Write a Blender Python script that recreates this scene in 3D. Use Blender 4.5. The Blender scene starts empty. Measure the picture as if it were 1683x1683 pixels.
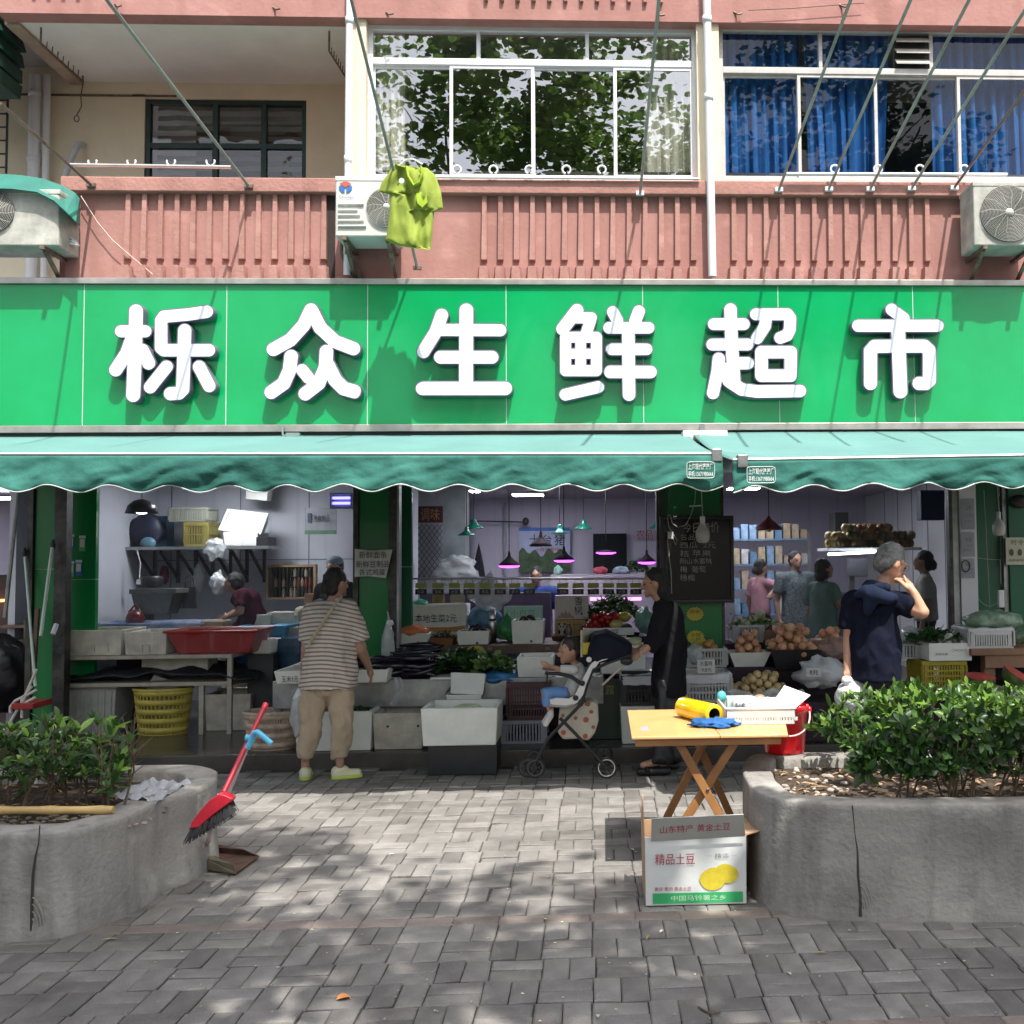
import bpy, math, random
import numpy as np
from mathutils import Vector, Matrix, noise
from math import radians, sin, cos, pi
random.seed(7)
S = bpy.context.scene
C = S.collection
F_PX, CX, CY = 1683.0, 1046.0, 841.5
CAM = Vector((0, 0, 1.58))
YAW, PITCH, ROLL = radians(2.5), radians(2.7), 0.0095
_F = Vector((sin(YAW)*cos(PITCH), cos(YAW)*cos(PITCH), sin(PITCH)))
_X = Vector((cos(YAW), -sin(YAW), 0)); _U = _X.cross(_F)
X2 = _X*cos(ROLL) - _U*sin(ROLL); U2 = _X*sin(ROLL) + _U*cos(ROLL)
cd = bpy.data.cameras.new('camera'); co = bpy.data.objects.new('camera', cd); C.objects.link(co)
cd.sensor_width = 36; cd.lens = 36; cd.clip_start = .05; cd.clip_end = 600
cd.shift_x = (841.5-CX)/1683.0; cd.shift_y = 0
m = Matrix((X2, U2, -_F)).transposed().to_4x4(); m.translation = CAM
co.matrix_world = m
S.camera = co
SUN = Vector((.42, -1.0, 2.2)).normalized()
w = bpy.data.worlds.new("World"); S.world = w; w.use_nodes = True
nt = w.node_tree; bg = nt.nodes['Background']
sky = nt.nodes.new('ShaderNodeTexSky'); sky.sky_type = 'NISHITA'; sky.sun_disc = False
sky.sun_elevation = math.asin(SUN.z); sky.sun_rotation = math.atan2(SUN.x, SUN.y)
sky.air_density = 1.0; sky.dust_density = 5.0; sky.ozone_density = 1.0
hs = nt.nodes.new('ShaderNodeHueSaturation'); hs.inputs['Saturation'].default_value = .55 
nt.links.new(sky.outputs[0], hs.inputs['Color']); nt.links.new(hs.outputs[0], bg.inputs[0]); bg.inputs[1].default_value = .15
sl = bpy.data.lights.new('sun', 'SUN'); sl.energy = 3.9; sl.angle = radians(.53); sl.color = (1, .955, .89)
so = bpy.data.objects.new('sun', sl); C.objects.link(so)
so.rotation_euler = (-SUN).to_track_quat('-Z', 'Y').to_euler(); so.location = (3, -6, 14)
S.view_settings.view_transform = 'Standard'; S.view_settings.look = 'None'
S.view_settings.gamma = 1; S.view_settings.exposure = .88
S.view_settings.use_curve_mapping = False
S.cycles.max_bounces = 8; S.cycles.transparent_max_bounces = 24
S.cycles.diffuse_bounces = 4; S.cycles.glossy_bounces = 3
S.cycles.caustics_reflective = False; S.cycles.caustics_refractive = False
def _dir(px, py): return _F + X2*((px-CX)/F_PX) + U2*((CY-py)/F_PX)
def P(px, py, Y):
    d = _dir(px, py); return CAM + d*(Y/d.y)
def G(px, py, z=0.0):
    d = _dir(px, py); return CAM + d*((z-CAM.z)/d.z)
def proj(p):
    v = Vector(p)-CAM; k = v.dot(_F)
    return CX+F_PX*v.dot(X2)/k, CY-F_PX*v.dot(U2)/k, k
def XZ(px0, px1, pyt, pyb, Y):
    a = P(px0, (pyt+pyb)/2, Y); b = P(px1, (pyt+pyb)/2, Y); mx = (px0+px1)/2
    return a.x, b.x, P(mx, pyb, Y).z, P(mx, pyt, Y).z
MATS = {}
def mat(name, col, rough=.6, metal=0, var=.12, scale=6, bump=0, bscale=40, spec=.5, col2=None, emit=0, trans=0, objrand=0, sub=0, coat=0, det=4):
    if name in MATS: return MATS[name]
    m = bpy.data.materials.new(name); m.use_nodes = True; MATS[name] = m
    t = m.node_tree; n = t.nodes; L = t.links; b = n['Principled BSDF']
    b.inputs['Roughness'].default_value = rough; b.inputs['Metallic'].default_value = metal
    b.inputs['Specular IOR Level'].default_value = spec if rough < .8 else spec*.3
    b.inputs['Coat Weight'].default_value = coat
    tc = n.new('ShaderNodeTexCoord'); nz = n.new('ShaderNodeTexNoise')
    nz.inputs['Scale'].default_value = scale; nz.inputs['Detail'].default_value = det; nz.inputs['Roughness'].default_value = .6
    L.new(tc.outputs['Object'], nz.inputs['Vector'])
    r = n.new('ShaderNodeValToRGB'); r.color_ramp.elements[0].position = .32; r.color_ramp.elements[1].position = .68
    c2 = col2 or [min(1, c*(1+var)) for c in col]; c1 = col if col2 else [c*(1-var) for c in col]
    r.color_ramp.elements[0].color = (*c1, 1); r.color_ramp.elements[1].color = (*c2, 1)
    L.new(nz.outputs['Fac'], r.inputs[0])
    out = r.outputs[0]
    if objrand:
        oi = n.new('ShaderNodeObjectInfo'); hs = n.new('ShaderNodeHueSaturation')
        mr = n.new('ShaderNodeMapRange'); mr.inputs[3].default_value = 1-objrand; mr.inputs[4].default_value = 1+objrand
        L.new(oi.outputs['Random'], mr.inputs[0]); L.new(mr.outputs[0], hs.inputs['Value']); L.new(out, hs.inputs['Color'])
        out = hs.outputs[0]
    L.new(out, b.inputs['Base Color'])
    if bump:
        n2 = n.new('ShaderNodeTexNoise'); n2.inputs['Scale'].default_value = bscale; n2.inputs['Detail'].default_value = 5
        L.new(tc.outputs['Object'], n2.inputs['Vector'])
        bp = n.new('ShaderNodeBump'); bp.inputs['Strength'].default_value = bump; bp.inputs['Distance'].default_value = .02
        L.new(n2.outputs['Fac'], bp.inputs['Height']); L.new(bp.outputs[0], b.inputs['Normal'])
    if emit:
        L.new(out, b.inputs['Emission Color']); b.inputs['Emission Strength'].default_value = emit
    if sub:    
        tr = n.new('ShaderNodeBsdfTranslucent'); mx = n.new('ShaderNodeMixShader'); mx.inputs[0].default_value = sub
        L.new(out, tr.inputs[0]); o = n['Material Output']
        L.new(b.outputs[0], mx.inputs[1]); L.new(tr.outputs[0], mx.inputs[2]); L.new(mx.outputs[0], o.inputs[0])
    if trans:  
        tr = n.new('ShaderNodeBsdfTransparent'); mx = n.new('ShaderNodeMixShader'); mx.inputs[0].default_value = trans
        o = n['Material Output']
        L.new(b.outputs[0], mx.inputs[1]); L.new(tr.outputs[0], mx.inputs[2]); L.new(mx.outputs[0], o.inputs[0])
    return m
def weather(name, dark, light, stain, rough=.85, bump=.4, s=1.0):
    """weathered cement: broad blotches, fine grain, runs down the face, small pits"""
    m = mat(name, dark, rough, col2=light, scale=2.2*s, bump=bump, bscale=45*s, det=9); t = m.node_tree; n = t.nodes; L = t.links; b = n['Principled BSDF']
    tc = [x for x in n if x.type == 'TEX_COORD'][0]; src = b.inputs['Base Color'].links[0].from_socket
    for sc, lo, hi, am, col in (((9*s, 9*s, 1.1*s), .50, .72, .55, stain), ((26*s, 26*s, 26*s), .62, .75, .3, stain), ((1.3*s, 1.3*s, 2.2*s), .48, .66, .5, stain), ((5*s, 5*s, 7*s), .56, .75, .45, [min(1, c*1.5) for c in light])):
        mp = n.new('ShaderNodeMapping'); mp.inputs['Scale'].default_value = sc; L.new(tc.outputs['Object'], mp.inputs[0])
        z = n.new('ShaderNodeTexNoise'); z.inputs['Scale'].default_value = 1; z.inputs['Detail'].default_value = 5; L.new(mp.outputs[0], z.inputs[0])
        r = n.new('ShaderNodeMapRange'); r.inputs[1].default_value = lo; r.inputs[2].default_value = hi; r.inputs[4].default_value = am; L.new(z.outputs['Fac'], r.inputs[0])
        x = n.new('ShaderNodeMix'); x.data_type = 'RGBA'; L.new(r.outputs[0], x.inputs[0]); L.new(src, x.inputs[6]); x.inputs[7].default_value = (*col, 1); src = x.outputs[2]
    L.new(src, b.inputs['Base Color']); return m
def glass(name, refl, tint=(1, 1, 1), rough=0.0, wav=.0, wsc=1.2):
    if name in MATS: return MATS[name]
    m = bpy.data.materials.new(name); m.use_nodes = True; MATS[name] = m
    t = m.node_tree; n = t.nodes; L = t.links; n.remove(n['Principled BSDF']); o = n['Material Output']
    g = n.new('ShaderNodeBsdfGlossy'); g.inputs['Roughness'].default_value = rough
    tr = n.new('ShaderNodeBsdfTransparent'); tr.inputs[0].default_value = (*tint, 1)
    mx = n.new('ShaderNodeMixShader')
    lw = n.new('ShaderNodeLayerWeight'); lw.inputs['Blend'].default_value = .5; pw = n.new('ShaderNodeMath'); pw.operation = 'POWER'; pw.inputs[1].default_value = 4
    mr = n.new('ShaderNodeMapRange'); mr.inputs[3].default_value = refl; mr.inputs[4].default_value = 1
    L.new(lw.outputs['Facing'], pw.inputs[0]); L.new(pw.outputs[0], mr.inputs[0]); L.new(mr.outputs[0], mx.inputs[0])
    if wav:
        tc = n.new('ShaderNodeTexCoord'); nz = n.new('ShaderNodeTexNoise'); nz.inputs['Scale'].default_value = wsc
        nz.inputs['Detail'].default_value = 1.5
        L.new(tc.outputs['Object'], nz.inputs['Vector']); bp = n.new('ShaderNodeBump'); bp.inputs['Strength'].default_value = wav
        bp.inputs['Distance'].default_value = .05
        L.new(nz.outputs['Fac'], bp.inputs['Height']); L.new(bp.outputs[0], g.inputs['Normal'])
    L.new(tr.outputs[0], mx.inputs[1]); L.new(g.outputs[0], mx.inputs[2]); L.new(mx.outputs[0], o.inputs[0])
    return m
class MB:
    def __init__(s): s.v = []; s.f = []; s.mi = []; s.cur = 0
    def add(s, vs, fs):
        o = len(s.v); s.v += [tuple(v) for v in vs]; s.f += [tuple(i+o for i in f) for f in fs]; s.mi += [s.cur]*len(fs); return s
    def box(s, x0, x1, y0, y1, z0, z1, T=None):
        vs = [(x, y, z) for z in (z0, z1) for y in (y0, y1) for x in (x0, x1)]
        if T is not None: vs = [T @ Vector(v) for v in vs]
        return s.add(vs, [(0, 2, 3, 1), (4, 5, 7, 6), (0, 1, 5, 4), (2, 6, 7, 3), (0, 4, 6, 2), (1, 3, 7, 5)])
    def hexa(s, b, t): 
        return s.add(list(b)+list(t), [(3, 2, 1, 0), (4, 5, 6, 7), (0, 1, 5, 4), (1, 2, 6, 5), (2, 3, 7, 6), (3, 0, 4, 7)])
    def bar(s, a, b, w, h=None, up=(0, 0, 1)):
        a = Vector(a); b = Vector(b); h = h or w; d = (b-a).normalized(); u = Vector(up)
        if abs(d.dot(u)) > .98: u = Vector((0, 1, 0))
        x = d.cross(u).normalized()*w/2; y = x.cross(d).normalized()*h/2
        return s.hexa([a-x-y, a+x-y, a+x+y, a-x+y], [b-x-y, b+x-y, b+x+y, b-x+y])
    def tube(s, pts, r, n=8, cap=True, closed=False, flat=1.0):
        pts = [Vector(p) for p in pts]; N = len(pts); rs = r if isinstance(r, (list, tuple)) else [r]*N
        vs = []; u = None
        for i, p in enumerate(pts):
            if closed: d = pts[(i+1) % N]-pts[i-1]
            else: d = pts[min(i+1, N-1)]-pts[max(i-1, 0)]
            d.normalize()
            if u is None:
                u = Vector((0, 0, 1)) if abs(d.z) < .9 else Vector((0, 1, 0))
            u = (u-d*u.dot(d)).normalized(); x = d.cross(u)
            for k in range(n):
                a = 2*pi*k/n; vs.append(p+(x*cos(a)+u*sin(a)*flat)*rs[i])
        fs = []
        for i in range(N if closed else N-1):
            j = (i+1) % N
            for k in range(n): fs.append((i*n+k, i*n+(k+1) % n, j*n+(k+1) % n, j*n+k))
        s.add(vs, fs)
        if cap and not closed: s.poly(vs[:n], True); s.poly(vs[(N-1)*n:])
        return s
    def lathe(s, prof, c=(0, 0, 0), n=20, M=None, sx=1, sy=1):
        vs = []; fs = []
        for r, z in prof:
            for k in range(n):
                a = 2*pi*k/n; v = Vector((r*cos(a)*sx, r*sin(a)*sy, z))
                if M: v = M @ v
                vs.append(v+Vector(c))
        for i in range(len(prof)-1):
            for k in range(n): fs.append((i*n+k, i*n+(k+1) % n, (i+1)*n+(k+1) % n, (i+1)*n+k))
        return s.add(vs, fs)
    def ell(s, c, r, n=14, m=9, M=None, nz=0, ns=3, seed=0):
        vs = []; fs = []; c = Vector(c)
        for i in range(m+1):
            t = pi*i/m
            for k in range(n):
                a = 2*pi*k/n; u = Vector((sin(t)*cos(a), sin(t)*sin(a), cos(t)))
                q = 1+(nz*noise.noise(u*ns+Vector((seed, 0, 0))) if nz else 0)
                v = Vector((u.x*r[0]*q, u.y*r[1]*q, u.z*r[2]*q))
                if M: v = M @ v
                vs.append(v+c)
        for i in range(m):
            for k in range(n): fs.append((i*n+k, (i+1)*n+k, (i+1)*n+(k+1) % n, i*n+(k+1) % n))
        return s.add(vs, fs)
    def cap(s, a, ra, b, rb, n=12):
        a = Vector(a); b = Vector(b); d = (b-a)
        if d.length < 1e-6: return s.ell(a, (ra, ra, ra), n, 8)
        d.normalize(); pts = []; rs = []
        for t in (88, 60, 35, 12): pts.append(a-d*ra*sin(radians(t))); rs.append(max(ra*cos(radians(t)), .0004))
        pts.append((a+b)/2); rs.append((ra+rb)/2)
        for t in (12, 35, 60, 88): pts.append(b+d*rb*sin(radians(t))); rs.append(max(rb*cos(radians(t)), .0004))
        return s.tube(pts, rs, n)
    def grid(s, nu, nv, fn):
        vs = [fn(i/nu, j/nv) for j in range(nv+1) for i in range(nu+1)]
        return s.add(vs, [(j*(nu+1)+i, j*(nu+1)+i+1, (j+1)*(nu+1)+i+1, (j+1)*(nu+1)+i) for j in range(nv) for i in range(nu)])
    def poly(s, vs, rev=False):
        f = tuple(range(len(vs))); return s.add(vs, [f[::-1] if rev else f])
    def prism(s, pts, z0, z1, cap=True):
        n = len(pts); vs = [(p[0], p[1], z0) for p in pts]+[(p[0], p[1], z1) for p in pts]
        fs = [(i, (i+1) % n, n+(i+1) % n, n+i) for i in range(n)]
        if cap: fs += [tuple(range(n))[::-1], tuple(range(n, 2*n))]
        return s.add(vs, fs)
def mesh(name, mb, mt, smooth=False, off=None):
    me = bpy.data.meshes.new(name)
    v = mb.v if off is None else [(a-off[0], b-off[1], c-off[2]) for a, b, c in mb.v]
    me.from_pydata(v, [], mb.f)
    for k in (mt if isinstance(mt, (list, tuple)) else [mt]): me.materials.append(k)
    if any(mb.mi): me.polygons.foreach_set('material_index', mb.mi)
    if smooth: me.polygons.foreach_set('use_smooth', [True]*len(mb.f))
    me.update(); return me
def obj(name, mb, mt, parent=None, smooth=False, bev=0, label=None, kind=None, off=None, auto=False, solid=0):
    """mb is in world coordinates; it is stored relative to its thing's base"""
    o0 = off if off is not None else (parent['base'] if parent is not None and 'base' in parent else None)
    me = mb if isinstance(mb, bpy.types.Mesh) else mesh(name, mb, mt, smooth, o0)
    o = bpy.data.objects.new(name, me); C.objects.link(o)
    if parent is not None:
        o.parent = parent
        if 'base' in parent: o['base'] = list(parent['base'])
    elif off is not None:
        o.location = off; o['base'] = [float(q) for q in off]
    if solid:
        md = o.modifiers.new('solid', 'SOLIDIFY'); md.thickness = solid; md.offset = 0
    if bev:
        md = o.modifiers.new('bevel', 'BEVEL'); md.width = bev; md.segments = 2; md.limit_method = 'ANGLE'; md.angle_limit = radians(40)
        if not smooth:
            for p in me.polygons: p.use_smooth = True
            o.modifiers.new('wn', 'WEIGHTED_NORMAL')
    if label: o['label'] = label
    if kind: o['kind'] = kind
    return o
def thing(name, label, cat, loc=(0, 0, 0), group=None):
    o = bpy.data.objects.new(name, None); C.objects.link(o); o.empty_display_size = .1
    o.location = loc; o['base'] = list(loc); o['label'] = label; o['category'] = cat
    if group: o['group'] = group
    return o
def single(name, label, cat, mb, mt, loc=None, group=None, **k):
    """a thing that is one mesh"""
    if loc is None:
        a = np.array(mb.v); loc = (float(a[:, 0].mean()), float(a[:, 1].mean()), float(a[:, 2].min()))
    o = obj(name, mb, mt, off=loc, **k); o['label'] = label; o['category'] = cat
    if group: o['group'] = group
    return o
def struct(name, mb, mt, **k):
    return obj(name, mb, mt, kind='structure', **k)
def dup(root, loc, rz=None, label=None, sc=None):
    r = root.copy(); C.objects.link(r); r.location = loc
    if rz is not None: r.rotation_euler = (0, 0, rz) if not isinstance(rz, (tuple, list)) else rz
    if sc: r.scale = sc
    if label: r['label'] = label
    for ch in list(root.children):
        c = ch.copy(); C.objects.link(c); c.parent = r
        for g in list(ch.children):
            d = g.copy(); C.objects.link(d); d.parent = c
    return r
def realise(o, name):
    dg = bpy.context.evaluated_depsgraph_get()
    me = bpy.data.meshes.new_from_object(o.evaluated_get(dg)); me.name = name
    d = o.data; bpy.data.objects.remove(o)
    (bpy.data.curves if isinstance(d, bpy.types.Curve) else bpy.data.meshes).remove(d)
    return me
def text(s, mt, name='lettering', w=None, h=None, parent=None, o=(0, 0, 0), ex=(1, 0, 0), ey=(0, 0, 1), bold=0, thick=0, label=None, vert=False, jit=0):
    """flat print: text squeezed to w x h, lower left corner at o, running along ex with letters up along ey"""
    cu = bpy.data.curves.new('t', 'FONT'); cu.body = '\n'.join(s) if vert else s; cu.size = 1; cu.offset = bold; cu.extrude = thick
    cu.resolution_u = 3
    if vert: cu.space_line = .9
    t = bpy.data.objects.new('t', cu); C.objects.link(t); me = realise(t, name)
    n = len(me.vertices); a = np.zeros(n*3); me.vertices.foreach_get('co', a); a = a.reshape(-1, 3)
    mn = a.min(0); sz = a.max(0)-mn; a = (a-mn)/np.array([sz[0], sz[1], 1])
    if w is None: w = h*sz[0]/sz[1]
    if h is None: h = w*sz[1]/sz[0]
    ex = Vector(ex).normalized(); ey = Vector(ey).normalized(); ez = ex.cross(ey)
    if jit: a[:, 1] += jit*np.sin(a[:, 0]*17)*.5
    B = np.array([list(ex*w), list(ey*h), list(ez)])
    base = np.array(parent['base']) if parent is not None and 'base' in parent else np.zeros(3)
    a = a @ B + np.array(o) - base
    me.vertices.foreach_set('co', a.ravel()); me.materials.clear(); me.materials.append(mt); me.update()
    ob = bpy.data.objects.new(name, me); C.objects.link(ob)
    if parent is not None: ob.parent = parent
    if label: ob['label'] = label
    return ob
white_paint = mat('white_paint', (.72, .73, .75), .45, var=.06, bump=.05)
pipe_white = mat('pipe_plastic', (.70, .72, .74), .4, var=.08, scale=3)
steel = mat('brushed_steel', (.42, .41, .40), .28, 1, var=.25, scale=9, bump=.05, bscale=90)
dull_steel = mat('dull_steel', (.30, .31, .30), .42, .9, var=.3, scale=5, bump=.08)
rust_steel = mat('rusty_steel', (.20, .15, .12), .6, .6, var=.5, scale=14, bump=.2)
black_plastic = mat('black_plastic', (.018, .018, .02), .45, var=.3)
dark_metal = mat('dark_metal', (.03, .032, .033), .5, .4, var=.4)
ink = mat('ink', (.02, .02, .025), .7, var=.1)
red_ink = mat('red_ink', (.36, .03, .06), .7, var=.1)
joint_mat = mat('joint_dirt', (.07, .065, .06), .95, var=.4, scale=12, bump=.3)
mb = MB(); mb.grid(40, 40, lambda u, v: (-150+300*u, -150+300*v, -.012)); struct('ground', mb, joint_mat)
mb = MB(); mb.box(-60, 60, -14, -3.0, -.012+.001, -.004); struct('road', mb, mat('asphalt', (.05, .05, .052), .9, var=.2, scale=30, bump=.4))
mb = MB(); mb.box(-60, 60, -3.0, -2.85, -.1, .11); struct('kerb', mb, mat('kerb_concrete', (.3, .29, .27), .85, bump=.2))
YS, YW = 8.65, 8.78    
PLAT = 8.06
wet = mat('wet_platform', (.055, .05, .045), .22, var=.45, scale=2.2, bump=.25, bscale=14, col2=(.10, .092, .082))
mb = MB(); mb.box(-9, 8, PLAT, 16, -.1, .12); struct('shop_floor', mb, wet, bev=.01)
U = .205
def brick_mesh(seed, w, l, name='brick'):
    r = random.Random(seed); mb = MB(); c = .006; h = [.0+r.uniform(-.003, .003) for _ in range(4)]
    q = [(-l/2, -w/2), (l/2, -w/2), (l/2, w/2), (-l/2, w/2)]; q = [(x+r.uniform(-.0025, .0025), y+r.uniform(-.0025, .0025)) for x, y in q]
    b = [(x, y, -.03) for x, y in q]; mid = [(x, y, h[i]-c*.7) for i, (x, y) in enumerate(q)]
    top = [(x-math.copysign(c, x), y-math.copysign(c, y), h[i]) for i, (x, y) in enumerate(q)]
    mb.add(b+mid+top, [(0, 1, 5, 4), (1, 2, 6, 5), (2, 3, 7, 6), (3, 0, 4, 7), (4, 5, 9, 8), (5, 6, 10, 9), (6, 7, 11, 10), (7, 4, 8, 11), (8, 9, 10, 11)])
    return mb
bm_grey = mat('paving_brick', (.165, .157, .146), .75, var=.2, scale=7, bump=.4, bscale=110, objrand=.26, col2=(.24, .229, .213), spec=.35)
bm_pink = mat('paving_brick_reddish', (.20, .168, .145), .78, var=.2, scale=9, bump=.35, bscale=120, objrand=.18, col2=(.26, .212, .185))
for b_m in (bm_grey, bm_pink): 
    t_ = b_m.node_tree; n = t_.nodes; L = t_.links; b = n['Principled BSDF']; src = b.inputs['Base Color'].links[0].from_socket
    ge = n.new('ShaderNodeNewGeometry')
    for sc, lo, hi, am, c_ in ((.8, .5, .68, .42, (.05, .047, .042, 1)), (2.6, .60, .70, .35, (.04, .036, .032, 1)), (5, .62, .75, .3, (.34, .32, .28, 1)), (75, .70, .76, .7, (.03, .027, .024, 1))):
        z = n.new('ShaderNodeTexNoise'); z.inputs['Scale'].default_value = sc; z.inputs['Detail'].default_value = 5; L.new(ge.outputs['Position'], z.inputs[0])
        r = n.new('ShaderNodeMapRange'); r.inputs[1].default_value = lo; r.inputs[2].default_value = hi; r.inputs[4].default_value = am; L.new(z.outputs['Fac'], r.inputs[0])
        x = n.new('ShaderNodeMix'); x.data_type = 'RGBA'; L.new(r.outputs[0], x.inputs[0]); L.new(src, x.inputs[6]); x.inputs[7].default_value = c_; src = x.outputs[2]
    L.new(src, b.inputs['Base Color'])
def tinted(name, base): 
    m2 = MATS[base].copy(); m2.name = name; t = m2.node_tree; n = t.nodes; L = t.links
    at = n.new('ShaderNodeAttribute'); at.attribute_name = 'tint'
    mr = [x for x in n if x.type == 'MAP_RANGE' and x.inputs[0].is_linked and x.inputs[0].links[0].from_node.type == 'OBJECT_INFO'][0]
    L.new(at.outputs['Fac'], mr.inputs[0]); return m2
bm_grey_j = tinted('paving_brick_far', 'paving_brick'); bm_pink_j = tinted('paving_brick_reddish_far', 'paving_brick_reddish')
HR, HL = .5, .445
right_front = [G(x, y, HR) for x, y in [(1262, 1237), (1238, 1240), (1226, 1247), (1221, 1258), (1223, 1274), (1234, 1291), (1256, 1306), (1292, 1315), (1345, 1320), (1430, 1322), (1560, 1322), (1683, 1322)]]
yb = G(1262, 1237, HR).y; yf = right_front[-1].y
right_out = [(p.x, p.y) for p in right_front]+[(6.5, yf-.02), (6.5, yb)]
left_front = [G(x, y, 0) for x, y in [(0, 1546), (109, 1538), (191, 1511), (231, 1489), (268, 1464)]]+[G(x, y, HL) for x, y in [(307, 1302), (332, 1292), (349, 1284), (357, 1275), (354, 1265), (334, 1258), (300, 1256)]]
left_out = [(-6.5, left_front[0].y-.03)]+[(p.x, p.y) for p in left_front]+[(-6.5, left_front[-1].y)]
def inside(p, poly):
    x, y = p; c = False; n = len(poly)
    for i in range(n):
        x0, y0 = poly[i]; x1, y1 = poly[(i+1) % n]
        if (y0 > y) != (y1 > y) and x < (x1-x0)*(y-y0)/(y1-y0)+x0: c = not c
    return c
variants = {False: [mesh('brick', brick_mesh(i, .1, .1995), bm_grey) for i in range(6)], True: [mesh('brick', brick_mesh(i+9, .1, .1995), bm_pink) for i in range(3)]}
vraw = {False: [brick_mesh(i, .1, .1995) for i in range(6)], True: [brick_mesh(i+9, .1, .1995) for i in range(3)]}
spots = []      # (x, y, rot, pink, tilt seed)
y = 1.2; row = 0
pinkrows = (G(900, 1500).y, G(1300, 1672).y)
done = set()
while y < PLAT+.05:
    pk = None
    for k, pr in enumerate(pinkrows):
        if k not in done and y+.05 >= pr-.1: pk = k
    if pk is not None:
        done.add(pk); x = -8
        while x < 7: spots.append((x, y+.05, 0, True)); x += U-.003
        y += .1045; continue
    n = int(16/U); x = -8+(row % 2)*0
    sk = random.uniform(-.01, .01)
    for i in range(n):
        cx = -8+(i+.5)*U+sk; vert = (i+row) % 2
        for s in (-1, 1):
            if vert: spots.append((cx+s*U/4, y+U/2, 90, False))
            else: spots.append((cx, y+U/2+s*U/4, 0, False))
    row += 1; y += U
spots = [s for s in spots if not any(all(inside((s[0]+a, s[1]+b), o_) for a in (-.1, .1) for b in (-.1, .1)) for o_ in (right_out, left_out)) and s[1] < PLAT-.02]
def score(s):
    px, py, k = proj((s[0], s[1], 0))
    if not (-10 < px < 1693 and py < 1700) or k <= 0: return 0
    if 1060 < px < 1228 and 1350 < py < 1490: return 0
    return 1/k**3
ranked = sorted(range(len(spots)), key=lambda i: -score(spots[i])); top = set(ranked[:300])
pav = bpy.data.objects.new('pavement', None); C.objects.link(pav); pav['kind'] = 'structure'
rb = random.Random(5); jm = {False: MB(), True: MB()}; tints = {False: [], True: []}
for i, (x, y, rot, pk) in enumerate(spots):
    v = rb.randrange(len(variants[pk])); dz = -.001+rb.uniform(-.003, .0015)-(.006 if rb.random() < .03 else 0); r = radians(rot)+rb.gauss(0, .006)
    if i in top:
        o = bpy.data.objects.new('brick', variants[pk][v]); C.objects.link(o); o.parent = pav
        o.location = (x, y, dz); o.rotation_euler = (rb.gauss(0, .004), rb.gauss(0, .004), r)
    else:
        c, s = cos(r), sin(r); q = vraw[pk][v]
        jm[pk].add([(x+a*c-b*s, y+a*s+b*c, dz+z) for a, b, z in q.v], q.f); tints[pk] += [rb.random()]*len(q.v)
for pk in (False, True):
    o = obj('far_bricks', jm[pk], bm_pink_j if pk else bm_grey_j, parent=pav, kind='stuff')
    at = o.data.attributes.new('tint', 'FLOAT', 'POINT'); at.data.foreach_set('value', tints[pk])
pink = weather('pink_render', (.37, .185, .165), (.44, .24, .215), (.29, .145, .12), bump=.16, s=.6)
pink_rib = weather('pink_rib_paint', (.37, .195, .168), (.45, .255, .22), (.29, .145, .12), bump=.2, s=.8)
cream = mat('cream_render', (.76, .68, .52), .85, var=.06, scale=3, bump=.12, bscale=30)
ceil_white = mat('balcony_ceiling', (.80, .79, .73), .85, var=.06, scale=2, bump=.1)
room_wall = mat('flat_interior', (.33, .33, .31), .9, var=.15, scale=2)
bld = thing('apartment_building', 'pink rendered apartment building with ribbed balcony walls above the green shop sign', 'building', (0, YW, 2.8))
xl = P(108, 380, YW).x
def wallpart(name, mb, mt, **k): return obj(name, mb, mt, parent=bld, **k)
zl0 = P(700, 322, YW).z; zl1 = P(700, 298, YW).z   
zs0 = P(841, 34, YW).z                              
ZT = zs0+1.2
mb = MB(); mb.box(xl, 7, YW, YW+.12, 2.78, zl0); wallpart('parapet', mb, pink)
mb = MB(); mb.box(xl-.02, 7, YW-.07, YW+.16, zl0, zl1)
wallpart('ledge', mb, mat('pink_ledge', (.38, .20, .17), .85, var=.15, scale=4, bump=.3, bscale=30), bev=.012)
mb = MB(); mb.box(xl-.6, 7, YW-.02, YW+.14, zs0, ZT); wallpart('upper_parapet', mb, pink)
YB = 10.05                                           
mb = MB(); mb.box(xl-.5, P(571, 80, YW).x, YW+.141, YB, zs0+.012, zs0+.15); wallpart('balcony_ceiling', mb, ceil_white)
mb = MB(); mb.box(-9, 7, YW+.3, 16, zs0+.16, zs0+.3); wallpart('upper_floor_slab', mb, room_wall)
def rib(x, kind):
    mb = MB(); z0, zm, z1 = 4.01, P(700, 428, YW).z, zl0-.003
    w0, d0 = .046, .07
    j = random.uniform(-.004, .004)
    a = [(x-w0/2+j, YW-d0*.55, zm), (x+w0/2+j, YW-d0*.55, zm), (x+w0/2+.004, YW+.001, zm), (x-w0/2-.004, YW+.001, zm)]
    b = [(x-w0*.3, YW-d0*.5, z1), (x+w0*.5, YW-d0*.5, z1), (x+w0/2, YW+.001, z1), (x-w0/2, YW+.001, z1)]
    mb.hexa(a, b)
    c = [(x-w0*.9, YW-d0*.95, z0), (x+w0*.8, YW-d0*.95, z0), (x+w0, YW+.001, z0), (x-w0*1.3, YW+.001, z0)]
    d = [(x-w0*.8, YW-d0*.95, zm), (x+w0*.6, YW-d0*.95, zm), (x+w0*.9, YW+.001, zm), (x-w0*1.1, YW+.001, zm)]
    zc = P(700, 440, YW).z
    c = [(u, v, 4.0) for u, v, _ in c]; d = [(u, v, zc) for u, v, _ in d]
    mb.hexa(c, d)
    return wallpart('rib', mb, pink_rib)
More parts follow.
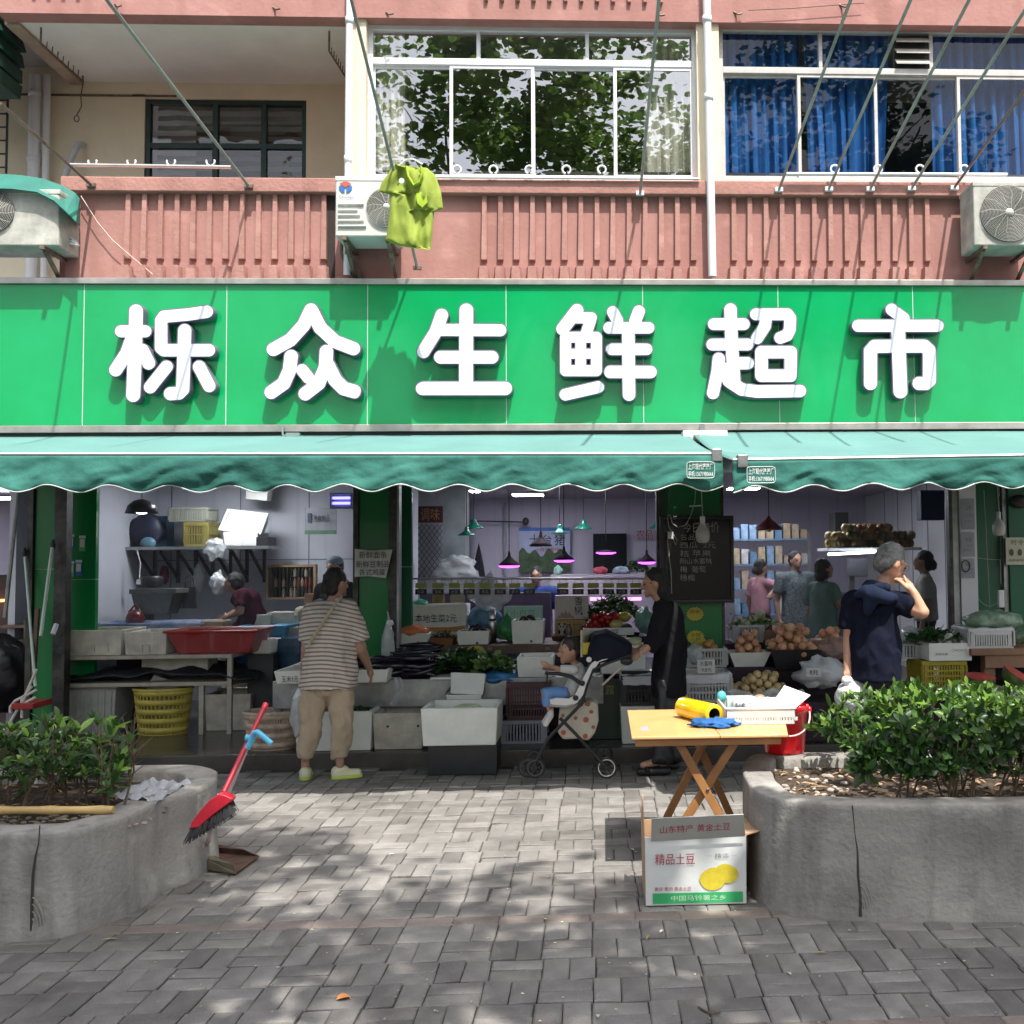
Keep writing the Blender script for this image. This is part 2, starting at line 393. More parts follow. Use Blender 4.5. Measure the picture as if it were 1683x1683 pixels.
for a, b, n in ((212, 533, 13), (796, 1139, 14), (1205, 1522, 13)):
    for i in range(n): rib(P(a+(b-a)*i/(n-1), 380, YW).x, 0)
for i in range(16): 
    mb = MB(); x = P(60+24*i if i < 4 else 800+26*(i-4), 5, YW).x; mb.box(x-.015, x+.015, YW-.05, YW-.019, zs0+.16, ZT); wallpart('rib', mb, pink_rib)
mb = MB(); mb.box(P(537, 380, YW).x, P(551, 380, YW).x, YW-.004, YW-.001, 4.0, zl0-.005); wallpart('slot_shade_strip', mb, mat('slot_shade', (.05, .04, .038), .9))  # dark strip on the wall face, paints the shade of a narrow gap
wx0, wx1, wz0, wz1 = XZ(237, 503, 163, 330, YB)
zf = 3.9; zc = zs0+.01
rx = P(571, 200, YW).x
mb = MB(); mb.box(-9, wx0, YB, YB+.2, zf, 7); mb.box(wx1, rx+.3, YB, YB+.2, zf, 7); mb.box(wx0, wx1, YB, YB+.2, wz1, 7); mb.box(wx0, wx1, YB, YB+.2, zf, wz0)
wallpart('balcony_wall', mb, cream)
mb = MB(); mb.box(xl-.12, xl, YW+.145, YB, 4.0, zl0-.02); wallpart('side_wall', mb, pink)
mb = MB(); mb.box(rx, rx+.1, YW+.02, YB, zl1, zs0); wallpart('side_wall', mb, cream)
mb = MB(); mb.box(-9, xl+.4, YB-.012, YB-.001, P(100, 158, YB).z, P(100, 155, YB).z); wallpart('wall_groove', mb, rust_steel)
mb = MB(); mb.box(xl-.02, wx0, YB-.012, YB-.001, P(180, 158, YB).z, P(180, 155, YB).z); wallpart('wall_groove', mb, rust_steel)
a = P(8, 31, YW); b = P(108, 133, YB)
mb = MB(); mb.box(xl-.62, xl-.5, YW+.141, YB, zs0-.02, zs0+.14); wallpart('ceiling_beam', mb, mat('beam_paint', (.42, .33, .25), .85))
dg = mat('dark_green_frame', (.012, .04, .035), .45, var=.3)
win = MB(); y0, y1 = YB+.02, YB+.08; t = .045
def frame(mb, x0, x1, z0, z1, y0, y1, t, vs=(), hs=(), t2=None):
    t2 = t2 or t
    mb.box(x0, x1, y0, y1, z0, z0+t); mb.box(x0, x1, y0, y1, z1-t, z1)
    mb.box(x0, x0+t, y0, y1, z0+t, z1-t); mb.box(x1-t, x1, y0, y1, z0+t, z1-t)
    for v in vs: mb.box(v-t2/2, v+t2/2, y0+.002, y1-.002, z0+t, z1-t)
    for h in hs: mb.box(x0+t, x1-t, y0+.004, y1-.004, h-t2/2, h+t2/2)
    return mb
frame(win, wx0, wx1, wz0, wz1, y0, y1, t, (P(352, 230, YB).x, P(432, 230, YB).x), (P(370, 238, YB).z,), .05)
g = wallpart('window', win, dg)
mb = MB(); mb.poly([(wx0+t, y0+.03, wz0+t), (wx1-t, y0+.03, wz0+t), (wx1-t, y0+.03, wz1-t), (wx0+t, y0+.03, wz1-t)]); obj('pane', mb, glass('old_glass', .10, (.75, .78, .76), wav=.25, wsc=3), parent=g)
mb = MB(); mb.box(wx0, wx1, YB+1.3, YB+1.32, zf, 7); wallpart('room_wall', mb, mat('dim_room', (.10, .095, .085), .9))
vb = mat('blind_slat', (.24, .23, .21), .7, var=.2)
bl = thing('venetian_blind', 'grey horizontal blind behind the dark green balcony window', 'blind', (wx0, YB+.2, wz0))
n = 10
for i in range(n):
    z = wz0+(wz1-wz0)*(i+.5)/n; mb = MB()
    mb.grid(16, 1, lambda u, v: (wx0+.06+(wx1-wx0-.12)*u, YB+.16+.012*v+.008*sin(u*23+i), z+.055*v+.004*sin(u*31+i*2))); obj('slat', mb, vb, parent=bl)
for a, b in ((584, 601), (1146, 1158), (1171, 1183)):
    x0, x1, _, _ = XZ(a, b, 50, 290, YW); mb = MB(); mb.box(x0, x1, YW+.01, YW+.3, zl1, zs0); wallpart('pilaster', mb, cream)
mb = MB(); mb.box(P(1157, 200, YW).x, P(1172, 200, YW).x, YW+.05, YW+.3, zl1, zs0); wallpart('pilaster', mb, cream)
YG = YW+.1
upvc = mat('white_window_plastic', (.78, .80, .84), .35, var=.04)
def win_block(px0, px1, pyt, pyb, frame_mat, rail, tops, lows, label, gm, t, tag):
    x0, x1, z0, z1 = XZ(px0, px1, pyt, pyb, YG); zr = P((px0+px1)/2, rail, YG).z
    mb = MB(); frame(mb, x0, x1, z0, z1, YG, YG+.07, t, (), (zr,), t*1.3)
    f = wallpart('window', mb, frame_mat, bev=.004); f['label'] = label
    edges = [x0+t]+[P(v, rail-20, YG).x for v in tops]+[x1-t]
    for i in range(len(edges)-1):
        a, b = edges[i], edges[i+1]
        if i: q = MB(); q.box(a-t*.35, a+t*.35, YG+.006, YG+.064, zr+t*.65, z1-t); obj('mullion', q, frame_mat, parent=f)
        q = MB(); q.poly([(a+(t*.35 if i else 0), YG+.03, zr+t*.65), (b-t*.35, YG+.03, zr+t*.65), (b-t*.35, YG+.03, z1-t), (a+(t*.35 if i else 0), YG+.03, z1-t)]); obj('pane', q, gm, parent=f)
    edges = [x0+t]+[P(v, rail+80, YG).x for v in lows]+[x1-t]
    for i in range(len(edges)-1):
        a, b = edges[i], edges[i+1]; q = MB(); dy = .012 if i % 2 else .034
        frame(q, a-.012, b+.012, z0+t, zr-t*.65, YG+dy, YG+dy+.022, t*.62)
        s = obj('sash', q, frame_mat, parent=f)
        q = MB(); q.poly([(a-.012+t*.62, YG+dy+.01, z0+t*1.62), (b+.012-t*.62, YG+dy+.01, z0+t*1.62), (b+.012-t*.62, YG+dy+.01, zr-t*1.27), (a-.012+t*.62, YG+dy+.01, zr-t*1.27)])
        obj('pane', q, gm, parent=f)
    return x0, x1, z0, z1, zr
gm1 = glass('coated_glass', .46, (.98, .99, .99), wav=.03, wsc=1.6)
x0, x1, z0, z1, zr = win_block(604, 1146, 44, 299, upvc, 102, (786, 965), (741, 876, 1011), 'white framed balcony window with cream curtains', gm1, .045, 'm')
MIDW = (x0, x1, z0, z1)
gm2 = glass('clear_glass', .045, (.93, .95, .96), wav=.03, wsc=1.6)
aw = mat('grey_window_frame', (.50, .49, .47), .5, var=.12, scale=8)
a0, a1, b0, b1, br = win_block(1181, 1900, 46, 302, aw, 118, (1349, 1531, 1750), (1314, 1441, 1577, 1760), 'grey framed balcony window with blue curtains', gm2, .045, 'r')
lv = MB(); lx0, lx1, lz0, lz1 = XZ(1472, 1527, 57, 110, YG)
for i in range(3):
    z = lz0+(lz1-lz0)*(i+.45)/3; lv.hexa([(lx0, YG-.03, z-.03), (lx1, YG-.03, z-.03), (lx1, YG+.03, z+.03), (lx0, YG+.03, z+.03)], [(lx0, YG-.03, z-.018), (lx1, YG-.03, z-.018), (lx1, YG+.03, z+.042), (lx0, YG+.03, z+.042)])
lo = wallpart('louvre_vent', lv, mat('louvre_slats', (.45, .42, .38), .5, var=.2))
mb = MB(); mb.box(lx0-.015, lx1+.015, YG+.026, YG+.0285, lz0, lz1); obj('backing', mb, black_plastic, parent=lo)
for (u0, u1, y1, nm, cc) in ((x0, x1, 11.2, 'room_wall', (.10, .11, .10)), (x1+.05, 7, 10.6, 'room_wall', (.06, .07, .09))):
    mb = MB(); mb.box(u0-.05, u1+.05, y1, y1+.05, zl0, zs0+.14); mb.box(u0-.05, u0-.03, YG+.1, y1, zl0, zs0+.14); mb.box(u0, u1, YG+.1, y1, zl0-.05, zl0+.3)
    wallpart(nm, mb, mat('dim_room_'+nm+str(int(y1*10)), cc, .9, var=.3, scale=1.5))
def curtain(px0, px1, pyt, pyb, label, mt, waves, flare=0, Y=YG+.14, group=None):
    x0, x1, z0, z1 = XZ(px0, px1, pyt, pyb, Y); mb = MB(); ph = random.random()*9
    def fn(u, v):
        x = x0+(x1-x0)*u+flare*(1-v)*(u-.5)
        return (x+.012*sin(u*waves*9+v*2), Y+.035*sin(u*waves*2*pi+ph+v*.8)+.012*sin(u*waves*5*pi+v*3), z0+(z1-z0)*v)
    mb.grid(int(waves*10), 10, fn)
    return single('curtain', label, 'curtain', mb, mt, smooth=True, group=group)
cc = mat('cream_curtain', (.90, .90, .80), .9, var=.05, sub=.1); bc = mat('blue_curtain', (.018, .095, .29), .85, var=.25, scale=5, sub=.2, col2=(.03, .15, .40))
curtain(611, 664, 48, 300, 'cream curtain at the left side of the white framed window', cc, 5)
curtain(1057, 1143, 48, 300, 'cream curtain drawn to the right side of the white framed window', cc, 6)
curtain(1184, 1316, 44, 300, 'blue curtain behind the leftmost sash of the grey framed window', bc, 8)
curtain(1318, 1458, 44, 300, 'blue curtain behind the second sash of the grey framed window', bc, 7, -.1)
curtain(1530, 1585, 44, 300, 'narrow blue curtain next to the dark gap of the grey framed window', bc, 3)
curtain(1586, 1740, 44, 300, 'blue curtain behind the sash above the right outdoor unit', bc, 9)
c = P(958, 172, 10.3); mb = MB(); mb.lathe([(.004, .30), (.015, .2), (.07, .1), (.10, 0), (.085, -.1), (.05, -.14), (.001, -.145)], c, 16)
single('paper_lantern', 'drop shaped yellow lantern hanging inside the white framed window', 'lantern', mb, mat('lantern_paper', (.42, .42, .22), .8), smooth=True)
def pipe(label, pts, r, collars=(), mt=pipe_white, n=14):
    t = thing('drain_pipe', label, 'pipe', tuple(pts[0]))
    mb = MB(); mb.tube(pts, r, n); obj('tube', mb, mt, parent=t, smooth=True)
    d = (Vector(pts[-1])-Vector(pts[0]))
    for z in collars:
        k = (z-pts[0][2])/d.z; c = Vector(pts[0])+d*k; mb = MB(); mb.tube([c-Vector((0, 0, .03)), c-Vector((0, 0, .027)), c+Vector((0, 0, .027)), c+Vector((0, 0, .03))], [r, r*1.17, r*1.17, r], n)
        obj('collar', mb, mt, parent=t, smooth=True)
    return t
yp = YB-.1
pa = P(54, 300, yp); pipe('thick white drain pipe left of the open balcony', [pa-Vector((0, 0, 1.3)), (P(60, 60, yp).x, yp, zs0+.02)], .053, (P(52, 154, yp).z, P(50, 262, yp).z))
pa = P(75, 300, yp); pipe('thin white drain pipe beside the thicker one left of the open balcony', [pa-Vector((0, 0, 1.3)), (P(79, 60, yp).x, yp, zs0+.02)], .032, (P(72, 243, yp).z,))
yp = YW-.08
pa = P(571, 300, yp); pipe('white drain pipe left of the white framed window', [(pa.x, yp, 4.02), (P(576, 0, yp).x, yp, ZT)], .031, (P(577, 34, yp).z, P(573, 262, yp).z))
pa = P(1171, 460, yp); pipe('white drain pipe between the two large windows', [(pa.x, yp, 4.02), (P(1160, 0, yp).x, yp, ZT)], .036, (P(1160, 32, yp).z, P(1165, 160, yp).z))
mb = MB(); mb.tube([P(136, 237, YB-.03), P(130, 236, YB-.1), P(121, 252, YB-.14), P(113, 272, YB-.16), P(104, 300, YB-.16)], .028, 10)
single('elbow_pipe', 'short curved grey pipe on the cream balcony wall', 'pipe', mb, mat('grey_pipe', (.5, .52, .56), .5), smooth=True)
rodm = mat('rod_steel', (.20, .155, .135), .45, .6, var=.3, scale=3); rodg = mat('rod_steel_green', (.30, .31, .29), .5, .2, var=.25, scale=3)
rods = [((150, 304), (0, 170), 'drying rod rising to the upper left from the balcony ledge corner', rodm, 6.9),
 ((409, 306), (172, -5), 'drying rod crossing in front of the green balcony window', rodg, 6.6),
 ((686, 440), (575, -10), 'drying rod that carries the yellow green shirt', rodg, 6.9),
 ((1052, 318), (1084, -10), 'drying rod in front of the cream right curtain', rodg, 6.4),
 ((1280, 312), (1402, -10), 'leftmost drying rod of the five in front of the blue curtains', rodg, 6.5),
 ((1362, 311), (1501, -10), 'second drying rod from the left in front of the blue curtains', rodg, 6.5),
 ((1430, 311), (1598, -10), 'third drying rod from the left in front of the blue curtains', rodg, 6.5),
 ((1498, 310), (1700, -8), 'fourth drying rod from the left in front of the blue curtains', rodg, 6.5),
 ((1568, 309), (1800, -10), 'rightmost drying rod in front of the blue curtains', rodm, 6.5)]
for (a, b, lab, mt_, yy) in rods:
    A = P(*a, YW-.08); B = P(*b, yy); B = A+(B-A)*1.0
    t = thing('drying_rod', lab, 'rod', tuple(A), 'rods for drying clothes')
    mb = MB(); mb.tube([A, B], .0125, 8); obj('tube', mb, mt_, parent=t, smooth=True)
    mb = MB(); mb.box(A.x-.035, A.x+.035, A.y-.02, A.y+.012, A.z-.02, A.z+.018); obj('foot', mb, rust_steel if b[0] < 1000 else white_paint, parent=t, bev=.004)
def hook_rail(label, a, b, Y, hooks, mt_, r, hy):
    A, B = P(*a, Y), P(*b, Y); t = thing('hook_rail', label, 'rail', tuple(A))
    mb = MB(); mb.tube([A, B], r, 8); obj('bar', mb, mt_, parent=t, smooth=True)
    for h in hooks:
        c = P(h, hy, Y); ring = MB()
        ring.tube([c+Vector((.035*cos(q), .0, .035*sin(q))) for q in np.linspace(-1.2 if hy > 275 else -3.6, 4.4 if hy > 275 else .5, 16)], .009, 6, closed=False)
        obj('ring', ring, pipe_white, parent=t, smooth=True)
    return t
hook_rail('steel rail with open hooks along the balcony ledge', (116, 271), (380, 275), YW+.05, (152, 216, 281, 346), mat('bright_steel', (.62, .62, .6), .3, .9, var=.1), .018, 266)
hook_rail('white rail with rings under the white framed window', (690, 291), (1150, 294), YW-.09, (751, 811, 870, 931, 989), pipe_white, .012, 279)
hook_rail('white rail with rings in front of the blue curtains', (1290, 286), (1655, 287), YW-.12, (1372, 1443, 1512, 1585), pipe_white, .016, 278)
for lab, A, B, D in (('rusty rack of hooks under the left of the balcony ceiling', (67, 72, 9.0), (136, 133, 9.9), 1), ('rusty rack of hooks under the right of the balcony ceiling', (541, 84, 9.0), (570, 130, 9.7), -1)):
    zc = zs0-.14
    def cz(px, py, Y): p = P(px, py, Y); return Vector((p.x, p.y, p.z))
    a, b = cz(*A), cz(*B); t = thing('ceiling_hook_rack', lab, 'rack', tuple(a))
    mb = MB(); mb.tube([a, b], .009, 6); mb.tube([a, (a.x, a.y, zs0)], .009, 6); mb.tube([b, (b.x, b.y, zs0)], .009, 6); obj('frame', mb, rust_steel, parent=t)
    for k in range(1, 8):
        p = a.lerp(b, k/8); mb = MB(); mb.tube([p, p+Vector((.0, .01, .07))], .005, 5); obj('hook', mb, rust_steel, parent=t)
mb = MB(); c0 = P(137, 133, 9.9); mb.tube([c0, P(133, 158, 9.9), P(134, 175, 9.9), P(127, 188, 9.9)]+[P(126+4*cos(q), 195-5*sin(q), 9.9) for q in np.linspace(1.5, 7.6, 10)], .006, 5)
single('wire_hook', 'bent wire with a loop hanging from the balcony ceiling rack', 'hook', mb, rust_steel)
for lab, pts, r_, mt_ in (('pale cable running down the pink wall to the sign', [(133, 322), (160, 365), (185, 395), (220, 425), (263, 461)], .004, mat('pink_cable', (.6, .42, .38), .6)),
                    ('thin telephone wire along the floor edge above the windows', [(1420, 5), (1300, 14), (1230, 17)], .003, black_plastic)):
    mb = MB(); mb.tube([P(x, y, YW-.06) for x, y in pts], r_, 5); single('cable', lab, 'cable', mb, mt_)
for x, y in ((192, 9), (452, 14), (638, 22), (1083, 24), (1210, 22), (1384, 10)):
    mb = MB(); c = P(x, y, YW-.03); mb.tube([c+Vector((-.02, .01, .02)), c, c+Vector((.015, -.02, -.02)), c+Vector((.05, -.02, -.01))], .008, 6); wallpart('bracket', mb, rust_steel)
mb = MB()
for i in range(4):
    a = P(0, 60+26*i, 9.3); mb.hexa([(a.x-.8, 9.0, a.z-.05), (a.x+.13-.02*i, 9.0, a.z-.05), (a.x+.13-.02*i, 9.5, a.z-.05), (a.x-.8, 9.5, a.z-.05)], [(a.x-.8, 9.05, a.z+.07), (a.x+.09, 9.05, a.z+.07), (a.x+.09, 9.5, a.z+.07), (a.x-.8, 9.5, a.z+.07)])
single('window_hood', 'dark green slatted hood at the upper left edge of the building', 'hood', mb, mat('dark_green_hood', (.02, .07, .055), .5, var=.3))
mb = MB()
for i in range(6): a = P(12, 165+i*22, 9.6); mb.tube([(a.x-.8, 9.6, a.z), (a.x, 9.6, a.z)], .008, 6)
a = P(13, 150, 9.6); b = P(10, 285, 9.6); mb.tube([a, b], .012, 6)
single('window_grille', 'dark metal grille at the far left beside the thick drain pipe', 'grille', mb, dark_metal)
ac_white = mat('unit_enamel', (.62, .62, .58), .45, var=.1, scale=5, bump=.04)
ac_old = mat('unit_enamel_dirty', (.42, .42, .38), .6, var=.3, scale=6, bump=.08)
def outdoor_unit(label, px0, px1, pyt, pyb, Y, fan, rr, depth, mt_, vents=None, logo=False, tilt=0):
    x0, x1, z0, z1 = XZ(px0, px1, pyt, pyb, Y); t = thing('outdoor_unit', label, 'air conditioner', ((x0+x1)/2, Y, z0))
    mb = MB(); mb.box(x0, x1, Y, Y+depth, z0, z1); obj('casing', mb, mt_, parent=t, bev=.015)
    mb = MB(); mb.box(x0-.003, x1+.003, Y-.004, Y+depth+.003, z1-.035, z1+.006); obj('lid', mb, mt_, parent=t, bev=.006)
    c = P(*fan, Y-.006); R = rr*Y/F_PX
    c = Vector((c.x, Y-.006, c.z)); M = Matrix.Rotation(radians(90), 3, 'X')
    mb = MB(); mb.lathe([(0.001, .0), (R, .0)], c, 36, M); fb = obj('fan_opening', mb, black_plastic, parent=t)
    mb = MB()
    for k in range(5):
        a0 = k*2*pi/5
        mb.grid(3, 6, lambda u, v: (c.x+R*(.12+.8*v)*cos(a0+u*.9+v*.5), c.y+.0015+.001*u, c.z+R*(.12+.8*v)*sin(a0+u*.9+v*.5)))
    obj('fan', mb, mat('fan_blades', (.10, .10, .10), .5), parent=fb)
    mb = MB(); q = R; nr = max(9, int(R/.013))
    for i in range(nr): q = R*(.16+.84*(i+1)/nr); mb.tube([(c.x+q*cos(s), c.y-.012-.02*(1-(q/R)**2), c.z+q*sin(s)) for s in np.linspace(0, 2*pi, 33)[:-1]], .0023, 4, closed=True)
    for i in range(12):
        s = i*pi/6+.1; mb.tube([(c.x+R*.15*cos(s), c.y-.03, c.z+R*.15*sin(s)), (c.x+R*.7*cos(s+.25), c.y-.022, c.z+R*.7*sin(s+.25)), (c.x+R*cos(s+.4), c.y-.01, c.z+R*sin(s+.4))], .003, 4)
    obj('grille', mb, mat('grille_wire', (.45, .44, .40), .45), parent=t)
    mb = MB(); mb.lathe([(.001, .012), (R*.15, .008), (R*.17, 0)], c+Vector((0, -.026, 0)), 18, M); obj('hub_cap', mb, mt_, parent=t, smooth=True)
    if vents:
        for (u0, u1, v) in vents:
            a, b = P(u0, v, Y), P(u1, v, Y); mb = MB(); mb.tube([(a.x, Y-.004, a.z), (b.x, Y-.004, b.z)], .013, 8, flat=.8); obj('vent_ridge', mb, mt_, parent=t, smooth=True)
    if logo:
        c2 = P(568, 308, Y-.003); rm = mat('emblem_red', (.5, .10, .07), .5); bm2 = mat('emblem_blue', (.03, .15, .45), .5)
        mb = MB(); mb.poly([(c2.x+.052*sin(q), Y-.0075, c2.z+.016+.03*cos(q)) for q in np.linspace(-1.2, 1.2, 9)]+[(c2.x, Y-.0075, c2.z-.002)], True); obj('emblem', mb, rm, parent=t)
        for s in (-1, 1):
            mb = MB(); mb.poly([(c2.x+s*.006, Y-.0075, c2.z-.045), (c2.x+s*.006, Y-.0075, c2.z-.008), (c2.x+s*.045, Y-.0075, c2.z+.02), (c2.x+s*.056, Y-.0075, c2.z-.005), (c2.x+s*.035, Y-.0075, c2.z-.035)], s < 0); obj('emblem', mb, bm2, parent=t)
        p = P(557, 326, Y-.003); text('Chunlan', bm2, w=.12, h=.022, parent=t, o=(p.x, Y-.0075, p.z))
    for s in (.15, .85):
        x = x0+(x1-x0)*s; mb = MB(); mb.bar((x, Y-.02, z0-.015), (x, YW, z0-.015), .035, .03); mb.bar((x, Y+.03, z0-.03), (x, YW+.01, z0-.26), .03, .02); obj('bracket', mb, rust_steel, parent=t)
    return t
outdoor_unit('white outdoor unit with a blue and red emblem behind the hanging shirt', 551, 652, 291, 389, YW-.42, (636, 341), 33, .34, ac_white,
 [(556, 598, 336), (556, 588, 346), (556, 592, 354), (556, 598, 363), (556, 602, 372)], True)
outdoor_unit('dirty outdoor unit with a round fan at the right edge of the facade', 1600, 1712, 300, 404, YW-.40, (1657, 351), 48, .32, ac_old)
outdoor_unit('old outdoor unit under a green hood at the left edge of the facade', -75, 97, 312, 404, YW-.35, (-12, 348), 34, .34, ac_old)
Yh = YW-.42
prof = [(-120, 290), (-40, 285), (30, 288), (70, 294), (104, 306), (124, 318), (130, 326)]
low = [(-120, 308), (-40, 309), (20, 311), (60, 316), (88, 330), (108, 348), (124, 364)]
hm = mat('green_canvas_hood', (.02, .15, .12), .6, var=.15, scale=4)
mb = MB(); n = len(prof)
A = [P(*p, YW-.1) for p in prof]; B = [P(*p, Yh) for p in low]
mb.add(A+B, [(i, i+1, n+i+1, n+i) for i in range(n-1)])
e = P(131, 372, YW-.05); mb.add([A[-1], B[-1], e], [(0, 1, 2)])
single('unit_hood', 'green plastic hood over the old outdoor unit at the left', 'hood', mb, hm, solid=.008)
mb = MB()
for k in range(3): mb.tube([P(95, 384+k*5, YW-.15), P(110, 388+k*5, YW-.2), P(126+k*2, 398+k*3, YW-.12)], .011, 8)
single('foil_pipe', 'foil wrapped refrigerant pipes beside the left outdoor unit', 'pipe', mb, mat('foil', (.55, .54, .53), .35, .8, var=.3, scale=30, bump=.5), smooth=True)
mb = MB()
for k in range(3): mb.tube([P(562+k*9, 392, YW-.2), P(561+k*8, 418, YW-.1), P(570+k*10, 440, YW-.03), P(585+k*6, 458, YW-.03)], .012-.002*k, 8)
single('unit_cable', 'dark wrapped cables running down behind the emblem outdoor unit', 'cable', mb, mat('wrapped_cable', (.14, .12, .11), .7, var=.5, scale=20))
lime = mat('lime_cloth', (.35, .44, .085), .85, var=.08, scale=5, sub=.25, bump=.15, bscale=20)
sh = thing('hanging_shirt', 'yellow green polo shirt hanging to dry on a rod', 'shirt', tuple(P(678, 410, 8.0)))
out = [(650, 268), (627, 300), (622, 316), (641, 319), (640, 350), (634, 397), (655, 403), (680, 409), (708, 411), (711, 372), (714, 345), (729, 347), (725, 316), (716, 288), (697, 272), (672, 275)]
Ysh = 8.0
def cloth_from(out, Y, amp, holes=None, n=26, thick=.10, seed=0):
    xs = [p[0] for p in out]; ys = [p[1] for p in out]; x0, x1, y0, y1 = min(xs), max(xs), min(ys), max(ys)
    mb = MB(); idx = {}
    nx = n; ny = int(n*1.4)
    rows = []
    for j in range(ny+1):
        yy = y0+.01+(y1-y0-.02)*j/ny; cr = []
        for i in range(len(out)):
            (a, b), (c, d) = out[i], out[(i+1) % len(out)]
            if (b > yy) != (d > yy): cr.append(a+(c-a)*(yy-b)/(d-b))
        cr.sort(); rows.append((yy, cr[0], cr[-1]))
    for s in (0, 1):
        vs = []
        for (yy, a, b) in rows:
            for i in range(nx+1):
                u = i/nx; e = sin(pi*min(1, max(0, u)))**.5; px = a+(b-a)*u
                f = noise.noise(Vector((px*.06+seed, yy*.018, s*1.7)))*amp+.5*amp*noise.noise(Vector((px*.14, yy*.03+seed, s)))
                vs.append(P(px, yy, Y+(s*2-1)*thick/2*e+f*e))
        fs = [(j*(nx+1)+i, j*(nx+1)+i+1, (j+1)*(nx+1)+i+1, (j+1)*(nx+1)+i) for j in range(ny) for i in range(nx)]
        mb.add(vs, fs)
    return mb
obj('body', cloth_from(out, Ysh, .07), lime, parent=sh, smooth=True)
mb = MB(); mb.tube([P(x, y, Ysh-.075) for x, y in ((668, 274), (671, 290), (680, 306), (690, 300), (694, 285), (692, 275))], .012, 6, flat=2); obj('collar', mb, mat('lime_collar', (.36, .50, .05), .85), parent=sh, smooth=True)
mb = MB(); mb.add([P(x, y, Ysh-.085+.02*(i % 2)) for i, (x, y) in enumerate(((684, 318), (700, 314), (703, 332), (694, 341), (686, 334)))], [(0, 1, 2, 3, 4)]); obj('pocket', mb, mat('lime_collar', (.5, .66, .06)), parent=sh)
mb = MB(); mb.tube([P(x, y, Ysh-.06) for x, y in ((656, 272), (668, 262), (680, 262), (694, 270))], .006, 6); obj('hanger', mb, white_paint, parent=sh)
mb = MB(); c = P(660, 297, Ysh-.1); mb.lathe([(.001, 0), (.022, 0)], c, 14, Matrix.Rotation(radians(90), 3, 'X')); obj('badge', mb, mat('badge', (.55, .7, .65), .6), parent=sh)
zS0 = P(841, 703, YS).z; zS1 = P(841, 463, YS).z
green = mat('green_acrylic', (.0, .30, .085), .2, scale=1.6, spec=.45, col2=(.003, .35, .11), coat=.15, bump=.10, bscale=1.6, det=7)
sg = thing('shop_sign', 'long green shop sign with six large white characters', 'sign', (0, YS, zS0))
seams = [137, 372, 604, 832, 1057, 1280, 1502]
xs = [P(s, 583, YS).x for s in seams]; stepx = (xs[-1]-xs[0])/6
xs = [xs[0]-2*stepx, xs[0]-stepx]+xs+[xs[-1]+stepx, xs[-1]+2*stepx, xs[-1]+3*stepx]
for i in range(len(xs)-1):
    mb = MB(); mb.box(xs[i]+.0025, xs[i+1]-.0025, YS, YS+.03, zS0+.03, zS1-.03); obj('panel', mb, green, parent=sg, bev=.0015)
    mb = MB(); mb.box(xs[i]-.0022, xs[i]+.0022, YS-.0012, YS+.02, zS0+.031, zS1-.031); obj('sealant_seam', mb, white_paint, parent=sg)
mb = MB(); mb.box(xs[0], xs[-1], YS+.012, YS+.1, zS0+.01, zS1-.01); obj('backing', mb, mat('sign_backing', (.5, .75, .6), .6), parent=sg)
fr = mat('sign_frame_metal', (.42, .40, .37), .4, .7, var=.2, scale=6)
mb = MB(); mb.box(xs[0], xs[-1], YS-.025, YS+.125, zS1-.03, zS1+.02); obj('frame', mb, fr, parent=sg, bev=.004)
mb = MB(); mb.box(xs[0], xs[-1], YS-.025, YS+.125, zS0-.03, zS0+.03); obj('frame', mb, fr, parent=sg, bev=.004)
def CR(k, ox, oy, st): return [([(ox+x/k, oy+y/k) for x, y in pts], r/k) for pts, r in st]
K3, K4 = 1683/460, 1683/440
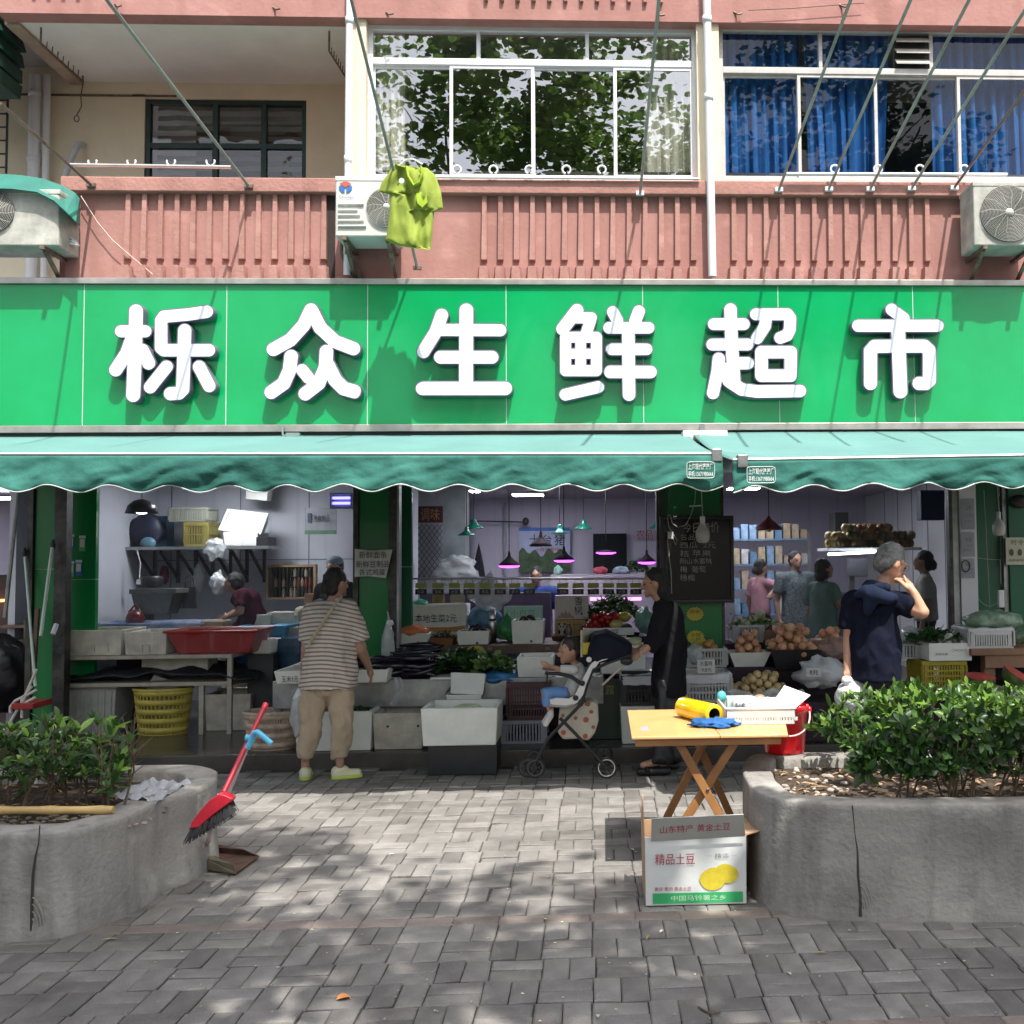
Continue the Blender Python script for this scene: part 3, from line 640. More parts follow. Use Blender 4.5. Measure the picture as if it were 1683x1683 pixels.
chars = {
'栎': CR(K3, 160, 480, [([(232, 115), (226, 360), (215, 620)], 41), ([(142, 236), (288, 236)], 36), ([(212, 270), (175, 370), (110, 468)], 39), ([(270, 350), (308, 428)], 38), ([(657, 118), (545, 135), (400, 148), (383, 172), (383, 335), (400, 350), (670, 350)], 37), ([(525, 232), (519, 420), (513, 585), (490, 608), (440, 612)], 39), ([(415, 450), (318, 572)], 37), ([(612, 450), (672, 565)], 37)]),
'众': CR(K3, 160, 480, [([(1284, 108), (1240, 200), (1160, 288), (1058, 345)], 40), ([(1286, 108), (1340, 215), (1430, 298), (1540, 340)], 40), ([(1165, 388), (1155, 470), (1120, 550), (1045, 603)], 40), ([(1232, 470), (1268, 515)], 36), ([(1377, 358), (1372, 450), (1330, 550), (1250, 612)], 40), ([(1385, 440), (1430, 530), (1480, 580), (1545, 598)], 41)]),
'生': CR(K4, 660, 480, [([(252, 145), (215, 250), (137, 375)], 40), ([(240, 238), (620, 240)], 38), ([(245, 410), (568, 410)], 40), ([(132, 606), (652, 606)], 42), ([(407, 115), (405, 600)], 43)]),
'鲜': CR(K4, 660, 480, [([(1103, 115), (1013, 232)], 40), ([(1090, 162), (1192, 162), (1160, 265)], 35), ([(1031, 284), (1031, 495), (1225, 495), (1225, 284), (1031, 284)], 34), ([(1126, 284), (1126, 495)], 33), ([(1031, 388), (1225, 388)], 31), ([(1030, 645), (1235, 598)], 37), ([(1328, 125), (1357, 180)], 36), ([(1492, 122), (1470, 180)], 38), ([(1305, 225), (1553, 225)], 36), ([(1322, 360), (1540, 360)], 36), ([(1312, 502), (1565, 503)], 39), ([(1425, 240), (1430, 645)], 39)]),
'超': CR(K4, 1140, 480, [([(232, 110), (238, 300), (255, 560)], 39), ([(127, 202), (315, 202)], 37), ([(118, 330), (340, 330)], 37), ([(260, 448), (340, 448)], 38), ([(158, 420), (150, 500), (122, 635)], 38), ([(185, 480), (222, 560), (300, 612), (400, 626), (668, 622)], 39), ([(392, 140), (590, 140), (608, 165), (605, 235), (588, 272), (545, 288)], 37), ([(458, 150), (448, 215), (400, 290)], 37), ([(427, 378), (427, 526), (611, 526), (611, 378), (427, 378)], 39)]),
'市': CR(K4, 1140, 480, [([(1245, 110), (1320, 165)], 37), ([(1035, 212), (1533, 212)], 38), ([(1285, 212), (1300, 625)], 43), ([(1112, 575), (1112, 372), (1138, 342), (1285, 340)], 41), ([(1285, 340), (1450, 340), (1483, 370), (1483, 555), (1463, 575), (1418, 575)], 41)])}
def outline(strokes, grow=0.0, step=1.0):
    al = [p for s, r in strokes for p in s]; m_ = 14+grow
    x0 = min(p[0] for p in al)-m_; x1 = max(p[0] for p in al)+m_; y0 = min(p[1] for p in al)-m_; y1 = max(p[1] for p in al)+m_
    nx, ny = int((x1-x0)/step)+2, int((y1-y0)/step)+2
    X, Y = np.meshgrid(x0+step*np.arange(nx), y0+step*np.arange(ny)); D = np.full(X.shape, 1e9)
    for s, r in strokes:
        for a, b in zip(s[:-1], s[1:]):
            a = np.array(a); b = np.array(b); d = b-a; t = np.clip(((X-a[0])*d[0]+(Y-a[1])*d[1])/(d@d), 0, 1)
            D = np.minimum(D, np.hypot(X-a[0]-t*d[0], Y-a[1]-t*d[1])-r-grow)
    D[D == 0] = 1e-6
    def ip(i, j, k, l): a, b = D[i, j], D[k, l]; t = a/(a-b); return (X[i, j]+(X[k, l]-X[i, j])*t, Y[i, j]+(Y[k, l]-Y[i, j])*t)
    nxt = {}; pos = {}
    for i in range(ny-1):
        for j in range(nx-1):
            c = (D[i, j] < 0, D[i, j+1] < 0, D[i+1, j+1] < 0, D[i+1, j] < 0)
            if all(c) or not any(c): continue
            E_ = [('h', i, j), ('v', i, j+1), ('h', i+1, j), ('v', i, j)]
            Q = [((i, j), (i, j+1)), ((i, j+1), (i+1, j+1)), ((i+1, j), (i+1, j+1)), ((i, j), (i+1, j))]
            ent = [k for k in range(4) if c[k] and not c[(k+1) % 4]]; ex = [k for k in range(4) if not c[k] and c[(k+1) % 4]]
            for k in ent:
                l = min(ex, key=lambda e: (e-k) % 4) if len(ex) > 1 else ex[0]
                for q in (k, l): pos[E_[q]] = ip(*Q[q][0], *Q[q][1])
                nxt[E_[k]] = E_[l]
    loops = []
    while nxt:
        s = next(iter(nxt)); lp = []; c = s
        while c in nxt: d = nxt.pop(c); lp.append(pos[c]); c = d
        if len(lp) > 6: loops.append(lp)
    return loops
def slab(loops, Y, depth, mt_, name, parent, bevel=0):
    cu = bpy.data.curves.new('c', 'CURVE'); cu.dimensions = '2D'; cu.fill_mode = 'BOTH'; cu.extrude = depth/2; cu.bevel_depth = bevel; cu.bevel_resolution = 1
    for lp in loops:
        sp = cu.splines.new('POLY'); pts = [P(x, y, Y) for x, y in lp]; sp.points.add(len(pts)-1); sp.use_cyclic_u = True
        for q, p in zip(sp.points, pts): q.co = (p.x, p.z, 0, 1)
    o = bpy.data.objects.new('c', cu); C.objects.link(o); me = realise(o, name)
    n = len(me.vertices); a = np.zeros(n*3); me.vertices.foreach_get('co', a); a = a.reshape(-1, 3)
    b = np.array(parent['base']); r = np.stack([a[:, 0]-b[0], Y+depth/2-a[:, 2]-b[1], a[:, 1]-b[2]], 1)
    me.vertices.foreach_set('co', r.ravel()); me.materials.clear(); me.materials.append(mt_); me.update()
    ob = bpy.data.objects.new(name, me); C.objects.link(ob); ob.parent = parent; ob['base'] = list(parent['base']); return ob
face_m = mat('character_face', (.72, .74, .82), .3, var=.015, scale=2, coat=.2)
trim_m = mat('character_trim', (.13, .12, .17), .5, var=.15)
for ch, st in chars.items():
    lo = outline(st)
    st2 = outline(st, 1.7)
    b = slab(st2, YS-.095, .085, trim_m, 'character', sg); b['label'] = 'white character '+ch
    slab(lo, YS-.1, .02, face_m, 'face', b)
mb = MB(); mb.box(xs[0], xs[-1], YS+.02, YS+.2, zS0-.16, zS0-.031); obj('lower_beam', mb, mat('dark_beam', (.03, .035, .035), .4, .3, var=.4), parent=sg)
lx0, lx1, lz0, lz1 = XZ(1121, 1194, 709, 725, YS-.12)
fl = thing('floodlight', 'flat white lamp housing on the bottom edge of the sign', 'lamp', ((lx0+lx1)/2, YS-.1, lz0))
mb = MB(); mb.box(lx0, lx1, YS-.2, YS-.03, lz0, lz1); obj('housing', mb, white_paint, parent=fl, bev=.01)
mb = MB(); c = P(1154, 704, YS-.06); mb.box(c.x-.02, c.x+.02, YS-.07, YS-.04, lz1, lz1+.07); obj('bracket', mb, dull_steel, parent=fl)
mb = MB(); c = P(482, 715, YS-.04); mb.tube([P(464, 702, YS-.04), P(465, 716, YS-.05), c, P(492, 716, YS-.05)], .012, 6); mb.box(c.x-.05, c.x+.06, YS-.08, YS-.04, c.z-.02, c.z+.015)
single('cable_clamp', 'small grey clamp hanging from the bottom edge of the sign', 'clamp', mb, mat('clamp', (.18, .25, .24), .5))
YF = 8.9
ZC = 2.52
int_wall = mat('shop_wall_paint', (.54, .56, .61), .6, var=.06, scale=1.5)
int_white = mat('shop_panel_white', (.70, .71, .74), .5, var=.05, scale=1.5)
int_lav = mat('shop_wall_lavender', (.50, .46, .58), .7, var=.06, scale=1.5)
mb = MB(); mb.box(-9, 8, YW+.02, YW+.3, ZC+.012, zS0-.165); struct('shop_header', mb, dark_metal)
mb = MB(); mb.box(-9, 8, YF-.1, 16, ZC, ZC+.01); struct('shop_ceiling', mb, mat('shop_ceiling_board', (.42, .38, .46), .8, var=.05))
mb = MB(); mb.box(-9, 8, 15.5, 15.6, .12, ZC); struct('back_wall', mb, int_lav)
YB1 = 11.3; xp1 = P(195, 950, YB1).x; xp2 = P(600, 950, YF).x; xp3 = P(1120, 950, YF).x; xp4 = P(1578, 950, 11.5).x
mb = MB(); mb.box(xp1-.06, xp1, 9.32, 15.5, .12, ZC); struct('partition_wall', mb, int_wall)
mb = MB(); mb.box(xp2-.02, xp2+.04, YF+.25, YB1+.05, .12, ZC); struct('partition_wall', mb, int_wall)
xq = P(650, 950, 13.2).x; mb = MB(); mb.box(xq-.06, xq, YB1+.051, 15.5, .12, ZC); struct('partition_wall', mb, int_wall)
mb = MB(); mb.box(xp4+.01, xp4+.08, YF+.1, 15.5, .12, ZC); struct('partition_wall', mb, int_white)
mb = MB(); mb.box(xp1, xp2-.021, YB1, YB1+.05, .12, ZC); struct('stall_back_wall', mb, int_wall)
mb = MB(); mb.box(xq+.001, P(728, 900, 13.2).x, 13.2, 13.25, .12, ZC); struct('stall_side_wall', mb, mat('wallpaper_base', (.42, .42, .46), .7))
mb = MB()
for i in range(9):
    yy = YF+.6+i*.62; mb.box(xp4+.002, xp4+.01, yy, yy+.012, .12, ZC)
struct('panel_seams', mb, mat('panel_seam', (.25, .26, .3), .6))
mb = MB()
for i, x in enumerate(np.linspace(xp1+.55, xp2-.4, 4)): mb.box(x, x+.008, YB1-.006, YB1-.0005, .12, ZC)
mb.box(xp1, xp2-.03, YB1-.006, YB1-.0008, 1.62, 1.628); struct('panel_seams', mb, mat('panel_seam2', (.13, .14, .2), .6))
mb = MB(); lx0, lx1, lz0, lz1 = XZ(676, 727, 862, 952, 13.19); n = 7
sx = (lx1-lx0)/3; H_ = lz1-lz0
for i in range(-8, 9):
    for s in (-1, 1):
        a0 = lx0+(i*sx*.5); pts = []
        for k in range(41):
            z = lz0+H_*k/40; x = a0+s*(H_*k/40)*.75+(0 if s > 0 else H_*.75)
            if lx0 <= x <= lx1: pts.append((x, 13.188, z))
        if len(pts) > 2: mb.tube([pts[0], pts[-1]], .004, 4)
single('lattice_screen', 'pale wall panel with a dark diamond lattice under the red banner', 'screen', mb, mat('lattice_lines', (.06, .06, .08), .6))
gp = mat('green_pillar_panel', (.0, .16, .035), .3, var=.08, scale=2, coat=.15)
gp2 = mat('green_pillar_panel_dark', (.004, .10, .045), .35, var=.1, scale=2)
edge = mat('pillar_edge_metal', (.055, .055, .05), .45, .6, var=.5, scale=10, bump=.1)
def pillar(label, segs, Y, dep=.06):
    """segs: (px0, px1, material, proud, seam heights)"""
    t = thing('pillar', label, 'pillar', (P((segs[0][0]+segs[-1][1])/2, 950, Y).x, Y, .12))
    for (a, b, mt_, pr, hs) in segs:
        x0 = P(a, 950, Y).x; x1 = P(b, 950, Y).x; zz = [.12]+sorted(P(a, h, Y).z for h in hs)+[ZC+.3]
        for i in range(len(zz)-1):
            mb = MB(); mb.box(x0+.001, x1-.001, Y-pr, Y+dep, zz[i]+(.004 if i else 0), zz[i+1]); obj('panel' if mt_ in (gp, gp2) else 'edge_strip', mb, mt_, parent=t, bev=.002)
        mb = MB(); mb.box(x0+.004, x1-.004, Y-pr+.008, Y+dep-.006, .121, ZC+.29); obj('core', mb, white_paint, parent=t)
    return t
p1 = pillar('green pillar between the left shop and the fish stall', [(46, 56, edge, .03, ()), (56, 92, gp, 0, (936,)), (92, 112, edge, .04, ())], 8.86)
p1b = pillar('green side panel with four payment stickers at the fish stall', [(112, 157, gp, 0, (953,))], 9.25)
pillar('green pillar with dark metal edges behind the handwritten noodle notice', [(581, 590, edge, .03, ()), (590, 640, gp, 0, ()), (640, 654, edge, .04, ()), (654, 658, dull_steel, .06, ())], YF)
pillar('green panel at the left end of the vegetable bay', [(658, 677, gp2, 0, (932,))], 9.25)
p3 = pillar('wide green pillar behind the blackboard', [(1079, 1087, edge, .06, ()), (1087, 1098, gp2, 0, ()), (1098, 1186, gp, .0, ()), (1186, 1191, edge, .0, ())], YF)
p4 = pillar('grey panel with paper notices beside the right green wall', [(1560, 1566, edge, .03, ()), (1566, 1578, dull_steel, .0, ()), (1578, 1606, int_white, .02, ())], YF)
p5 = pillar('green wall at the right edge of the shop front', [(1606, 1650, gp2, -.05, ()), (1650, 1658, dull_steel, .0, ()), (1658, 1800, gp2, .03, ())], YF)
mb = MB(); mb.box(-9, min(P(46, 950, 8.86).x, xp1-.07), 9.9, 10.0, .12, 1.5); struct('left_shop_wall', mb, mat('left_shop_dark', (.06, .045, .04), .7, var=.5, scale=4))
mb = MB(); mb.box(P(44, 950, 9.0).x, P(46, 950, 9.0).x+.1, 9.21, 15.5, .12, ZC); struct('partition_wall', mb, int_wall)
sb = mat('sticker_blue', (.03, .12, .42), .5); sw = mat('sticker_white', (.55, .57, .55), .5); sgn = mat('sticker_green', (.12, .35, .12), .5)
for lab, (x, y_), mt_ in (('payment stickers, upper blue one', (111, 884), sb), ('payment stickers, upper green one', (130, 886), sgn), ('payment stickers, lower green one', (111, 928), sgn), ('payment stickers, lower blue one', (124, 926), sb)):
    a = P(x, y_+20, 9.245); t = thing('payment_sticker', {'payment stickers, upper blue one': 'blue payment sticker at the upper left of the group of four', 'payment stickers, upper green one': 'green edged payment sticker at the upper right of the group of four', 'payment stickers, lower green one': 'green edged payment sticker at the lower left of the group of four', 'payment stickers, lower blue one': 'blue payment sticker at the lower right of the group of four'}[lab], 'sticker', (a.x, 9.245, a.z), 'payment stickers on the green panel')
    w_ = .052; mb = MB(); mb.box(a.x, a.x+w_, 9.2455, 9.2495, a.z, a.z+.14); obj('sheet', mb, mt_, parent=t)
    mb = MB(); mb.box(a.x+.006, a.x+w_-.006, 9.2435, 9.2454, a.z+.035, a.z+.105); obj('label_field', mb, sw, parent=t)
    mb = MB(); mb.box(a.x-.002, a.x+w_+.004, 9.2435, 9.2454, a.z+.115, a.z+.137); obj('label_field', mb, sw, parent=t)
for (x, y_) in ((1126, 1010), (1150, 1052)):
    pass
def led(label, px0, px1, py, Y, col=(.9, .93, 1), st=28, wd=.16):
    a, b = P(px0, py, Y), P(px1, py, Y); t = thing('ceiling_light', label, 'light', ((a.x+b.x)/2, Y, ZC), 'lit strip lights on the shop ceiling')
    mb = MB(); mb.box(a.x, b.x, Y-wd, Y+wd, ZC-.035, ZC-.006); obj('housing', mb, white_paint, parent=t)
    mb = MB(); mb.box(a.x+.01, b.x-.01, Y-wd+.01, Y+wd-.01, ZC-.042, ZC-.036); obj('diffuser', mb, mat('lit_diffuser%d' % st, col, .5, var=0, emit=st), parent=t)
led('lit strip light on the ceiling left of the vegetable bay', 772, 788, 817, 13.2)
led('wide lit strip light on the ceiling above the vegetable bay', 842, 894, 819, 14)
led('lit strip light on the ceiling behind the gap of the awnings', 1196, 1248, 817, 13)
led('lit strip light on the ceiling above the fruit bay hidden by the awning', 1270, 1340, 790, 11.5)
led('lit strip light on the ceiling of the fish stall hidden by the awning', 330, 420, 775, 10.2)
led('lit strip light on the ceiling above the vegetable stall hidden by the awning', 860, 960, 780, 11)
for i, (x, y_, Y) in enumerate(((-40, 818, 13), (-30, 836, 16), (-30, 847, 18))):
    a, b = P(x, y_, Y), P(44 if i == 0 else 34-i*12, y_+3, Y); t = thing('ceiling_light', ['front', 'middle', 'rear'][i]+' one of three strip lights in the shop left of the green pillar', 'light', ((a.x+b.x)/2, Y, a.z), 'strip lights in the left shop')
    mb = MB(); mb.box(a.x, b.x, Y-.1, Y+.1, a.z-.02, a.z); obj('diffuser', mb, mat('lit_diffuser28', (.9, .93, 1), .5, emit=28), parent=t)
mb = MB(); mb.box(-12, P(44, 950, 9.0).x, 18.5, 18.6, .12, 3.2); struct('left_shop_back_wall', mb, mat('left_back', (.35, .32, .33), .8))
mb = MB(); a, b = P(0, 988, 9.85), P(30, 986, 9.85); mb.tube([(a.x-.2, 9.85, a.z), (b.x, 9.85, b.z)], .012, 8); single('heat_tube', 'glowing orange tube inside the shop at the left edge', 'lamp', mb, mat('orange_glow', (1, .35, .08), .5, emit=4, var=0))
mb = MB(); a, b = P(30, 808, 8.95), P(8, 1015, 8.95); mb.tube([a, b], .018, 8); single('leaning_post', 'slanting grey post in the opening of the left shop', 'post', mb, dull_steel)
x0, x1, z0, z1 = XZ(543, 579, 810, 836, 10.2); t = thing('insect_lamp', 'blue glowing insect lamp near the ceiling of the fish stall', 'lamp', ((x0+x1)/2, 10.2, z0))
mb = MB(); frame(mb, x0, x1, z0, z1, 10.18, 10.26, .015); obj('frame', mb, dull_steel, parent=t)
mb = MB(); mb.box(x0+.016, x1-.016, 10.25, 10.255, z0+.016, z1-.016); obj('backing', mb, dull_steel, parent=t)
for k in (.35, .68):
    mb = MB(); z = z0+(z1-z0)*k; mb.tube([(x0+.02, 10.21, z), (x1-.02, 10.21, z)], .013, 8); obj('tube', mb, mat('uv_tube', (.16, .15, 1), .5, emit=3.0, var=0), parent=t)
def pendant(label, px, py, Y, w_, kind, glow=0, group=None):
    c = P(px, py, Y); R = w_*Y/F_PX/2; t = thing('pendant_lamp', label, 'lamp', (c.x, c.y, c.z), group)
    if kind == 'green': prof = [(.012, R*1.1), (.02, R*1.0), (R*.28, R*.82), (R*.34, R*.5), (R, .12*R), (R*1.03, 0), (R*.97, 0), (R*.3, .42*R)]; mt_ = mat('green_enamel_shade', (.0, .13, .085), .3, coat=.5)
    elif kind == 'straw': prof = [(.01, R*1.35), (R*.16, R*.9), (R*.42, R*.6), (R*.8, R*.32), (R*1.0, R*.08), (R*.95, 0), (R*.85, 0), (R*.6, .3*R)]; mt_ = mat('woven_shade', (.035, .025, .035), .9, bump=.6, bscale=60)
    elif kind == 'red': prof = [(.012, R*1.05), (R*.2, R*.85), (R*1.0, .02), (R*.97, 0), (R*.2, .7*R)]; mt_ = mat('red_shade', (.16, .01, .015), .4)
    elif kind == 'flat': prof = [(.01, R*.25), (R*.9, R*.12), (R, 0), (R*.9, 0), (.01, R*.1)]; mt_ = mat('woven_shade', (.035, .025, .035))
    else: prof = [(.01, R*.95), (R*.5, R*.82), (R*.85, R*.5), (R, 0), (R*.96, 0), (R*.8, R*.45)]; mt_ = mat('black_shade', (.02, .02, .025), .35)
    mb = MB(); mb.lathe(prof, c, 24); obj('lamp_shade', mb, mt_, parent=t, smooth=True)
    mb = MB(); mb.tube([c+Vector((0, 0, R*1.0)), (c.x, c.y, ZC)], .005, 5); obj('cable', mb, black_plastic, parent=t)
    mb = MB(); mb.lathe([(.03, ZC-c.z-.03), (.05, ZC-c.z-.001)], c, 10); obj('ceiling_rose', mb, black_plastic, parent=t)
    if glow == 1: mb = MB(); mb.lathe([(.001, -.02), (R*.6, -.018), (R*.96, -.006), (R*.96, .004), (R*.5, .02)], c, 20); obj('bulb', mb, mat('purple_glow', (.62, .05, 1), .5, emit=5, var=0), parent=t)
    elif glow == 2: mb = MB(); mb.ell(c+Vector((R*.15, -R*.35, R*.1)), (R*.4, R*.3, R*.16)); obj('bulb', mb, mat('white_glow', (.85, .9, 1), .5, emit=5, var=0), parent=t, smooth=True)
    else: mb = MB(); mb.ell(c+Vector((0, 0, R*.1)), (R*.25, R*.25, R*.25)); obj('bulb', mb, white_paint, parent=t, smooth=True)
gg = 'green pendant lamps above the vegetables'; gs = 'woven pendant lamps with purple light'
pendant('green pendant lamp, lower of the two at the left', 767, 880, 11.0, 27, 'green', 0, gg)
pendant('green pendant lamp, upper of the two at the left', 779, 869, 11.6, 30, 'green', 0, gg)
pendant('green pendant lamp in front of the blue topped poster', 920, 877, 11.0, 28, 'green', 0, gg)
pendant('green pendant lamp right of the blue topped poster', 959, 870, 11.6, 29, 'green', 0, gg)
pendant('green pendant lamp cut by the blackboard pillar', 1079, 869, 11.6, 26, 'green', 0, gg)
pendant('woven pendant lamp nearest the white column with a purple glow', 837, 930, 10.4, 35, 'straw', 1, gs)
pendant('unlit woven pendant lamp hanging in front of the poster', 889, 898, 10.8, 37, 'straw', 0, gs)
pendant('woven pendant lamp with a purple glow below the poster right edge', 927, 921, 10.2, 34, 'straw', 1, gs)
pendant('woven pendant lamp with a purple glow above the black haired shopper', 1063, 924, 10.6, 30, 'straw', 1, gs)
pendant('flat pendant lamp with a purple glow before the dark doorway', 996, 908, 11.0, 34, 'flat', 1, gs)
pendant('dark red cone lamp above the fruit bay', 1264, 871, 10.2, 44, 'red', 0)
pendant('black dome lamp shining over the fish stall', 233, 844, 9.7, 50, 'dome', 2)
def sheet(name, label, cat, px0, px1, pyt, pyb, Y, mt_, th=.01, **k):
    x0, x1, z0, z1 = XZ(px0, px1, pyt, pyb, Y); t = thing(name, label, cat, (x0, Y, z0), **k)
    mb = MB(); mb.box(x0, x1, Y, Y+th, z0, z1); obj('sheet', mb, mt_, parent=t); return t, x0, x1, z0, z1
t, x0, x1, z0, z1 = sheet('poster', 'large poster with a blue top and green hills on the back wall', 'poster', 853, 937, 867, 940, 15.4, mat('poster_paper', (.38, .42, .62), .5))
mb = MB(); mb.box(x0, x1, 15.394, 15.398, z1-.05, z1); obj('poster_band', mb, mat('poster_blue', (.03, .12, .45), .5), parent=t)
mb = MB()
for i in range(9):
    u = i/8; mb.v
hz = [z0+.30+.05*sin(i*1.3)+.03*sin(i*.6) for i in range(20)]
mb = MB(); mb.add([(x0+(x1-x0)*i/19, 15.396, z0) for i in range(20)]+[(x0+(x1-x0)*i/19, 15.396, hz[i]) for i in range(20)], [(i, i+1, 21+i, 20+i) for i in range(19)]); obj('poster_hills', mb, mat('poster_hills', (.05, .09, .04), .7, var=.5, scale=9), parent=t)
text('土', ink, h=.17, w=.16, parent=t, o=(x0+.15, 15.39, z1-.27)); text('台', ink, h=.15, w=.15, parent=t, o=(x0+.34, 15.39, z1-.26)); text('猪', ink, h=.17, w=.16, parent=t, o=(x0+.53, 15.39, z1-.27))
text('土特产直销', red_ink, h=.06, w=.36, parent=t, o=(x0+.24, 15.39, z0+.30)); 
t, x0, x1, z0, z1 = sheet('banner', 'dark red banner with gold characters for seasonings', 'banner', 678, 728, 832, 859, 13.15, mat('banner_red', (.09, .012, .015), .6))
text('调味', mat('gold_print', (.42, .24, .10), .5), h=z1-z0-.05, w=(x1-x0)*.62, parent=t, o=(x0+(x1-x0)*.27, 13.145, z0+.025))
x0, x1, z0, z1 = XZ(728, 765, 800, 952, 12); mb = MB(); mb.box(x0, x1, 12, 12.35, .12, ZC); single('column', 'pale square column beside the red banner', 'column', mb, mat('column_paint', (.33, .37, .38), .6))
x0, x1, z0, z1 = XZ(975, 1030, 877, 948, 15.45); mb = MB(); mb.box(x0, x1, 15.4, 15.47, .12, z1); single('doorway', 'dark doorway in the lavender back wall', 'door', mb, mat('doorway_dark', (.01, .01, .015), .8))
t, x0, x1, z0, z1 = sheet('wall_lettering', 'red lettering on the lavender wall above the shopper', 'sign', 1046, 1074, 870, 886, 15.44, int_lav, .004)
text('农品', mat('red_letter', (.35, .06, .04), .6), h=.14, w=.25, parent=t, o=(x0, 15.43, z0))
for i, px in enumerate((775, 828)):
    x0, x1, z0, z1 = XZ(px, px+4, 826, 950, 15.4); mb = MB(); mb.box(x0, x1, 15.42, 15.49, .12, z1); single('door_frame', ['left', 'right'][i]+' pale upright strip on the lavender back wall', 'trim', mb, mat('trim_grey', (.3, .3, .36), .6))
mb = MB(); a, b = P(774, 856, 15.3), P(858, 858, 15.3); mb.tube([a, b], .01, 5); c = P(864, 857, 15.2); mb.ell(c, (.05, .06, .06)); single('wall_camera', 'dark camera on a thin arm on the back wall', 'camera', mb, dark_metal)
mb = MB(); c = P(787, 948, 12.8); mb.lathe([(.001, .42), (.03, .3), (.06, .15), (.08, 0)], c, 10); single('folded_umbrella', 'dark folded umbrella standing by the white column', 'umbrella', mb, mat('umbrella_cloth', (.03, .03, .045), .8))
t, x0, x1, z0, z1 = sheet('poster', 'pale crumpled poster hanging at an angle in the fish stall', 'poster', 501, 553, 835, 878, 10.8, mat('poster_pale', (.30, .31, .33), .7, var=.15, scale=10))
mb = MB(); mb.box(x0, x1, 10.794, 10.798, z0, z0+.04); obj('poster_band', mb, mat('poster_green', (.10, .22, .14), .7), parent=t)
text('熟食制品', ink, h=.07, w=.17, parent=t, o=(x0+.09, 10.79, z0+.13))
mb = MB(); mb.box(x0+.03, x0+.07, 10.792, 10.796, z0+.12, z0+.22); obj('poster_emblem', mb, mat('poster_emblem', (.06, .09, .14), .7), parent=t)
pvc = mat('clear_plastic_strip', (.55, .62, .68), .12, var=.1, trans=.955, spec=.8)
def strips(label, px0, px1, Y, pyb, n):
    a, b = P(px0, 900, Y), P(px1, 900, Y); zb = P(px0, pyb, Y).z; t = thing('strip_curtain', label, 'curtain', ((a.x+b.x)/2, Y, zb))
    W = (b.x-a.x)/n
    for i in range(n):
        mb = MB(); x0 = a.x+i*W-.015; ph = random.random()*6; dy = .02*(i % 2); zb2 = zb+random.uniform(0, .12)
        mb.grid(8, 12, lambda u, v: (x0+(W+.03)*u, Y+dy+.012*sin(u*3+ph)+.02*noise.noise(Vector((u*1.5+ph, v*2.5, i))), zb2+(ZC-zb2)*v)); obj('strip', mb, pvc, parent=t, smooth=True)
strips('clear plastic strip curtain across the fish stall', 165, 580, 8.98, 1085, 9)
strips('clear plastic strip curtain across the vegetable bay', 680, 1078, 9.75, 1000, 9)
strips('clear plastic strip curtain across the fruit bay', 1194, 1560, 9.55, 1050, 8)
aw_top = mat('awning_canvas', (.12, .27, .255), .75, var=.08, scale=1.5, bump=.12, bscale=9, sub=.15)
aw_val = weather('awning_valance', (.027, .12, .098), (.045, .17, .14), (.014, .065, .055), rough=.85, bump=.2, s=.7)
bar_m = mat('awning_bar', (.50, .52, .53), .35, .3, var=.1)
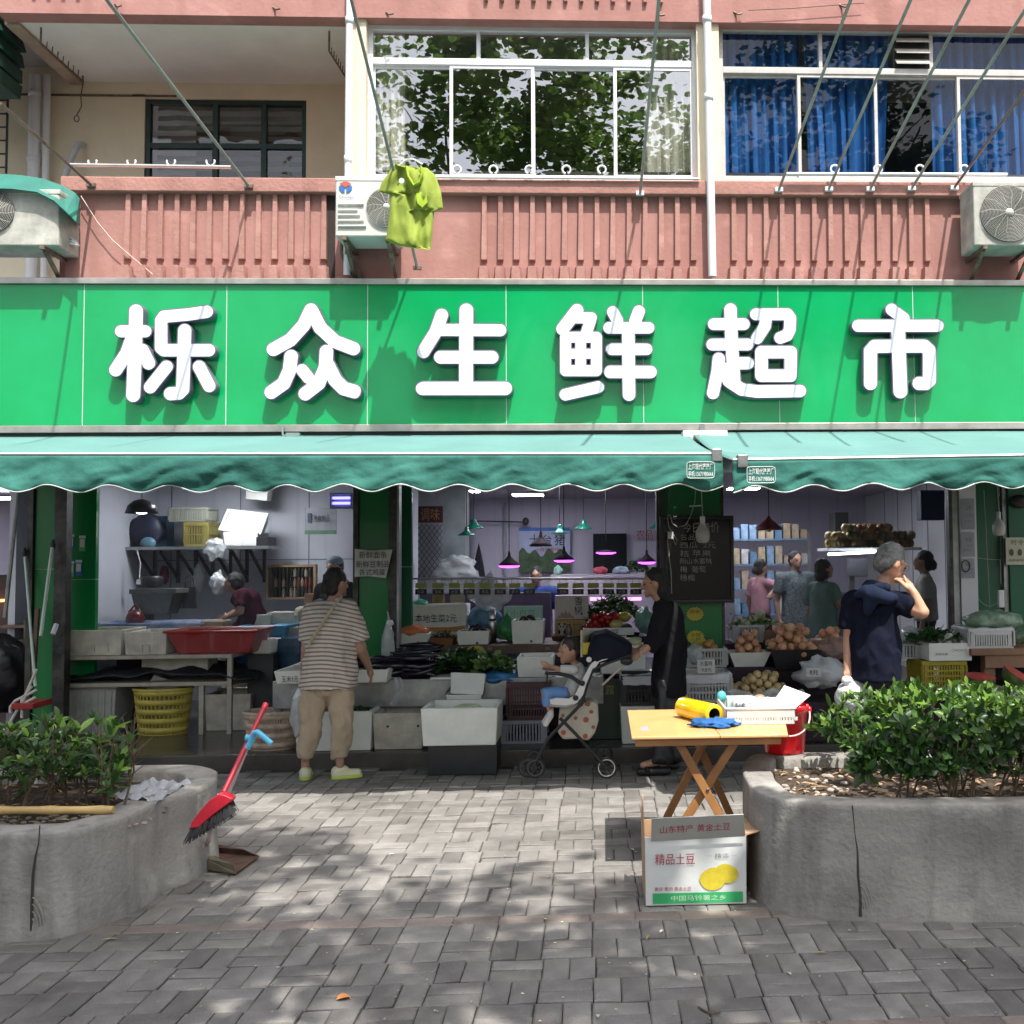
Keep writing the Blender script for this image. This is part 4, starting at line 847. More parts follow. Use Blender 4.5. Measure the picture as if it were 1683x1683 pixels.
def awning(label, pxa, pxb, ya, yb_, yin, Yb, vdrop, cut, text_at, seed):
    """pxa..pxb: bar ends in the photo, ya, yb: bar heights there"""
    A, B = P(pxa, ya, Yb), P(pxb, yb_, Yb); t = thing('awning', label, 'awning', tuple((A+B)/2))
    ia, ib = P(pxa if pxa > 100 else -400, yin, YS+.02), P(pxb, yin, YS+.02)
    ia.x = A.x; ib.x = B.x; zi = (P(841, yin, YS).z)
    n = int((B.x-A.x)/.06)
    def top(u, v):
        x = A.x+(B.x-A.x)*u; zb = A.z+(B.z-A.z)*u
        y = Yb+(YS+.02-Yb)*v; z = zb+(zi-zb)*v - .05*sin(pi*v)+.018*sin(x*7.5+sin(v*2)*2)*sin(pi*v)
        return (x, y, z)
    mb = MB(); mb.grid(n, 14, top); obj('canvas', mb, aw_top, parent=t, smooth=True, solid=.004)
    mb = MB(); mb.bar(A, B, .04, .022); obj('front_bar', mb, bar_m, parent=t, bev=.012)
    L = B.x-A.x; D = vdrop; per = .345
    ph = cut
    def scal(x): return .022*(cos(2*pi*(x-A.x)/per+ph+.25*sin(x*1.3)))-.004
    def val(u, v):
        x = A.x+L*u; zb = A.z+(B.z-A.z)*u-.012; f = v**.7
        fold = .032*noise.noise(Vector((x*1.9+seed+v*.6, v*.45, seed)))+.02*noise.noise(Vector((x*5.6-v*1.2, v*.8+seed, 3)))-.03*abs(noise.noise(Vector((x*3.1+v*1.7, v*.6, seed+4))))-.012*abs(noise.noise(Vector((x*9+v*4, v*5, seed+9))))
        sg_ = sin(2*pi*(x-A.x)/per+ph)
        return (x+.01*noise.noise(Vector((x*5, v*3, 9)))*f, Yb-.02+fold*f*1.6-.01*v+.004*sg_*f, zb-(D+scal(x))*v)
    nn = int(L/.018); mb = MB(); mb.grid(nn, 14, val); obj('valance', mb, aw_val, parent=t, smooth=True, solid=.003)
    mb = MB(); mb.tube([val(i/nn, 1) for i in range(nn+1)], .0045, 5); obj('piping', mb, mat('piping_white', (.55, .6, .58), .7), parent=t, smooth=True)
    for (x, z0_) in ((A.x+.05, 0), (B.x-.05, 0)):
        c = Vector((x, Yb, A.z+(B.z-A.z)*((x-A.x)/L))); mb = MB(); mb.box(c.x-.02, c.x+.045, c.y-.033, c.y+.035, c.z-.05, c.z+.03); obj('end_cap', mb, dull_steel if x > 0 else bar_m, parent=t, bev=.006)
        e = Vector((x-.0, YS+.1, zi-.28)); m_ = (c+e)/2+Vector((-.25 if x > 0 else .25, 0, -.05)); mb = MB(); mb.bar(c+Vector((0, 0, -.05)), m_, .03, .05); mb.bar(m_, e, .03, .05); obj('arm', mb, dull_steel, parent=t)
    if text_at:
        (tx0, tx1, ty0, ty1) = text_at; Yt = Yb-.105; a = P(tx0, ty1, Yt); b = P(tx1, ty0, Yt)
        wm = mat('label_print', (.62, .68, .66), .6); w_, h_ = b.x-a.x, b.z-a.z
        mb = MB(); bx = []
        mb.tube([(a.x+w_*(.5+.5*math.copysign(abs(cos(q))**.25, cos(q))), Yt, a.z+h_*(.5+.5*math.copysign(abs(sin(q))**.25, sin(q)))) for q in np.linspace(0, 2*pi, 41)[:-1]], .0022, 4, closed=True); obj('label_border', mb, wm, parent=t)
        mb = MB(); mb.box(a.x, a.x+w_, Yt+.004, Yt+.0045, a.z, a.z+h_); obj('label_patch', mb, mat('label_patch_green', (.04, .17, .14), .8), parent=t)
        text('上海现代篷篷厂', wm, w=w_*.9, h=h_*.40, parent=t, o=(a.x+w_*.05, Yt, a.z+h_*.52), bold=.012)
        text('手机:13671980664', wm, w=w_*.9, h=h_*.34, parent=t, o=(a.x+w_*.05, Yt, a.z+h_*.10), bold=.012)
    return t
awning('long left green awning with a scalloped valance', -420, 1187, 747, 746, 714, 6.35, .205, 1.2, (1129, 1174, 759, 786), 1)
awning('right green awning hanging a little lower than the left one', 1203, 2150, 756, 741, 711, 6.15, .175, .3, (1228, 1274, 767, 794), 5)
def smooth_loop(pts, k=4):
    n = len(pts); out = []
    for i in range(n):
        p0, p1, p2, p3 = [Vector((*pts[(i+j-1) % n], 0)) for j in range(4)]
        if (p1-p0).length > .6: p0 = p1-(p1-p0).normalized()*(p2-p1).length
        if (p3-p2).length > .6: p3 = p2+(p3-p2).normalized()*(p2-p1).length
        if (p2-p1).length > .6: out.append((p1.x, p1.y)); continue
        for j in range(k):
            t = j/k; q = .5*((2*p1)+(p2-p0)*t+(2*p0-5*p1+4*p2-p3)*t*t+(3*p1-p0-3*p2+p3)*t**3); out.append((q.x, q.y))
    return out
def densify(pts, d):
    out = []
    for i in range(len(pts)):
        a = Vector(pts[i]); b = Vector(pts[(i+1) % len(pts)]); n = max(1, int((b-a).length/d))
        out += [tuple(a.lerp(b, j/n)) for j in range(n)]
    return out
def offset_loop(pts, d):
    A = sum(pts[i][0]*pts[(i+1) % len(pts)][1]-pts[(i+1) % len(pts)][0]*pts[i][1] for i in range(len(pts)))
    s = 1 if A > 0 else -1; out = []; n = len(pts)
    for i in range(n):
        a = Vector(pts[i-1]); b = Vector(pts[(i+1) % n]); t = (b-a).normalized(); nn = Vector((-t.y, t.x))*s
        out.append((pts[i][0]+nn.x*d, pts[i][1]+nn.y*d))
    return out
conc = weather('planter_concrete', (.23, .222, .205), (.36, .345, .315), (.10, .092, .08), bump=.35)
soil = mat('planter_soil', (.045, .032, .024), .95, var=.5, scale=25, bump=.6, bscale=60, col2=(.11, .085, .065))
def planter(label, outl, H, rim, seed):
    o = densify(smooth_loop(outl), .07); inn = offset_loop(o, rim); n = len(o)
    t = thing('planter', label, 'planter', (o[0][0], o[0][1], 0))
    A = sum(o[i][0]*o[(i+1) % n][1]-o[(i+1) % n][0]*o[i][1] for i in range(n)); s = 1 if A > 0 else -1
    rows = []
    def row(l, z, nz, f=0): return [(x+nz*noise.noise(Vector((x*4, y*4, z*5+seed))), y+nz*noise.noise(Vector((x*4+7, y*4, z*5+seed))), z+f*noise.noise(Vector((x*7, y*7, seed)))) for x, y in l]
    o2 = offset_loop(o, -.012); o3 = offset_loop(o, .012)
    rows = [row(o2, -.02, .012), row(o2, .03, .012), row(o, H*.3, .008), row(o, H*.6, .008), row(o, H-.03, .008, .004), row(o, H-.008, .006, .006), row(o3, H, .006, .005), row(offset_loop(o, rim*.5), H+.002, .004, .008), row(offset_loop(o, rim-.012), H, .008, .006), row(inn, H-.015, .008), row(inn, H-.12, .008)]
    vs = [v for r in rows for v in r]; fs = []
    for i in range(len(rows)-1):
        for k in range(n):
            f = (i*n+k, i*n+(k+1) % n, (i+1)*n+(k+1) % n, (i+1)*n+k); fs.append(f if s > 0 else f[::-1])
    mb = MB(); mb.add(vs, fs); obj('wall', mb, conc, parent=t, smooth=True)
    mb = MB(); mb.poly([(x, y, H-.06) for x, y in inn], s < 0); obj('soil', mb, soil, parent=t)
    return t, o, inn
pr, ro, ri = planter('rounded concrete planter at the right holding the hedge and the red bucket', right_out, HR, .15, 1)
pl, lo_, li = planter('rounded concrete planter at the left with the bamboo stick on its rim', left_out, HL, .17, 2)
jm_ = mat('joint_shadow_mortar', (.06, .053, .047), .95)
for t, pts, arc, H in ((pr, [(1403, 1325), (1408, 1375), (1411, 1400), (1413, 1440), (1414, 1475), (1415, 1508)], (1413, 1508), HR), (pl, [(64, 1358), (62, 1385), (56, 1410), (52, 1440), (51, 1480), (48, 1540)], (47, 1540), HL)):
    src = right_out if t is pr else left_out
    yy = (yf if t is pr else left_front[0].y+.02)
    mb = MB(); y_ = yy-(.018 if t is pr else .028)
    pp = [P(x, y, y_) for x, y in pts]; mb.tube([(p.x+random.uniform(-.004, .004), p.y+.012, p.z) for p in pp], [.003, .002, .004, .006, .006, .008], 6); obj('joint', mb, jm_, parent=t)
    c = P(*arc, y_); 
    for k in range(1, 6):
        r_ = .021*k; mb = MB(); mb.tube([(c.x+r_*.55*cos(q), y_+.010, max(.0, c.z)+.02+r_*1.35*sin(q)) for q in np.linspace(.2, 1.5, 8)], .0032, 5); obj('scored_arc', mb, conc, parent=t)
def leafmat(name, c, c2, sub=.25, rough=.35): return mat(name, c, rough, var=.2, scale=1.3, col2=c2, sub=sub, spec=.5, objrand=.25)
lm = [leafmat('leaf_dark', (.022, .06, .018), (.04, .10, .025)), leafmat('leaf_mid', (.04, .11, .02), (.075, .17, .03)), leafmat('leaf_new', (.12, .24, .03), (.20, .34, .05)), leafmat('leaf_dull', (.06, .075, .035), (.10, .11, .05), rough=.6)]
def leaf_shape(L, W, fold=.25, curl=.15):
    ys = [0, .25, .55, .82, 1.0]; ws = [.06, .75, 1.0, .62, .02]; vs = []; fs = []
    for y, w_ in zip(ys, ws):
        z = -curl*L*y*y
        vs += [(-w_*W/2, y*L, z+fold*w_*W/2), (0, y*L, z), (w_*W/2, y*L, z+fold*w_*W/2)]
    for i in range(4): a = i*3; fs += [(a, a+1, a+4, a+3), (a+1, a+2, a+5, a+4)]
    return vs, fs
leaf_vars = [leaf_shape(L, W, f, c) for L, W, f, c in ((.062, .024, .3, .12), (.05, .021, .4, .2), (.07, .026, .2, .05), (.044, .02, .3, .3))]
def sprigs(t, pts, count_as_parts, view_filter, stemdir=None, dens=8, scl=1.0):
    """pts: (position, up vector, kind weights); rosettes of leaves. nearest leaves become parts, the rest one joined mass"""
    leaves = []
    for (p, up, kinds, sc) in pts:
        q = Vector(up).normalized().to_track_quat('Z', 'Y'); a0 = random.random()*6
        n = dens+random.randrange(-2, 3)
        for i in range(n):
            a = a0+i*2.4+random.uniform(-.3, .3); el = radians(random.uniform(5, 62)) if i > 2 else radians(random.uniform(50, 80))
            R = q.to_matrix() @ Matrix.Rotation(a, 3, 'Z') @ Matrix.Rotation(el, 3, 'X') @ Matrix.Rotation(random.uniform(-.4, .4), 3, 'Y')
            s = sc*random.uniform(.65, 1.2)*scl; k = random.choices(range(4), kinds)[0]
            leaves.append((p+Vector(up).normalized()*random.uniform(-.035, .01), R, s, k, random.randrange(4)))
    def sc_(l):
        x, y, k = proj(l[0])
        return (1/k if 0 < x < 1683 and y < 1500 else 0)*view_filter(l[0])*l[2]
    order = sorted(range(len(leaves)), key=lambda i: -sc_(leaves[i])); top_ = set(order[:count_as_parts])
    ms = {}
    js = [MB() for _ in range(4)]; base = Vector(t['base'])
    for i, (p, R, s, k, v) in enumerate(leaves):
        if i in top_:
            if (k, v) not in ms:
                b = MB(); b.add(*leaf_vars[v]); ms[(k, v)] = mesh('leaf', b, lm[k], True)
            o = bpy.data.objects.new('leaf', ms[(k, v)]); C.objects.link(o); o.parent = t
            M = (R*s).to_4x4(); M.translation = p-base; o.matrix_local = M
        else:
            js[0].cur = k; js[0].add([p+R @ (Vector(c)*s) for c in leaf_vars[v][0]], leaf_vars[v][1])
    obj('foliage', js[0], lm, parent=t, smooth=True, kind='stuff')
def stems(t, roots, mt_, n=5):
    for (a, b) in roots:
        m1 = a.lerp(b, .5)+Vector((random.uniform(-.04, .04), random.uniform(-.03, .03), 0)); mb = MB(); mb.tube([a, m1, b], [.006, .0045, .002], 5)
        for k in range(n):
            s_ = a.lerp(b, random.uniform(.3, .8)); e = s_+Vector((random.uniform(-.12, .12), random.uniform(-.1, .1), random.uniform(.05, .14))); mb.tube([s_, e], [.003, .0015], 4)
        obj('stem', mb, mt_, parent=t)
bark = mat('shrub_stem', (.10, .075, .05), .8, var=.4, scale=20)
x0h = P(1400, 1240, 5.0).x
hd = thing('hedge', 'dense leafy green hedge growing in the right planter', 'hedge', (x0h+1.2, 5.1, HR-.06))
pts = []; rr_ = random.Random(3)
def htop(x, y): return .85+.035*noise.noise(Vector((x*2.5, y*2.5, 4)))-max(0, (x0h+.25-x))*.5
ymin, ymax = yf+.16, yb-.12
for i in range(1250):
    x = rr_.uniform(x0h-.06, 4.3); y = rr_.uniform(ymin, ymax); tz = htop(x, y); mode = rr_.random()
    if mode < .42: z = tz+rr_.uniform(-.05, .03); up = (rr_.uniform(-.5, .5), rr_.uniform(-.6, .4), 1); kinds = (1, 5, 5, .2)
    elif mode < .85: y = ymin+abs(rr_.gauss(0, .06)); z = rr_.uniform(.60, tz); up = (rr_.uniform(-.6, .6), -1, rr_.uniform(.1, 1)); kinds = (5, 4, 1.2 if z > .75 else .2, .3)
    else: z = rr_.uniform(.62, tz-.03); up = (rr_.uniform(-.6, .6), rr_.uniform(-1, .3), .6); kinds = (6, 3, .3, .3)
    if x < x0h+.2 and rr_.random() < .35: up = (-1, up[1], .5)
    pts.append((Vector((x, y, z)), up, kinds, 1.0))
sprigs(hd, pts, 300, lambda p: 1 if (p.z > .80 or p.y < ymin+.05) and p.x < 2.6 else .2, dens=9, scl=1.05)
stems(hd, [(Vector((x, y, HR-.07)), Vector((x+rr_.uniform(-.12, .12), y+rr_.uniform(-.08, .08), rr_.uniform(.68, .84)))) for x, y in [(rr_.uniform(x0h, 3.2), rr_.uniform(ymin+.02, ymin+.3)) for _ in range(46)]], bark, 4)
x1h = P(205, 1240, 4.95).x
sb_ = thing('shrub', 'loose leafy shrub growing in the left planter', 'shrub', (x1h-1, 5.0, HL-.06))
pts = []; yl0, yl1 = left_front[1].y+.22, left_front[-1].y-.18
for i in range(430):
    x = rr_.uniform(-4.3, x1h) if i % 3 else rr_.uniform(-3.2, x1h); y = rr_.uniform(yl0+.12, yl1); x -= max(0, x-P(196, 1240, y).x); f = min(1, (P(196, 1240, y).x-x)/.5+.35)
    tz = .585+.19*f*(.62+.5*noise.noise(Vector((x*3.2, y*2.4, 8)))); z = tz-abs(rr_.gauss(0, .06)); z = max(z, .50)
    up = (rr_.uniform(-.5, .6), rr_.uniform(-.8, .3), 1); hi = z > tz-.05
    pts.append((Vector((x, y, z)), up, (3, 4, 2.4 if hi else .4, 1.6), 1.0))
for (px, py, yy) in ((95, 1185, 5.0), (75, 1192, 4.8), (190, 1192, 5.2), (215, 1212, 5.2), (160, 1188, 5.3), (20, 1195, 5.0), (130, 1200, 5.0), (180, 1210, 5.1)):
    pts.append((P(px, py, yy), (.1, -.2, 1), (1, 3, 4, .5), 1.3))
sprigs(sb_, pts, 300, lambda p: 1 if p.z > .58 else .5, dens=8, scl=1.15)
stems(sb_, [(Vector((x, y, HL-.07)), Vector((x+rr_.uniform(-.14, .2), y+rr_.uniform(-.08, .08), rr_.uniform(.58, .74)))) for x, y in [(rr_.uniform(-3.7, x1h-.25), rr_.uniform(yl0+.1, yl1)) for _ in range(56)]]+[(Vector((P(a, 1300, 5.0).x, 5.0, .45)), P(b, c, 5.0)) for a, b, c in ((82, 90, 1192), (178, 190, 1205), (170, 165, 1196), (205, 218, 1216))], bark, 5)
stm = mat('pebble_stone', (.34, .30, .25), .8, var=.4, scale=8, objrand=.3)
def scatter_stuff(label, name, n, fn, shapes, mt_, sz, cat):
    mb = MB()
    for i in range(n):
        p = fn(); s = sz*random.uniform(.5, 1.4); M = Matrix.Rotation(random.random()*6, 3, 'Z') @ Matrix.Rotation(random.uniform(-.4, .4), 3, 'X')
        if shapes == 'stone': mb.ell(p, (s, s*random.uniform(.6, 1), s*.5), 7, 5, M)
        else:
            v, f = leaf_vars[random.randrange(4)]; mb.add([Vector(p)+M @ (Vector(c)*s) for c in v], f)
    single(name, label, cat, mb, mt_, kind='stuff')
dry = mat('dry_leaf', (.30, .19, .10), .8, var=.5, scale=6, col2=(.42, .30, .20))
scatter_stuff('pebbles scattered over the soil along the left planter rim', 'pebbles', 160, lambda: Vector((random.uniform(-3.0, P(262, 1290, 5.0).x), random.uniform(yl0-.02, yl0+.28), HL-.055)), 'stone', stm, .014, 'pebbles')
scatter_stuff('fallen leaves lying under the left shrub', 'leaf_litter', 240, lambda: Vector((random.uniform(-3.6, P(262, 1290, 5.0).x), random.uniform(yl0-.02, yl1), HL-.045)), 'leaf', dry, .8, 'leaves')
scatter_stuff('fallen pale leaves lying under the right hedge', 'leaf_litter', 420, lambda: Vector((random.uniform(.95, 3.2), random.uniform(ymin-.02, ymax), HR-.045)), 'leaf', dry, .85, 'leaves')
scatter_stuff('pebbles at the left end of the right planter', 'pebbles', 70, lambda: Vector((random.uniform(.85, 1.3), random.uniform(ymin+.1, ymax), HR-.055)), 'stone', stm, .016, 'pebbles')
mb = MB(); mb.grid(22, 14, lambda u, v: (P(205+88*u, 1290-28*v, 5.3).x, 5.05+.42*v+.1*(1-u), HL-.01+.05*noise.noise(Vector((u*5, v*5, 3)))+.02*noise.noise(Vector((u*14, v*14, 3)))+.015))
single('plastic_sheet', 'crumpled white plastic sheet in the corner of the left planter', 'sheet', mb, mat('crumpled_plastic', (.36, .37, .40), .35, bump=.3), smooth=True)
mb = MB(); a, b = G(-60, 1332, HL+.02), G(187, 1331, HL+.02); n = 12
mb.tube([a.lerp(b, i/n) for i in range(n+1)], [.0175+(.0035 if i in (3, 7, 11) else 0) for i in range(n+1)], 12)
single('bamboo_stick', 'yellow bamboo stick lying on the left planter rim', 'stick', mb, mat('bamboo', (.52, .36, .14), .5, var=.25, scale=7), smooth=True)
def bit(name, label, cat, px, py, L, W, mt_, z=.004, rot=0):
    c = G(px, py, z); v, f = leaf_shape(L, W, .5, .1); M = Matrix.Rotation(rot, 3, 'Z'); mb = MB(); mb.add([c+M @ Vector(q) for q in v], f); single(name, label, cat, mb, mt_, smooth=True)
bit('fallen_leaf', 'single orange dry leaf lying on the bricks in front', 'leaf', 553, 1643, .055, .045, mat('orange_leaf', (.50, .20, .06), .7), rot=-1)
bit('fallen_leaf', 'thin yellow leaf on the bricks below the cardboard box', 'leaf', 1334, 1566, .07, .012, mat('straw_leaf', (.35, .30, .10), .7), rot=-1.4)
bit('fallen_leaf', 'curled straw coloured leaf on the bricks right of centre', 'leaf', 1062, 1545, .09, .01, mat('straw_leaf', (.35, .30, .10), .7), rot=-.2)
bit('fallen_leaf', 'straw bit near the foot of the left planter', 'leaf', 165, 1545, .07, .012, mat('straw_leaf', (.35, .30, .10), .7), rot=-1.1)
for i, (px, py, l) in enumerate(((983, 1672, 'white scrap at the lower edge of the bricks'), (1005, 1412, 'white scrap left of the potato box'), (1090, 1528, 'white scrap just below the potato box'), (1036, 1395, 'small white scrap close to the open box flap'), (640, 1404, 'tiny white scrap in the middle of the bricks'), (1300, 1602, 'round white scrap below the right planter'))):
    bit('paper_scrap', l, 'scrap', px, py, .03, .014, mat('scrap_white', (.6, .58, .52), .7), rot=i*1.3)
mb = MB(); c = [G(x, y, .006) for x, y in ((1148, 1655), (1158, 1662), (1170, 1666), (1184, 1664))]; mb.tube(c, .004, 5); single('twig', 'short dark twig on the bricks near the lower edge', 'twig', mb, bark)
mb = MB(); rg = random.Random(8)
for i in range(170):
    c = G(rg.uniform(150, 1683), rg.uniform(1300, 1683), .004); c.z = .003
    if inside((c.x, c.y), right_out) or inside((c.x, c.y), left_out): continue
    s = rg.uniform(.003, .008); M = Matrix.Rotation(rg.random()*6, 3, 'Z'); mb.add([c+M @ Vector(q) for q in ((-s, -s*.6, 0), (s, -s*.5, .002), (s*.7, s*.6, 0), (-s*.8, s*.5, .003))], [(0, 1, 2, 3)])
single('petal_litter', 'tiny pale petals and crumbs scattered over the bricks', 'litter', mb, mat('petal', (.50, .45, .33), .8, var=.5, scale=3), kind='stuff')
tl = [leafmat('tree_leaf', (.05, .11, .02), (.09, .17, .03), sub=.45, rough=.5), leafmat('tree_leaf_light', (.09, .16, .03), (.14, .22, .05), sub=.45, rough=.5)]
tb = mat('tree_bark', (.20, .18, .14), .85, var=.4, scale=5, bump=.5, bscale=12)
def tree(label, x, y, crown, n, seed, shade_bough):
    r = random.Random(seed); t = thing('plane_tree', label, 'tree', (x, y, 0), 'street trees behind the viewpoint'); cx, cy, cz, rx, ry, rz = crown
    mb = MB(); fork = Vector((x+.1, y, 3.2)); mb.tube([(x, y, -.1), (x+.03, y, 1.5), fork], [.19, .15, .13], 14); ends = []
    for k in range(7):
        a = k*.9+seed; e = Vector((cx+rx*.6*cos(a), cy+ry*.6*sin(a), cz+rz*r.uniform(-.3, .5))); m_ = fork.lerp(e, .5)+Vector((0, 0, .5)); mb.tube([fork-Vector((0, 0, .1)), m_, e], [.09, .05, .015], 8); ends.append((m_, e))
        for j in range(5):
            s_ = m_.lerp(e, r.random()); mb.tube([s_, s_+Vector((r.uniform(-1, 1), r.uniform(-1, 1), r.uniform(-.3, .9)))], [.025, .006], 5)
    obj('trunk', mb, tb, parent=t, smooth=True)
    bc = Vector(shade_bough[:3]); mb = MB(); mb.tube([fork-Vector((0, 0, .15)), fork.lerp(bc, .5)+Vector((0, 0, .3)), bc], [.07, .045, .015], 8); obj('shade_bough', mb, tb, parent=t, smooth=True)  # unseen low limb, added so its leaf clumps shade the planter fronts
    mb = MB(); i = 0
    while i < n+shade_bough[6]:
        u = Vector((r.uniform(-1, 1), r.uniform(-1, 1), r.uniform(-1, 1)))
        if u.length > 1 or u.length < .35: continue
        c = Vector((cx+u.x*rx, cy+u.y*ry, cz+u.z*rz))
        if i >= n: c = bc+Vector((u.x*shade_bough[3], u.y*shade_bough[4], u.z*shade_bough[5]))
        elif noise.noise(c*.75+Vector((seed*3, 0, 0))) < .03: continue
        i += 1; cr = r.uniform(.25, .55); mb.cur = r.randrange(2)
        for j in range(42):
            p = c+Vector((r.gauss(0, cr*.55), r.gauss(0, cr*.55), r.gauss(0, cr*.4))); s = r.uniform(.042, .078)
            M = Matrix.Rotation(r.random()*6.3, 3, 'Z') @ Matrix.Rotation(r.gauss(0, .7), 3, 'X')
            mb.add([p+M @ (Vector(q)*s) for q in ((-.2, -1, 0), (.9, -.8, .15), (1.2, .3, .1), (.2, 1.2, -.1), (-1.1, .5, .12), (-1, -.6, .1))], [(0, 1, 2, 3), (0, 3, 4, 5)])
    obj('crown', mb, tl, parent=t, kind='stuff')
tree('broad leafy street tree behind the viewpoint to the left', -2.6, -2.7, (-1.6, -1.9, 9.0, 4.6, 4.3, 3.2), 400, 1, (-1.9, 1.75, 5.8, 1.9, .55, .6, 60))
tree('broad leafy street tree behind the viewpoint to the right', 4.6, -2.7, (4.6, -2.4, 8.8, 3.4, 3.3, 3.0), 260, 2, (3.3, 1.72, 5.7, 2.3, .5, .6, 70))
foam = mat('foam_white', (.74, .75, .69), .75, var=.08, scale=5, bump=.15, bscale=70)
foam_d = mat('foam_dirty', (.52, .49, .41), .8, var=.25, scale=6, bump=.2, bscale=50)
def shell(mb, x0, x1, y0, y1, z0, z1, t, fl=0.0, ft=None):
    """open tray: flared outer wall and its inside"""
    ft = ft or t
    o = [(x0+fl, y0+fl, z0), (x1-fl, y0+fl, z0), (x1-fl, y1-fl, z0), (x0+fl, y1-fl, z0)]; O = [(x0, y0, z1), (x1, y0, z1), (x1, y1, z1), (x0, y1, z1)]
    i = [(x0+fl+t, y0+fl+t, z0+ft), (x1-fl-t, y0+fl+t, z0+ft), (x1-fl-t, y1-fl-t, z0+ft), (x0+fl+t, y1-fl-t, z0+ft)]; I = [(x0+t, y0+t, z1), (x1-t, y0+t, z1), (x1-t, y1-t, z1), (x0+t, y1-t, z1)]
    fs = [(3, 2, 1, 0), (12, 13, 14, 15)]
    vs = o+O+I+i
    for k in range(4):
        j = (k+1) % 4; fs += [(k, j, 4+j, 4+k), (4+k, 4+j, 8+j, 8+k), (8+k, 8+j, 12+j, 12+k)]
    return mb.add(vs, fs)
def foam_box(label, px0, px1, pyt, pyb, Y, dep, z0=None, mt_=foam, t=.028, fl=.012, holes=(), group='foam boxes', marks=0, writing=None):
    x0, x1, a, b = XZ(px0, px1, pyt, pyb, Y)
    if z0 is None: z0 = a
    th = thing('foam_box', label, 'box', ((x0+x1)/2, Y, z0), group)
    mb = MB(); shell(mb, x0, x1, Y, Y+dep, z0, b, t, fl); obj('body', mb, mt_, parent=th, bev=.008)
    for (hx, hy) in holes:
        p = P(hx, hy, Y); mb = MB(); mb.lathe([(.001, 0), (.011, 0)], (p.x, Y+fl*.5-.002, p.z), 10, Matrix.Rotation(radians(90), 3, 'X')); obj('plug', mb, black_plastic, parent=th)
    if marks:
        cxm = (x0+x1)/2
        for s in ((-.25, .25) if marks > 1 else (0,)):
            u = cxm+s*(x1-x0); w2 = (x1-x0)*.08; h2 = (b-z0); mb = MB()
            mb.bar((u-w2, Y+.002, z0+h2*.15), (u-w2, Y+.002, z0+h2*.45), .008); mb.bar((u-w2, Y+.002, z0+h2*.45), (u+w2, Y+.002, z0+h2*.45), .008); mb.bar((u+w2, Y+.002, z0+h2*.45), (u+w2, Y+.002, z0+h2*.15), .008); obj('embossed_rib', mb, mt_, parent=th)
    if writing:
        (s, wx0, wx1, wy0, wy1) = writing; p = P(wx0, wy1, Y); q = P(wx1, wy0, Y); text(s, ink, w=q.x-p.x, h=q.z-p.z, parent=th, o=(p.x, Y-.003, p.z))
    return th, x0, x1, z0, b
def crate(label, px0, px1, pyt, pyb, Y, dep, mt_, z0=None, rows=2, pitch=.026, liner=None, group='plastic crates', fl=.008):
    x0, x1, a, b = XZ(px0, px1, pyt, pyb, Y)
    if z0 is None: z0 = a
    th = thing('plastic_crate', label, 'crate', ((x0+x1)/2, Y, z0), group)
    t = .012; H = b-z0
    mb = MB()
    for (u0, u1, v0, v1) in ((x0, x1, Y, Y+t*1.4), (x0, x1, Y+dep-t*1.4, Y+dep), (x0, x0+t*1.4, Y+t*1.4, Y+dep-t*1.4), (x1-t*1.4, x1, Y+t*1.4, Y+dep-t*1.4)): mb.box(u0, u1, v0, v1, b-H*.16, b)
    obj('rim', mb, mt_, parent=th, bev=.003)
    mb = MB(); mb.box(x0+fl, x1-fl, Y+fl, Y+dep-fl, z0, z0+H*.12); obj('base', mb, mt_, parent=th)
    for side in range(4):
        mb = MB()
        L = (x1-x0) if side < 2 else dep; n = max(4, int(L/pitch))
        for i in range(n+1):
            u = i/n; wd = t*.5 if 1 < i < n-1 else t*1.1
            if side < 2: x = x0+fl+(x1-x0-2*fl)*u; y_ = Y+fl if side == 0 else Y+dep-fl; mb.box(x-wd, x+wd, y_-.003, y_+.004, z0+H*.12, b-H*.16)
            else: y_ = Y+fl+(dep-2*fl)*u; x = x0+fl if side == 2 else x1-fl; mb.box(x-.003, x+.004, y_-wd, y_+wd, z0+H*.12, b-H*.16)
        for r in range(1, rows):
            z = z0+H*(.12+.72*r/rows)
            if side < 2: y_ = Y+fl if side == 0 else Y+dep-fl; mb.box(x0+fl, x1-fl, y_-.005, y_+.006, z-.007, z+.007)
            else: x = x0+fl if side == 2 else x1-fl; mb.box(x-.005, x+.006, Y+fl, Y+dep-fl, z-.007, z+.007)
        obj('side_panel', mb, mt_, parent=th)
    if liner:
        mb = MB()
        def fn(u, v):
            q = 2*pi*u; cx_, cy_ = (x0+x1)/2, Y+dep/2; sx = math.copysign(min(1, abs(cos(q))*1.35), cos(q)); sy = math.copysign(min(1, abs(sin(q))*1.35), sin(q))
            k = 1.035-.10*abs(v-.5); d_ = [b-H*.32, b+.012, b-.05][min(2, int(v*2.01))] if v in (0, .5, 1) else b+.012-abs(v-.5)*2*H*.3
            return (cx_+(x1-x0)/2*sx*(k if v < .5 else .94), cy_+dep/2*sy*(k if v < .5 else .94), d_+.012*noise.noise(Vector((q*3, v*3, x0))))
        mb.grid(48, 6, fn); obj('liner', mb, liner, parent=th, smooth=True)
    return th, x0, x1, z0, b
